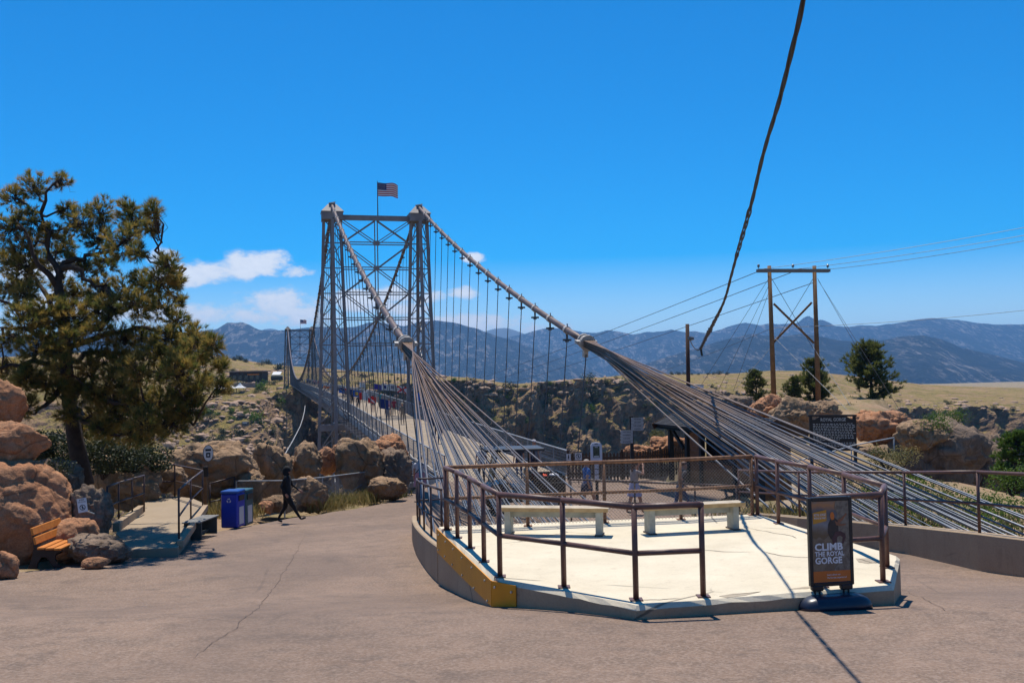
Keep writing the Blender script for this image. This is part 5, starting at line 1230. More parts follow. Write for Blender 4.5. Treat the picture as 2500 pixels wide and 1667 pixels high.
MB().bar(HB(hs0 + 2.0, ht0 - .1, hz0 + 1.2), HB(hs1 - 1.4, ht0 - .1, hz0 + 1.2), .3, .05).build('counter', M_DBEAM, hut)
for (s, t) in ((hs0, ht0), (hs1, ht0), (hs0 + 2.0, ht0), (hs1 - 1.4, ht0), (hs1 + 1.6, ht0 - .1), (hs1 + 1.6, ht1)): MB().box(HB(s, t - .03, (hz0 + hz1) / 2), (.2, .2, hz1 - hz0), rz=TH).build('post', M_DBEAM, hut)
MB().box(HB(hs1 + .3, ht0 + .6, -.2), (.05, 1.1, 1.2), rz=TH).build('white_panel', M_SIGNW, hut)
MB().bar(HB(hs0 - .5, ht0 - .32, hz1 + .03), HB(hs1 + 2.4, ht0 - .32, hz1 + .03), .16, .24).build('eave_beam', M_DBEAM, hut)
MB().bar(HB(hs1 + 1.6, ht0 - .1, hz1 - .05), HB(hs1 + .4, ht0 - .05, hz0 + 1.5), .12).build('knee_brace', M_DBEAM, hut)
tm = (ht0 + ht1) / 2
for sg in (-1, 1):
    e = ht0 - .55 if sg < 0 else ht1 + .55
    nrow = 12
    for k in range(nrow):
        f0, f1 = k / nrow, (k + 1.15) / nrow
        a0, a1 = e + (tm - e) * f0, e + (tm - e) * min(1, f1); z0, z1 = hz1 + .1 + (hzr - hz1) * f0, hz1 + .1 + (hzr - hz1) * min(1, f1)
        ofs = .03
        MB().add([HB(hs0 - .25, a0, z0 + ofs), HB(hs1 + 2.5, a0, z0 + ofs), HB(hs1 + 2.5, a1, z1), HB(hs0 - .25, a1, z1), HB(hs0 - .25, a0, z0 - .02), HB(hs1 + 2.5, a0, z0 - .02), HB(hs1 + 2.5, a1, z1 - .05), HB(hs0 - .25, a1, z1 - .05)], [(0, 1, 2, 3), (7, 6, 5, 4), (0, 4, 5, 1), (1, 5, 6, 2), (2, 6, 7, 3), (3, 7, 4, 0)]).build('shingle_course', M_ROOF, hut)
    MB().add([HB(hs0 - .27, e, hz1 - .08), HB(hs1 + 2.52, e, hz1 - .08), HB(hs1 + 2.52, tm, hzr - .12), HB(hs0 - .27, tm, hzr - .12)], [(0, 1, 2, 3)]).build('soffit', M_SOFF, hut)
for s in (hs0 - .28, hs1 + 2.53):
    for sg in (-1, 1):
        e = ht0 - .6 if sg < 0 else ht1 + .6
        MB().bar(HB(s, e, hz1 - .02), HB(s, tm, hzr - .02), .05, .26).build('barge_board', M_SOFF, hut)
# ---- historical marker
mp_ = atY(2034, 1104, 50); mk = empty('history_marker', mp_, 'large dark carved history board with pale lettering beside the path', 'sign'); M_MARK = mat('dark_marker_board', (.028, .022, .02), (.02, .016, .015), rough=.7); k5 = 50 / F
Mm = facing(atY(2034, 1058, 50), (-.05, -1, 0)); w_, h_ = 54 * k5, 42 * k5
MB().plate(Mm, [(-w_, -h_), (w_, -h_), (w_, h_ * .82), (w_ * .8, h_ * .82), (w_ * .55, h_ * 1.02), (-w_ * .55, h_ * 1.02), (-w_ * .8, h_ * .82), (-w_, h_ * .82)], .08).build('board', M_MARK, mk)
for x in (-w_ * .97, w_ * .97): MB().box(Mm @ Vector((x, -h_ * .6, -.06)), (.14, .14, h_ * 3.2)).build('post', M_MARK, mk)
MB().bar(Mm @ Vector((-w_ * 1.1, h_ * 1.06, .02)), Mm @ Vector((w_ * 1.05, h_ * 1.02, .02)), .16, .1).build('cap_beam', M_MARK, mk)
M_CARVE = mat('carved_letters', (.5, .5, .48), (.4, .4, .38), rough=.7)
text('ROYAL GORGE', .24, Mm @ Matrix.Translation((0, h_ * .80, .081)), M_CARVE, mk, width=w_ * 1.12)
rl = random.Random(9); mb = MB()
for r in range(15):                                     # the small carved text, too small to read
    y = h_ * (.56 - r * .092); x = -w_ * .9
    if r == 11: continue
    while x < w_ * (.88 if r not in (10, 14) else .3):
        l_ = rl.uniform(.05, .16); mb.plate(Mm @ Matrix.Translation((x, y, .081)), [(0, -.017), (l_, -.017), (l_, .017), (0, .017)], .002); x += l_ + .05
tag(mb.build('carved_text', M_CARVE, mk), kind='stuff')
# ---- utility cart with canopy
ct = G(1275, 1246); cart = empty('utility_cart', ct, 'black utility cart with canopy roof parked behind the left cables', 'cart'); ORG[cart] = Vector()
M_CART = mat('cart_black', (.012, .012, .014), rough=.35); M_CANOPY = mat('canopy_vinyl', (.045, .047, .052), rough=.45); M_TYRE = mat('tyre_rubber', (.015, .015, .015), rough=.9)
mb = MB(); prof = [(-1.25, .35), (-1.25, .8), (-1.05, .95), (-.55, 1.0), (-.45, .62), (.15, .6), (.25, .95), (1.35, .95), (1.35, .4)]
mb.prism([(x, z) for x, z in prof], -.68, .68); mb.v = [Vector((v.x, v.z, v.y)) for v in mb.v]; mb.build('body', M_CART, cart)
for x, y in ((-.85, -.66), (-.85, .66), (.9, -.66), (.9, .66)):
    R90 = Matrix.Rotation(radians(90), 3, 'X'); wh = MB().lathe((x, y, .3), [(.18, -.11), (.29, -.11), (.31, -.05), (.31, .05), (.29, .11), (.18, .11)], 18, R90).build('wheel', M_TYRE, cart)
    MB().lathe((x, y - (.115 if y < 0 else -.115), .3), [(.05, -.01), (.17, -.005), (.17, .005), (.05, .01)], 12, R90).build('rim', M_CLAMP, wh)
MB().box((-.3, 0, 2.05), (1.95, 1.45, .09), bev=.04).build('canopy', M_CANOPY, cart)
for x, y in ((-1.05, -.62), (-1.05, .62), (.35, -.62), (.35, .62)): MB().tube([(x, y, .9), (x + (.18 if x < 0 else -.02), y, 2.02)], .025, 6).build('canopy_post', M_CART, cart)
MB().add([(-1.03, -.6, 1.0), (-1.03, .6, 1.0), (-.9, .6, 1.98), (-.9, -.6, 1.98), (-1.04, -.6, 1.0), (-1.04, .6, 1.0), (-.91, .6, 1.98), (-.91, -.6, 1.98)], [(0, 1, 2, 3), (7, 6, 5, 4)]).build('windscreen', mat('cart_glass', (.35, .42, .38), rough=.05, trans=.9), cart)
MB().box((-.1, 0, .78), (.5, 1.1, .16), bev=.03).build('seat', M_CART, cart); MB().box((.2, 0, 1.1), (.12, 1.1, .5), bev=.03).build('backrest', M_CART, cart)
MB().tube([(-.75, -.3, .95), (-.6, -.3, 1.15)], .02, 6).build('steering_column', M_CART, cart); MB().lathe((-.58, -.3, 1.17), [(.17, -.012), (.19, 0), (.17, .012), (.15, 0)], 14, Matrix.Rotation(radians(-50), 3, 'Y')).build('steering_wheel', M_CART, cart)
for y in (-.68, .68): MB().bar((.3, y, 1.08), (1.35, y, 1.08), .03, .22).build('bed_side', M_CART, cart)
MB().bar((1.34, -.66, 1.08), (1.34, .66, 1.08), .03, .22).build('tailgate', M_CART, cart)
ORG[cart] = ct.copy(); cart.rotation_euler.z = radians(8)
def sack(p, r, m, label, name, cat, seed):
    me = boulder_mesh(r, seed, 3, .9, name, m); o = link(name, me, None, p); tag(o, label, cat)
cz_ = ct.z + 1.08
sack(ct + Vector((.42, -.18, 1.12)), (.22, .2, .18), mat('orange_cloth', (.8, .08, .015), rough=.7), 'bright orange bag in the bed of the cart', 'bag', 'bag', 51)
sack(ct + Vector((.72, -.12, 1.08)), (.16, .14, .14), mat('orange_cloth', (.8, .08, .015)), 'small orange bundle beside the orange bag in the cart', 'bag', 'bag', 52)
sack(ct + Vector((1.08, -.1, 1.1)), (.2, .16, .13), M_KW, 'white bag at the tail of the cart bed', 'bag', 'bag', 53)

# ================================================================== PEOPLE
M_SKIN = mat('skin', (.45, .24, .16), (.38, .19, .12), rough=.6, scale=8); M_HAIRD = mat('dark_hair', (.018, .012, .01), rough=.6); M_HAIRB = mat('brown_hair', (.12, .05, .025), rough=.6); M_HAIRG = mat('grey_hair', (.35, .3, .26), rough=.7)
def cloth(nm, c): return mat(nm, c, tuple(v * .7 for v in c), rough=.85, scale=9)
PJOBS = []
STAND = dict(la=((.22, -.02, 1.13), (.24, .05, .88)), ra=((-.22, -.02, 1.13), (-.24, .05, .88)), ll=((.10, .02, .49), (.11, -.03, .07)), rl=((-.10, .02, .49), (-.11, -.03, .07)), lean=0.0)
def person(p, h, heading, label, top, legs, pose=None, hair=M_HAIRD, shoes=M_BLACK, sleeve='short', skirt=None, shorts=False, extras=(), group=None, look=0.0, longhair=False, fat=1.0):
    """heading: direction faced, radians from +x; local +y is forward, +x the person's right is -x"""
    P = dict(STAND); P.update(pose or {}); k = h / 1.7
    root = empty('person', p, label, 'person', group); ORG[root] = Vector(); root.rotation_euler.z = heading - pi / 2; root.scale = (k, k, k)
    ln_ = P['lean']; sh = lambda z: ln_ * max(0, z - .92)
    V_, E_, R_, T_ = [], [], [], []
    def add(co, r, par, part): V_.append(Vector(co)); R_.append(r); T_.append(part); 
    ids = {}
    def j(nm, co, r, par, part):
        ids[nm] = len(V_); V_.append(Vector(co)); R_.append(r)
        if par is not None: E_.append((ids[par], ids[nm])); T_.append((E_[-1], part))
    j('pel', (0, sh(.95), .95), (.155 * fat, .115 * fat), None, None); j('wai', (0, sh(1.1) + .005, 1.10), (.135 * fat, .10 * fat), 'pel', 'top'); j('che', (0, sh(1.32), 1.32), (.16 * fat, .115 * fat), 'wai', 'top')
    j('nec', (0, sh(1.46), 1.45), (.058, .058), 'che', 'top'); j('hb', (0, sh(1.53) + .015, 1.535), (.072, .085), 'nec', 'skin'); j('hm', (0, sh(1.6) + .02, 1.61), (.078, .095), 'hb', 'skin'); j('ht', (0, sh(1.66) + .015, 1.67), (.06, .07), 'hm', 'skin'); j('nose', (0, sh(1.58) + .118, 1.585), (.012, .012), 'hb', 'skin')
    for s_, nm in ((1, 'l'), (-1, 'r')):
        el, wr = P[nm + 'a']; el, wr = Vector(el), Vector(wr)
        j(nm + 's', (s_ * .175, sh(1.4), 1.395), (.062, .062), 'che', 'top'); sm = Vector((s_ * .175, sh(1.4), 1.395)).lerp(el, .6)
        j(nm + 'u', sm, (.05, .05), nm + 's', 'top'); j(nm + 'e', el, (.04, .04), nm + 'u', 'top' if sleeve == 'long' else 'skin'); j(nm + 'w', wr, (.027, .03), nm + 'e', 'top' if sleeve == 'long' else 'skin')
        d = (wr - el).normalized(); x, y = frame(d, Vector((0, 1, .01))); hd = wr + d * .07
        j(nm + 'h', hd, (.02, .036), nm + 'w', 'skin')
        for q, (o_, l_) in enumerate(((-.027, .07), (-.009, .085), (.009, .08), (.027, .062))): j(nm + 'f%d' % q, hd + x * 0 + y * o_ * 1.1 + d * (l_ * .55), (.0095, .0095), nm + 'h', 'skin'); j(nm + 'g%d' % q, hd + y * o_ * 1.15 + d * l_ * .9 + Vector((0, .02, 0)), (.0075, .0075), nm + 'f%d' % q, 'skin')
        j(nm + 't', wr + d * .03 + Vector((0, .035, 0)), (.012, .012), nm + 'w', 'skin'); j(nm + 'tt', wr + d * .075 + Vector((0, .055, 0)), (.009, .009), nm + 't', 'skin')
        kn, an = P[nm + 'l']; kn, an = Vector(kn), Vector(an); hp_ = Vector((s_ * .092, sh(.9), .88))
        j(nm + 'p', hp_, (.095 * fat, .1 * fat), 'pel', 'legs'); j(nm + 'm', hp_.lerp(kn, .5), (.078 * fat, .082 * fat), nm + 'p', 'legs'); j(nm + 'k', kn, (.055 * fat, .058 * fat), nm + 'm', 'skin' if shorts else 'legs'); j(nm + 'c', kn.lerp(an, .4) + Vector((0, -.015, 0)), (.052, .056), nm + 'k', 'skin' if shorts else 'legs'); j(nm + 'n', an, (.034, .036), nm + 'c', 'skin' if shorts else 'legs')
        fd = P.get(nm + 'toe', (0, .16, -.04)); j(nm + 'o', an + Vector(fd), (.038, .03), nm + 'n', 'shoe')
    me = bpy.data.meshes.new('body'); me.from_pydata(V_, E_, []); o = link('body', me, root)
    md = o.modifiers.new('s', 'SKIN'); md.use_smooth_shade = True; sb = o.modifiers.new('u', 'SUBSURF'); sb.levels = 1; sb.render_levels = 1
    for q, r in enumerate(R_): me.skin_vertices[0].data[q].radius = r; me.skin_vertices[0].data[q].use_root = (q == 0)
    PJOBS.append((o, [(V_[e[0]], V_[e[1]], pt, (max(R_[e[0]]), max(R_[e[1]]))) for e, pt in T_], dict(top=top, legs=legs, skin=M_SKIN, shoe=shoes)))
    hs = Vector((0, sh(1.6) + .005, 1.625))
    mb = MB(); 
    def hp2(u, v):
        a = 2 * pi * u; ph = v * (1.9 if longhair else 1.72); bk_ = max(0, -sin(a)); fr_ = max(0, sin(a)); ph2 = ph * (1 - .38 * fr_) * (1 + .22 * bk_)
        return hs + Vector((.088 * sin(min(ph2, 1.9)) * cos(a), .108 * sin(min(ph2, 1.9)) * sin(a), .088 * cos(ph2) - (.0 if not longhair else .16 * max(0, v - .72) / .28 * (bk_ * .9 + .35) * (1 - fr_))))
    mb.grid(hp2, 18, 9); mb.build('hair', hair, root, smooth_=True)
    for s_ in (-1, 1): MB().ball(Vector((s_ * .032, sh(1.6) + .102, 1.612)), .011, 6, 4).build('eye', M_INK, root); MB().ball(Vector((s_ * .084, sh(1.6) + .01, 1.595)), .02, 6, 4, (.6, 1, 1.4)).build('ear', M_SKIN, root)
    if skirt:
        m_, z0, z1, r1 = skirt
        mb = MB(); mb.grid(lambda u, v: Vector((cos(2 * pi * u) * ((.165 * fat) + (r1 - .165) * v + .018 * v * sin(2 * pi * u * 7)), sh(.95) + sin(2 * pi * u) * ((.13 * fat) + (r1 * .85 - .13) * v + .018 * v * sin(2 * pi * u * 7 + 1)), z0 + (z1 - z0) * v)), 42, 5); mb.build('skirt', m_, root, smooth_=True)
    for fn in extras: fn(root, sh)
    ORG[root] = Vector(p); return root
def hat(m, brim=.16):
    def f(root, sh): MB().lathe((0, sh(1.66) + .015, 1.655), [(brim, 0), (brim, .012), (.1, .018), (.095, .09), (.06, .115), (.005, .12)], 18).build('hat', m, root, smooth_=True)
    return f
def cap(m):
    def f(root, sh): MB().lathe((0, sh(1.66) + .01, 1.64), [(.1, 0), (.1, .03), (.075, .08), (.005, .1)], 16).build('cap', m, root, smooth_=True); MB().box((0, sh(1.66) + .14, 1.65), (.14, .1, .012)).build('cap_peak', m, root)
    return f
def hood(m):
    def f(root, sh):
        MB().grid(lambda u, v: Vector((.115 * sin(.15 + v * 1.75) * cos(2 * pi * u), sh(1.6) - .012 + .125 * sin(.15 + v * 1.75) * sin(2 * pi * u), 1.61 + .125 * cos(.15 + v * 1.75) - .1 * v * v * (1 if sin(2 * pi * u) < .5 else .2))), 20, 8).build('hood', m, root, smooth_=True)
    return f
def backpack(m):
    def f(root, sh): MB().box((0, sh(1.25) - .18, 1.24), (.27, .15, .4), bev=.05).build('backpack', m, root, smooth_=True)
    return f
def strap(m):
    def f(root, sh): MB().tube([(.14, -.05, 1.42), (.06, -.135, 1.3), (-.08, -.14, 1.12), (-.2, -.02, .98)], .016, 5).build('bag_strap', m, root)
    return f
C_BLK = cloth('black_cloth', (.008, .008, .009)); C_WHT = cloth('white_cloth', (.62, .6, .62)); C_PNK = cloth('pink_cloth', (.6, .3, .34)); C_BLU = cloth('blue_shirt_cloth', (.03, .16, .45)); C_NAV = cloth('navy_cloth', (.02, .03, .07)); C_GRY = cloth('grey_cloth', (.2, .19, .2)); C_TAN = cloth('tan_cloth', (.3, .24, .18)); C_LAV = cloth('lavender_cloth', (.42, .4, .55)); C_KHA = cloth('khaki_cloth', (.24, .18, .13)); C_JEA = cloth('denim', (.05, .085, .17)); C_DGR = cloth('charcoal_cloth', (.045, .045, .055)); C_RED = cloth('red_cloth', (.4, .04, .05)); C_LPU = cloth('floral_blouse', (.36, .29, .27))
# walking figure in black
wp_ = G(700, 1277)
person(wp_, 1.70, radians(0), 'person in black hooded top walking right along the fence', C_BLK, C_BLK, dict(ll=((.09, .24, .5), (.1, .46, .13)), ltoe=(0, .15, .06), rl=((-.09, -.06, .47), (-.1, -.30, .09)), rtoe=(0, .15, -.05), la=((.22, -.1, 1.13), (.22, .02, .92)), ra=((-.22, .12, 1.14), (-.2, .33, .98)), lean=.04), sleeve='long', fat=1.28, extras=(hood(C_BLK),), hair=M_HAIRD, longhair=True)
person(G(1026, 1222), 1.66, radians(82), 'woman in white top and pink skirt walking towards the bridge', C_WHT, C_PNK, dict(ll=((.1, .1, .5), (.1, .16, .08)), rl=((-.1, -.04, .48), (-.1, -.18, .1)), la=((.25, -.04, 1.13), (.3, .06, .9))), skirt=(C_PNK, 1.08, .56, .24), shorts=True, extras=(strap(C_BLK),), fat=1.08, longhair=False)
person(G(1434, 1252), 1.70, radians(20), 'man in blue shirt and dark shorts walking past the kiosk', C_BLU, C_NAV, dict(ll=((.1, .2, .52), (.1, .3, .1)), rl=((-.1, -.06, .48), (-.1, -.28, .12)), la=((.24, -.1, 1.12), (.2, -.02, .9)), ra=((-.24, .02, 1.13), (-.22, .2, .95))), shorts=True, hair=M_HAIRG, extras=(lambda r, sh: MB().lathe((0, 0, .66), [(.2, 0), (.19, .14), (.165, .3)], 16).build('shorts', C_NAV, r, smooth_=True),), fat=1.06)
wq = G(1550, 1256)
person(wq, 1.64, radians(25), 'woman in patterned blouse and lavender skirt raising her hand to her face', C_LPU, C_LAV, dict(ra=((-.3, .28, 1.36), (-.1, .26, 1.58)), la=((.26, .2, 1.3), (.1, .28, 1.52)), ll=((.1, .16, .5), (.1, .24, .09)), rl=((-.1, -.08, .48), (-.1, -.24, .1))), skirt=(C_LAV, 1.02, .6, .27), shorts=True, hair=M_HAIRB, shoes=C_DGR, longhair=True, fat=1.0)
person(G(1662, 1262), 1.64, radians(15), 'person in charcoal top and jeans striding behind the back fence', C_DGR, C_JEA, dict(ll=((.1, .22, .5), (.1, .3, .1)), rl=((-.1, -.1, .47), (-.1, -.32, .13)), la=((.25, -.12, 1.1), (.22, -.1, .85)), ra=((-.24, .1, 1.1), (-.2, .26, .94)), lean=.22), hair=M_HAIRB)
CD = 'visitors on the bridge deck'
def deckp(px, py, t, *a, **k):
    s, q = on_plane(px, py, t); q.z = zd(s) - .008; return person(q, *a, group=CD, **k)
deckp(983, 1052, .4, 1.78, radians(-80), 'man in khaki shirt and hat walking off the bridge', C_KHA, C_TAN, hair=M_HAIRB, extras=(hat(C_TAN),))
deckp(947, 1040, -.8, 1.7, radians(-80), 'grey figure on the deck left of the man in hat', C_GRY, C_GRY, shorts=False)
deckp(911, 1010, 0.0, 1.72, radians(-80), 'person in dark clothes beside the navy flag on the deck', C_DGR, C_NAV, shorts=True, extras=(cap(C_BLK),))
deckp(950, 1007, .8, 1.7, radians(-80), 'person in pink shirt walking on the bridge deck', C_PNK, C_RED, shorts=True)
deckp(962, 1006, 1.2, 1.66, radians(100), 'person in maroon shirt next to the pink shirt on the deck', C_RED, C_DGR)
deckp(861, 990, -1.2, 1.72, radians(100), 'person in black near the white flag on the deck', C_BLK, C_DGR)
deckp(876, 996, -1.2, 1.68, radians(100), 'person in navy with backpack near the white flag on the deck', C_NAV, C_DGR, extras=(backpack(C_BLK),))
deckp(757, 945, 0, 1.72, radians(100), 'dark distant person at the left leg of the near tower', C_DGR, C_NAV)
deckp(763, 946, .6, 1.7, radians(-80), 'distant person in grey at the left leg of the near tower', C_GRY, C_NAV)
deckp(795, 960, 0, 1.7, radians(-80), 'distant person in black behind the near tower leg', C_BLK, C_DGR)
deckp(738, 938, 0, 1.7, radians(-80), 'very distant dark figure in mid span', C_DGR, C_DGR)
deckp(1060, 1075, .8, 1.7, radians(-80), 'person in navy half hidden by the left cables', C_NAV, C_NAV)
deckp(1075, 1105, .3, 1.7, radians(100), 'second person in navy lower behind the left cables', C_NAV, C_JEA)
for (px, py, t_, lb, a_, b_) in ((778, 948, 1.2, 'distant person in red left of the tower leg', C_RED, C_JEA), (786, 952, -.6, 'distant person in blue shirt left of the tower leg', C_BLU, C_DGR), (803, 958, 1.0, 'distant person in white between the left tower posts', C_WHT, C_JEA), (812, 962, -.5, 'distant person in lavender between the left tower posts', C_LAV, C_DGR), (823, 965, .8, 'distant person in tan right of the left tower leg', C_TAN, C_NAV), (838, 971, -.2, 'distant person in blue right of the left tower leg', C_BLU, C_DGR), (846, 975, 1.3, 'distant person in white shirt right of the left tower leg', C_WHT, C_DGR), (893, 990, 1.4, 'person in white shirt by the red flag', C_WHT, C_JEA), (928, 1000, 1.8, 'person in teal shirt beside the navy flag', cloth('teal_cloth', (.05, .25, .27)), C_DGR), (750, 942, 1.3, 'very distant person in blue in mid span', C_BLU, C_DGR), (743, 940, -.8, 'very distant person in white in mid span', C_WHT, C_DGR), (768, 949, 1.6, 'distant person in pink near mid span', C_PNK, C_DGR)):
    deckp(px, py, t_, 1.7, radians(-80 if px % 2 else 100), lb, a_, b_)
person(G(1176, 1181), 1.7, radians(100), 'person in white top with dark hair on the bridge approach', C_WHT, C_DGR, longhair=True, extras=(strap(C_BLK),))
person(G(1305, 1168), 1.76, radians(-60), 'man in grey shirt and white cap standing behind the cart', C_GRY, C_NAV, extras=(cap(C_WHT),), fat=1.15)
person(G(1268, 1172), 1.68, radians(100), 'person in dark shirt standing behind the cart canopy', C_DGR, C_JEA, hair=M_HAIRB)
bpy.context.view_layer.update(); dg = bpy.context.evaluated_depsgraph_get()
for (o, bones, ms) in PJOBS:
    me = bpy.data.meshes.new_from_object(o.evaluated_get(dg)); old = o.data; o.modifiers.clear(); o.data = me; bpy.data.meshes.remove(old)
    keys = ['top', 'legs', 'skin', 'shoe']; me.materials.clear()
    for k in keys: me.materials.append(ms[k])
    for pl_ in me.polygons:
        c = pl_.center; best = None
        for a, b, pt, rr_ in bones:
            d = b - a; t_ = max(0, min(1, (c - a).dot(d) / max(1e-6, d.length_squared))); ds = (c - a - d * t_).length - (rr_[0] + (rr_[1] - rr_[0]) * t_)
            if best is None or ds < best[0]: best = (ds, pt)
        pl_.material_index = keys.index(best[1]); pl_.use_smooth = True
# ================================================================== RIGHT: ROCKS, TREES, POLES, WIRES
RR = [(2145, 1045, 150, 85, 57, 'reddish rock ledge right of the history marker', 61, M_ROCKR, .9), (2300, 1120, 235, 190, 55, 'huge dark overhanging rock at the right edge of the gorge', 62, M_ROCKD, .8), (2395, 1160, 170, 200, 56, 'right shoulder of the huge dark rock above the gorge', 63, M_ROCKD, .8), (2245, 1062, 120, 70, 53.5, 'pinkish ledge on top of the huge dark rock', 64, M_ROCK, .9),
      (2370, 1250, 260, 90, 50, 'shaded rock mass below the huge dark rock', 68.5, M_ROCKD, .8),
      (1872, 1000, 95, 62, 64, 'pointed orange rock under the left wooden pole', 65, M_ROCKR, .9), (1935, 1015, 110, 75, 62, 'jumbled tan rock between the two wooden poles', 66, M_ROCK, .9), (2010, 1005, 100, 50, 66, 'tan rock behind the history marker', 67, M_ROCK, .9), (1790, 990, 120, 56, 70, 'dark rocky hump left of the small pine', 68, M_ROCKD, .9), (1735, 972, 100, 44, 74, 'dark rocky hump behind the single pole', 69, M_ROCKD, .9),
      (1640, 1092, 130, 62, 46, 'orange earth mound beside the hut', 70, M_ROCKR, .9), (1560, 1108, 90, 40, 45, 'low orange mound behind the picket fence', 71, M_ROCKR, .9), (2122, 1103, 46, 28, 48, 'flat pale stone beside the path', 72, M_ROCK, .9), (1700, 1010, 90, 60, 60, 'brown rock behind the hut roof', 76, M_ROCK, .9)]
for (cx, cy, w, h, Y, lb, sd_, m_, dp) in RR: boulder(cx, cy, w, h, Y, lb, sd_, m_, dp, 5 if w > 60 else 4, 1.15, 'rock', .5, group='rocks on the right rim')
rk = random.Random(12)
for i, (px, py) in enumerate(((2085, 1165), (2120, 1188), (2150, 1200), (2160, 1170), (2200, 1215), (2290, 1245), (2330, 1262), (1130, 1262), (1180, 1268), (1230, 1270), (1300, 1272), (1105, 1240), (1370, 1268))):
    Y = 30 + rk.uniform(-3, 3) if px > 1500 else 24 + rk.uniform(-2.5, 2.5)
    p = atY(px, py, Y); p.z = (zn(p.x, p.y) if px > 1500 else gz(p.y)) + .05; r = rk.uniform(.14, .32)
    o = link('stone', boulder_mesh((r, r * .8, r * .6), 80 + i, 3, 1.0, 'stone', M_ROCKR if i % 3 == 0 else M_ROCK), None, p); tag(o, 'loose stone on the ground under the %s splayed cables' % ('right' if px > 1500 else 'left'), 'stone', 'stones under the %s cables' % ('right' if px > 1500 else 'left'))
# path to the marker
pp = [atY(x, y, Y) for x, y, Y in ((1905, 1150, 40), (1925, 1110, 46), (1990, 1100, 49), (2075, 1105, 48.5), (2060, 1130, 43), (1990, 1160, 39))]
MB().prism([(p.x, p.y) for p in pp], -3.0, lambda i: zn(pp[i].x, pp[i].y) + .12).build('path', M_WALK, kind='structure')
pr_ = [atY(x, y, Y) for x, y, Y in ((1940, 1126, 43), (2015, 1108, 43.5), (2078, 1088, 45), (2182, 1068, 47))]
railing('path_railing', 'thin grey rail fence between the path and the big dark rock', [Vector((p.x, p.y, p.z - 1.0)) for p in pr_], 1.0, M_GALV, .03, ())

def small_pine(p, h, label, seed, m=M_NEEDLE2, wid=.42, group=None):
    r_ = random.Random(seed); root = empty('pine_tree', p, label, 'tree', group); w = MB(); c = MB(); p = Vector(p)
    top = p + Vector((r_.uniform(-.1, .1) * h * .3, 0, h)); w.tube([p - up * .3, p.lerp(top, .5) + Vector((r_.uniform(-.05, .05) * h, 0, 0)), top], [h * .03, h * .02, h * .006], 6)
    for i in range(95):
        f = r_.uniform(.12, 1) ** .85; a = r_.uniform(0, 2 * pi); L = h * wid * (1 - f) ** .55 * (.45 + .75 * f ** .3) * r_.uniform(.5, 1.12) + h * .04; b = p.lerp(top, f); e = b + Vector((cos(a), sin(a), r_.uniform(-.05, .55))) * L * .85
        w.tube([b, b.lerp(e, .5) - up * L * .08, e], [h * .009, h * .006, h * .003], 3, cap=False)
        for k in range(10):
            q = b.lerp(e, r_.uniform(.35, 1.05)) + Vector((r_.gauss(0, 1), r_.gauss(0, 1), r_.gauss(0, .7))) * h * .032; tuft(c, q, (e - b).normalized() + up * .7, h * .065, 14, r_, h * .006)
    w.build('trunk', M_BARK, root); c.build('crown', m, root); return root
GP = 'pines on the right rim'
small_pine(atY(1846, 992, 84), 3.1, 'small round pine left of the wooden poles', 1, group=GP, wid=.5)
small_pine(atY(1985, 1012, 82), 4.6, 'dark pine behind the right wooden pole', 2, group=GP, wid=.5)
small_pine(atY(1938, 1008, 80), 2.9, 'short dark pine between the two wooden poles', 5, group=GP, wid=.5)
small_pine(atY(2130, 1015, 86), 6.4, 'tall bushy pine right of the wooden poles', 3, group=GP, wid=.52)
small_pine(atY(2490, 1225, 48), 3.4, 'green pine at the right edge of the view', 4, M_LEAFB, group=GP, wid=.5)
GS = 'shrubs on the right rim'
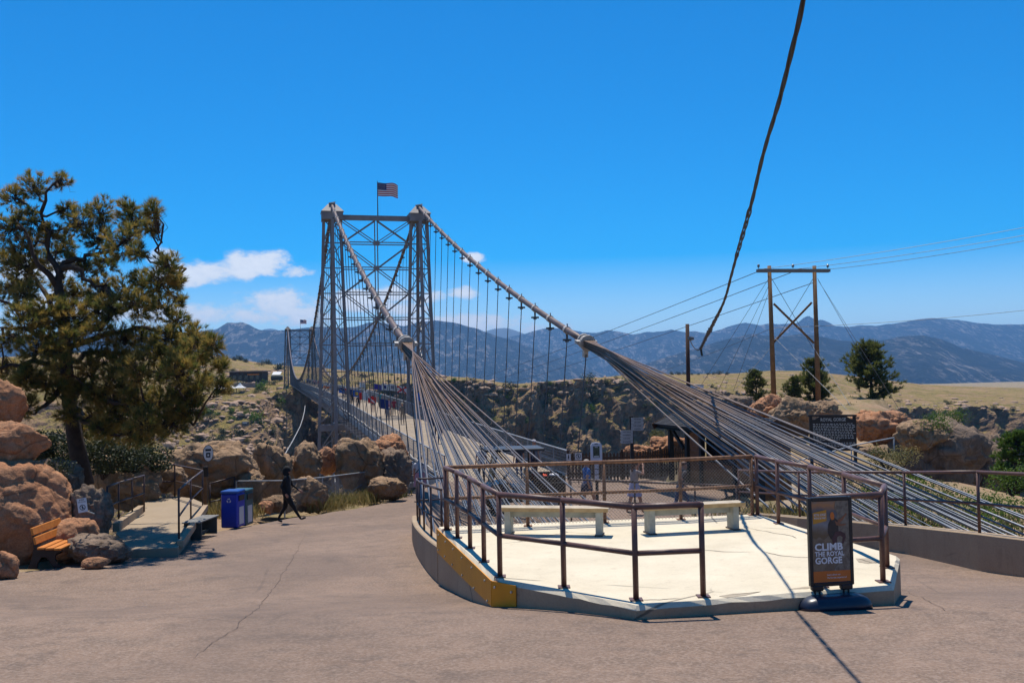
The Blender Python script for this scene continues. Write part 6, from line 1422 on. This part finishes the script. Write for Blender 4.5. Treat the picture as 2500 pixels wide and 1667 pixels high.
for i, (px, py, Y, r, m_, lb) in enumerate(((2065, 1012, 76, 1.7, M_LEAFO, 'wide olive bush in front of the tall bushy pine'), (2105, 1008, 78, 1.3, M_LEAFO, 'small olive bush left of the tall pine trunk'), (2275, 1035, 53, 1.3, M_LEAFB, 'bright green bush on top of the huge dark rock'), (2330, 1020, 56, 1.2, M_LEAFB, 'yellow-green bush on the crest of the huge dark rock'), (2165, 1120, 40, 1.1, M_LEAFO, 'grassy green bush left of the huge dark rock'), (2205, 1118, 42, .9, M_GRASS, 'dry straw bush against the huge dark rock'),
        (2190, 1235, 33, 1.3, M_LEAFB, 'bright green bush below the right cables'), (2260, 1250, 32, 1.4, M_LEAFB, 'bright green bush beside the second wall post'), (2120, 1215, 34, 1.1, M_LEAFB, 'green bush under the middle of the right cables'), (2330, 1270, 30, 1.1, M_LEAFO, 'olive bush behind the low wall'), (2420, 1290, 27, 1.1, M_LEAFB, 'green bush behind the last wall post'), (2470, 1170, 44, 1.5, M_LEAFB, 'large green bush right of the huge dark rock'), (2440, 1100, 62, 1.2, M_LEAFO, 'small bush on the slope right of the huge dark rock'), (2460, 1250, 33, 1.3, M_LEAFB, 'green bush near the right edge behind the wall'),
        (2070, 1195, 30, .7, M_LEAFO, 'small olive bush under the right cables behind the platform'), (2010, 1215, 27, .6, M_GRASS, 'small straw bush behind the side railing'), (2230, 1190, 40, 1.3, M_LEAFB, 'tall green bush in front of the huge dark rock'), (2150, 1160, 42, 1.0, M_LEAFO, 'olive bush at the end of the path'), (2290, 1215, 38, 1.2, M_LEAFO, 'olive bush at the foot of the huge dark rock'), (2380, 1235, 34, 1.2, M_LEAFB, 'green bush below the right shoulder of the dark rock'), (2490, 1300, 24, 1.0, M_LEAFO, 'olive bush at the right edge just behind the wall'), (1965, 1165, 34, .8, M_GRASS, 'straw tuft bush under the right cables'), (1580, 1095, 47, .9, M_LEAFO, 'yellow-green bush behind the arrow boards'), (1600, 1062, 52, 1.0, M_LEAFO, 'olive bush above the orange earth mound'), (2030, 1150, 37, .8, M_LEAFO, 'low green bush in front of the history marker'))):
    p = atY(px, py, Y); g = zn(p.x, p.y); p.z = min(p.z, p.z) - r * .35
    shrub(p, r, lb, m_, 100 + i, 1100, r * .06, group=GS)
grass_patch('dry_grass', [(Vector((p_.x, p_.y, zn(p_.x, p_.y))), 1.2) for p_ in [atY(x, 1180, Y) for x, Y in ((1960, 30), (2000, 33), (2060, 36), (2100, 40), (1940, 26.5), (1900, 28), (2140, 44), (2200, 36), (2050, 29), (1980, 38))]], .45, 4200, 43, 'dry grass on the slope below the right cables', w=.012)
# ---- H-frame power poles
M_POLE = mat('pole_wood', (.24, .125, .05), (.16, .08, .035), rough=.85, scale=3); M_PGREY = mat('grey_timber', (.2, .19, .18), rough=.8); M_PORC = mat('porcelain', (.12, .12, .13), rough=.3); M_LINE = mat('wire', (.05, .052, .06), rough=.5)
D8 = 80; hf = empty('power_pole_frame', atY(1940, 1000, D8), 'wooden H-frame power pole with grey crossarm and X brace', 'power pole')
P1t, P1b, P2t, P2b = atY(1878, 649, D8), atY(1890, 985, D8), atY(1988, 649, D8), atY(1999, 1015, D8)
for a, b in ((P1t, P1b), (P2t, P2b)): MB().tube([b - up * .5, a], [.23, .16], 12).build('pole', M_POLE, hf, smooth_=True)
for dy in (-.22, .22): MB().bar(atY(1848, 661, D8) + Vector((0, dy, 0)), atY(2025, 661, D8) + Vector((0, dy, 0)), .11, .26).build('crossarm', M_PGREY, hf)
MB().bar(atY(1887, 742, D8) + Vector((0, -.24, 0)), atY(1985, 838, D8) + Vector((0, -.24, 0)), .13, .16).build('cross_brace', M_POLE, hf); MB().bar(atY(1984, 738, D8) + Vector((0, .24, 0)), atY(1890, 836, D8) + Vector((0, .24, 0)), .13, .16).build('cross_brace', M_POLE, hf)
ins = [atY(1852, 655, D8), atY(1936, 655, D8), atY(2021, 655, D8)]
for p in ins: MB().lathe(p, [(.04, 0), (.04, .1), (.13, .12), (.11, .18), (.05, .2), (.13, .23), (.1, .29), (.04, .34)], 10).build('insulator', M_PORC, hf)
def wire(a, b, sag, r, root, name='wire', m=M_LINE, n=14):
    return MB().tube([a.lerp(b, i / n) - up * (sag * 4 * (i / n) * (1 - i / n)) for i in range(n + 1)], r, 4).build(name, m, root)
for a, (px, py, Y) in zip(ins, ((2700, 517, 66), (2700, 537, 64), (2700, 550, 62))): wire(a - up * .1, atY(px, py, Y), .25, .018, hf, 'power_line')
for a, (px, py, Y) in zip([atY(1848, 664, D8), atY(1930, 666, D8), atY(1986, 690, D8)], ((1020, 965, 330), (1040, 972, 330), (1060, 980, 330))): wire(a, atY(px, py, Y), 1.2, .03, hf, 'power_line', n=22)
wire(atY(1888, 800, D8), atY(2700, 735, 68), .3, .016, hf, 'service_line'); wire(atY(1888, 800, D8), atY(1400, 960, 200), 1.0, .02, hf, 'service_line')
for (x0, y0, x1, y1, Y1) in ((1878, 678, 1712, 940, 88), (1878, 695, 1755, 950, 86), (1880, 705, 1790, 955, 85), (1884, 680, 1985, 850, 80), (1984, 682, 1890, 838, 80), (1996, 680, 2110, 880, 76), (1998, 685, 2215, 1030, 70), (1892, 825, 2080, 1012, 72), (1984, 845, 2095, 1020, 73), (1880, 850, 1795, 950, 84)):
    wire(atY(x0, y0, D8), atY(x1, y1, Y1), .0, .02, hf, 'guy_wire', M_GALV if y0 > 820 else M_LINE, 3)
# ---- single pole and the heavy twisted cable that comes over the viewer
sp0, sp1 = atY(1680, 955, 48), atY(1678, 791, 48)
pole = empty('utility_pole', sp0 - up * 1.5, 'short dark wooden pole standing behind the right cables', 'pole')
MB().tube([sp0 - up * 2.2, sp1], [.115, .095], 10).build('pole', mat('dark_pole_wood', (.07, .03, .02), (.045, .022, .016), rough=.85, scale=4), pole, smooth_=True)
MB().lathe(atY(1687, 826, 47.8), [(.05, -.1), (.16, -.06), (.16, .06), (.05, .1)], 10).build('insulator', M_PORC, pole); MB().bar(atY(1678, 822, 48), atY(1690, 828, 47.7), .08).build('bracket', M_PGREY, pole)
CABP = [(1711, 850, 44), (1723, 825, 30)]
for (x_, y_) in ((1738, 797), (1768, 735), (1786, 670), (1807, 595), (1834, 500), (1866, 367), (1903, 244), (1943, 85), (1961, 0), (1990, -160), (2030, -420), (2090, -800)):
    a_, b_ = ray(x_, y_); CABP.append((x_, y_, 1.43 / (a_ - .135 + .106 * b_)))
cp = [atY(*q) for q in CABP]; fine = []
for i in range(len(cp) - 1):
    p0, p1, p2, p3 = cp[max(0, i - 1)], cp[i], cp[i + 1], cp[min(len(cp) - 1, i + 2)]
    for k in range(14): t = k / 14; fine.append(.5 * ((2 * p1) + (p2 - p0) * t + (2 * p0 - 5 * p1 + 4 * p2 - p3) * t * t + (3 * p1 - p0 - 3 * p2 + p3) * t ** 3))
fine.append(cp[-1])
hc = empty('overhead_cable', cp[0], 'thick black twisted cable bundle hanging down from above to the short pole', 'cable'); M_CBLK = mat('cable_black', (.02, .017, .017), (.035, .028, .028), rough=.55, scale=10)
Lc = 0
for w_ in range(4):
    pts = []; Lc = 0
    for i, p in enumerate(fine):
        d = fine[min(i + 1, len(fine) - 1)] - fine[max(0, i - 1)]; x, y = frame(d, Vector((0, 1, .3)))
        if i: Lc += (p - fine[i - 1]).length
        loose = .5 + .5 * noise.noise(Vector((Lc * .55, w_ * 3.3, 0))) + (.8 if abs(Lc - 33) < 1.0 or abs(Lc - 24) < .8 else 0); a = Lc * 3.4 + w_ * pi / 2
        R = (.007 + .009 * loose) * (1 + 3.2 * max(0, 1 - i / 40)); pts.append(p + (x * cos(a) + y * sin(a)) * R)
    MB().tube(pts, [.009 + .026 * max(0, 1 - i / 42) for i in range(len(pts))], 5).build('strand', M_CBLK, hc, smooth_=True)
wire(atY(1684, 828, 47.8), cp[0], .25, .03, hc, 'tail', M_CBLK); wire(cp[0], cp[0] - up * .35 + Vector((.05, 0, 0)), 0, .05, hc, 'end_sleeve', M_CBLK, 2)
# white hanging cable left of the near tower
hgc = empty('hanging_cable', atY(698, 1105, 60), 'thin pale cable hanging between the boulders and the tower', 'cable'); MB().tube([atY(*q) for q in ((694, 1112, 58), (704, 1094, 62), (714, 1077, 66), (724, 1058, 71), (733, 1040, 76), (739, 1022, 81), (743, 1005, 86), (745, 990, 91))], .03, 5).build('cable', M_CLAMP, hgc)

M_ROCKF = mat('pale_far_rock', (.46, .31, .21), (.3, .2, .14), rough=.95, scale=.8)
# ================================================================== FLAGS ON THE BRIDGE, FAR SIDE
def flag(px, py, t, w, h, label, cols, pat, lean=.3, side=1):
    s, q = on_plane(px, py, t); foot = B(s, t, zd(s) + .5); w *= .72; h *= .75; root = empty('banner_flag', foot, label, 'flag', 'flags along the bridge railings'); top = foot + up * (q.z - foot.z + h * .75) + BU * .35 * side
    MB().tube([foot, top], .022, 5).build('staff', M_STEEL2, root); dr = (BU * .9 * side + Vector((0, -.3, 0))).normalized(); ph = random.uniform(0, 6)
    ms = [cloth('flag_' + '_'.join('%d' % int(v * 100) for v in c_), c_) for c_ in cols]
    mb = MB(); mb.grid(lambda u, v: top - up * (.05 + h * v + .16 * w * u * u) + dr * (w * u) + Vector((0, 1, 0)) * (.09 * sin(u * 6 + ph + v)), 10, 8); mb.mi = []
    for i in range(10):
        for j_ in range(8):
            mb.mi.append({'plain': 0, 'bar': 1 if i < 3 else 0, 'stripe': 1 if j_ in (3, 4) else 0, 'disc': 1 if (i - 4.5) ** 2 + (j_ - 3.5) ** 2 < 6 else 0, 'cross': 1 if abs(i - j_ * 1.2) < 1.3 or abs(9 - i - j_ * 1.2) < 1.3 else 0, 'half': 1 if j_ > 3 else 0, 'diag': 1 if abs(i - j_ * 1.2) < 1.4 else 0}[pat])
    mb.build('cloth', ms if len(ms) > 1 else ms[0], root, smooth_=True)
NV, WH, RD, YL, BL, OR = (.015, .03, .14), (.6, .6, .6), (.55, .02, .02), (.6, .38, .03), (.03, .12, .45), (.75, .16, .02)
for a in ((872, 942, 2.9, 1.4, 1.1, 'white flag high on the far right railing', [WH], 'plain'), (908, 946, 2.9, 1.4, .95, 'purple-blue flag on the far right railing', [(.05, .04, .3)], 'plain'), (925, 947, 2.9, 1.2, 1.1, 'white flag with dark emblem on the far right railing', [WH, NV], 'disc'), (941, 948, 2.9, 1.4, 1.1, 'white flag with grey emblem on the far right railing', [WH, (.2, .2, .25)], 'disc'), (962, 953, 2.9, 1.5, 1.0, 'red and white crossed flag on the right railing', [WH, RD], 'cross'), (1003, 971, 2.9, .8, 1.0, 'bright blue flag at the right tower leg', [BL], 'plain'), (1078, 980, 2.9, .5, .5, 'orange flag glimpsed between the left cables', [OR], 'plain'),
          (852, 963, -2.7, 1.2, .9, 'blue flag with yellow disc on the left railing', [BL, YL], 'disc'), (868, 970, -2.7, 1.2, .9, 'white flag with red patch on the left railing', [WH, RD], 'bar'), (888, 978, -2.7, 1.0, .8, 'red flag with white diagonal stripe on the left railing', [RD, WH], 'diag'), (915, 990, -2.7, 1.0, 1.0, 'navy flag drooping on the left railing', [NV], 'plain'), (820, 955, -2.7, 1.3, .9, 'dark blue flag behind the left tower leg', [NV, BL], 'half'), (834, 958, -2.7, 1.2, .9, 'dark blue flag with red bar right of the left tower leg', [NV, RD], 'bar'), (785, 944, -2.7, 1.3, 1.0, 'orange and white flag left of the tower leg', [WH, OR], 'half'), (800, 949, -2.7, 1.2, .9, 'blue and white flag between the tower legs', [NV, WH], 'bar'),
          (722, 922, 2.7, 1.6, 1.2, 'distant blue flag at the far end of the bridge', [BL], 'plain'), (765, 937, 2.7, 1.4, 1.1, 'distant red flag on the far half of the bridge', [RD], 'plain')): flag(*a)
# far buildings
M_LODGE = mat('lodge_brown', (.06, .045, .038), (.04, .03, .027), rough=.85, scale=.5); M_TENT = mat('tent_white', (.68, .68, .68), rough=.7); M_TERR = mat('terrace', (.33, .24, .19), rough=.9, scale=.5); M_RBLD = mat('red_adobe', (.42, .18, .11), rough=.9, scale=.5); M_GLASSD = mat('dark_glass', (.015, .02, .025), rough=.15)
def fbox(px0, px1, py0, py1, Y, dep):
    a, b = atY(px0, py1, Y), atY(px1, py0, Y); return Vector(((a.x + b.x) / 2, Y + dep / 2, (a.z + b.z) / 2)), (abs(b.x - a.x), dep, abs(b.z - a.z))
YL = far_on(600, 934, 30).y + 2; c, z = fbox(560, 640, 907, 934, YL, 9); lodge = empty('lodge', Vector((c.x, c.y, c.z - z[2] / 2)), 'long dark brown lodge on the far rim', 'building'); MB().box(c, z).build('wall', M_LODGE, lodge)
MB().box(c + up * (z[2] / 2 + .2) + Vector((0, -1.2, 0)), (z[0] + 2.5, z[1] + 3.5, .4)).build('roof', M_TERR, lodge)
for k in range(5): cw, zw = fbox(568 + 14 * k, 577 + 14 * k, 916, 926, YL - .1, .12); MB().box(cw, zw).build('window', M_GLASSD, lodge)
cw, zw = fbox(604, 632, 912, 916, YL - 1, .8); MB().box(cw, zw).build('awning', M_ORANGE, lodge)
YT = far_on(585, 950, 30).y + 1; c, z = fbox(545, 626, 934, 950, YT, 12); terr = empty('terrace', Vector((c.x, c.y, c.z - z[2] / 2)), 'paved terrace with railing below the far lodge', 'terrace'); MB().box(c, z).build('platform', M_TERR, terr)
for k in range(22): p = Vector((c.x - z[0] / 2 + z[0] * k / 21, c.y - z[1] / 2, c.z + z[2] / 2)); MB().bar(p, p + up * 1.1, .12).build('post', M_DKRAIL, terr)
MB().bar(Vector((c.x - z[0] / 2, c.y - z[1] / 2, c.z + z[2] / 2 + 1.1)), Vector((c.x + z[0] / 2, c.y - z[1] / 2, c.z + z[2] / 2 + 1.1)), .12).build('rail', M_DKRAIL, terr)
for k, (px, lb) in enumerate(((538, 'left white peaked tent on the far rim'), (562, 'middle white peaked tent on the far rim'), (586, 'right white peaked tent on the far rim'))):
    p = far_on(px, 960, 30); root = empty('tent', p, lb, 'tent', 'white tents on the far rim'); r = 1.75
    mb = MB(); N = 12; prof = [(1.0, 1.7), (.62, 2.15), (.3, 2.7), (.08, 3.5)]
    vs = []
    for (f, zz_) in prof:
        for a in range(4): vs.append(p + Vector((r * f * (1, 1, -1, -1)[a], r * f * (-1, 1, 1, -1)[a], zz_)))
    fs = [[i * 4 + a, i * 4 + (a + 1) % 4, i * 4 + 4 + (a + 1) % 4, i * 4 + 4 + a] for i in range(3) for a in range(4)] + [[12, 13, 14, 15]]; mb.add(vs, fs); mb.build('canopy', M_TENT, root)
    for sx in (-1, 1):
        for sy in (-1, 1): MB().bar(p + Vector((sx * r * .95, sy * r * .95, -.3)), p + Vector((sx * r * .95, sy * r * .95, 1.72)), .1).build('pole', M_DKRAIL, root)
p = far_on(676, 930, 30); p.z += .1; bus = empty('tour_bus', p, 'dark tour vehicle with white canopy at the far bridge end', 'bus')
MB().box(p + up * 1.0, (4.4, 2.2, 1.6), bev=.2).build('body', M_LODGE, bus); MB().box(p + up * 1.5 + Vector((0, -1.11, 0)), (3.9, .06, .6)).build('window', M_GLASSD, bus); MB().box(p + up * 2.0, (4.4, 2.3, .35), bev=.1).build('roof', mat('bus_grey', (.42, .45, .46), rough=.5), bus); MB().box(p + up * 3.0, (3.4, 3.2, .15), rot=Matrix.Rotation(radians(24), 3, 'X'), bev=.05).build('canopy', M_TENT, bus)
for x in (-1.5, 1.5): MB().lathe(p + Vector((x, -1.05, .35)), [(.2, -.1), (.36, -.1), (.36, .1), (.2, .1)], 12, Matrix.Rotation(radians(90), 3, 'X')).build('wheel', M_TYRE, bus)
c, z = fbox(482, 498, 838, 862, 440, 4); rb = empty('adobe_hut', Vector((c.x, c.y, c.z - z[2] / 2)), 'small red block building behind the pine on the far hill', 'building'); MB().box(c, z).build('wall', M_RBLD, rb); MB().box(c + up * (z[2] / 2 + .15), (z[0] + .6, z[1] + .6, .3)).build('roof', M_TERR, rb)
fp = atY(518, 868, 430); fpo = empty('utility_pole', fp, 'thin distant power pole on the far hill beside the pine', 'pole'); MB().tube([fp - up * 2, atY(518, 812, 430)], [.3, .22], 6).build('pole', M_LODGE, fpo); MB().bar(atY(513, 818, 430), atY(523, 818, 430), .25).build('crossarm', M_LODGE, fpo)
# ---- trees and bushes of the far side, each its own thing, three shared shapes per kind
KIND = {}
for nm, m_ in (('juniper', M_LEAFD), ('bush', M_LEAFB), ('sage', M_LEAFO)):
    for v in range(3):
        mb, st = shrub_mesh(1.0, 420, .14, 300 + v * 7 + len(nm), lob=8, flat=1.1 if nm == 'juniper' else .8); KIND[nm, v] = (mb.mesh('foliage', m_), st.mesh('stem', M_BARK))
def far_plant(p, r, nm, label, group, name='juniper'):
    v = random.randrange(3); root = bpy.data.objects.new(name, None); col.objects.link(root); root.location = p - up * .25 * r; root.scale = (r, r, r * random.uniform(.9, 1.25)); root.rotation_euler.z = random.uniform(0, 6.28); tag(root, label, 'tree' if name == 'juniper' else 'shrub', group)
    for me, n_ in zip(KIND[nm, v], ('foliage', 'stem')): o = bpy.data.objects.new(n_, me); col.objects.link(o); o.parent = root
for (px, py, r, nm, lb) in ((572, 880, 2.1, 'juniper', 'dark juniper at the left end of the far skyline'), (586, 880, 2.4, 'juniper', 'second dark juniper on the far skyline'), (600, 886, 1.9, 'juniper', 'low dark juniper right of the skyline pair'), (636, 892, 2.0, 'juniper', 'small juniper above the far bus'), (655, 890, 3.2, 'juniper', 'wide juniper on the far skyline near the far tower'), (682, 905, 3.8, 'juniper', 'biggest dark juniper beside the far tower'), (645, 918, 2.0, 'juniper', 'upright dark juniper between lodge and bus'), (641, 952, 3.0, 'bush', 'bright green bush below the far lodge'), (503, 1010, 2.6, 'bush', 'bright green bush on the slope right of the pine'), (623, 1030, 2.9, 'bush', 'round green bush in the middle of the far slope'), (683, 985, 2.0, 'bush', 'small green bush left of the far tower'), (535, 1085, 2.0, 'juniper', 'dark bush low on the slope above the flat-topped boulder'), (583, 1065, 2.2, 'juniper', 'dark bush right of the slope cabinet'), (480, 1075, 1.9, 'sage', 'olive bush low on the slope beside the pine'), (635, 1085, 1.6, 'juniper', 'dark bush above the upright boulder'),
        (1432, 935, 2.2, 'juniper', 'round tree standing on the canyon rim'), (1440, 975, 3.2, 'juniper', 'dark tree growing on the cliff face'), (1445, 1000, 2.4, 'bush', 'green bush on the cliff below the dark tree'), (1480, 935, 1.6, 'sage', 'olive bush on the rim right of the round tree'), (1525, 938, 2.0, 'bush', 'green bush near the right end of the cliff rim')):
    p = far_on(px, py, 20); far_plant(p, r * 1.35, nm, lb, 'far side trees', 'juniper' if nm == 'juniper' else 'shrub')
rf = random.Random(77); cnt = 0
while cnt < 260:
    px = rf.choice((rf.uniform(420, 700), rf.uniform(420, 700), rf.uniform(820, 1000), rf.uniform(1060, 1660), rf.uniform(1060, 1660), rf.uniform(1700, 2500)))
    if px < 700: py = rf.uniform(900, 1130)
    elif px < 1000: py = rf.uniform(912, 960)
    elif px < 1700: py = interp(RIM, px) + abs(rf.gauss(5, 50))
    else: py = interp(RIM, px) + rf.gauss(0, 10)
    if py > 1120: continue
    p = far_on(px, py, 20); nm = rf.choice(('juniper', 'sage', 'sage', 'bush') if px < 1700 else ('juniper', 'sage')); far_plant(p, rf.uniform(.8, 2.2), nm, {'juniper': 'small dark juniper dotted over the far gorge slopes', 'sage': 'small olive sage bush dotted over the far gorge slopes', 'bush': 'small green bush dotted over the far gorge slopes'}[nm], {'juniper': 'far scattered junipers', 'sage': 'far scattered sage', 'bush': 'far scattered green bushes'}[nm], 'juniper' if nm == 'juniper' else 'shrub'); cnt += 1
for k in range(9): far_plant(far_on(1640 + k * 17 + rf.uniform(-5, 5), 915, 60), rf.uniform(1.2, 2.4), 'juniper', 'tiny dark tree in the row on the golden hill skyline', 'skyline trees on the golden hill', 'juniper')
c, z = fbox(591, 605, 1029, 1040, 300, 1.5); cb = empty('cabinet', c - up * z[2] / 2, 'small grey utility cabinet on the far slope', 'cabinet'); MB().box(c, z, bev=.08).build('body', M_STEEL2, cb); MB().box(c + up * .3 + Vector((0, -.8, 0)), (z[0] * .8, .06, .25)).build('label_plate', M_SIGNW, cb)
c, z = fbox(1690, 1718, 940, 948, 110, 2); cb = empty('cabinet', c - up * z[2] / 2, 'white utility box beside the short wooden pole', 'cabinet'); MB().box(c, z, bev=.05).build('body', M_KW, cb); MB().box(c + up * (z[2] / 2 + .04), (z[0] + .1, z[1] + .1, .08)).build('lid', M_CLAMP, cb)

# ---- loose rocks strewn over the far slopes, too many and too small to pick apart
rq = random.Random(21); mb = MB(); ico = bmesh.new(); bmesh.ops.create_icosphere(ico, subdivisions=1, radius=1.0); iv = [v.co.copy() for v in ico.verts]; ifc = [[v.index for v in f.verts] for f in ico.faces]; ico.free()
for i in range(900):
    px = rq.choice((rq.uniform(400, 700), rq.uniform(400, 700), rq.uniform(800, 1660), rq.uniform(1700, 2500)))
    py = rq.uniform(895, 1130) if px < 700 else interp(RIM, px) + rq.gauss(2, 14) if px < 1700 else interp(RIM, px) - abs(rq.gauss(0, 22)) + 4
    p = far_on(px, py, 20); r = rq.uniform(.3, 1.0) * rq.choice((1, 1, 1.9)); sx, sy, sz = r * rq.uniform(.8, 1.6), r, r * rq.uniform(.35, .7); ph = Vector((rq.uniform(0, 50), 0, 0))
    mb.add([p + Vector((v.x * sx, v.y * sy, v.z * sz)) * (1 + .45 * noise.noise(v * 1.3 + ph)) for v in iv], ifc)
mb.build('loose_rocks', M_ROCKF, loc=(0, 330, 0), label='pale pinkish rocks strewn over the far slopes and rims', cat='rocks', kind='stuff')
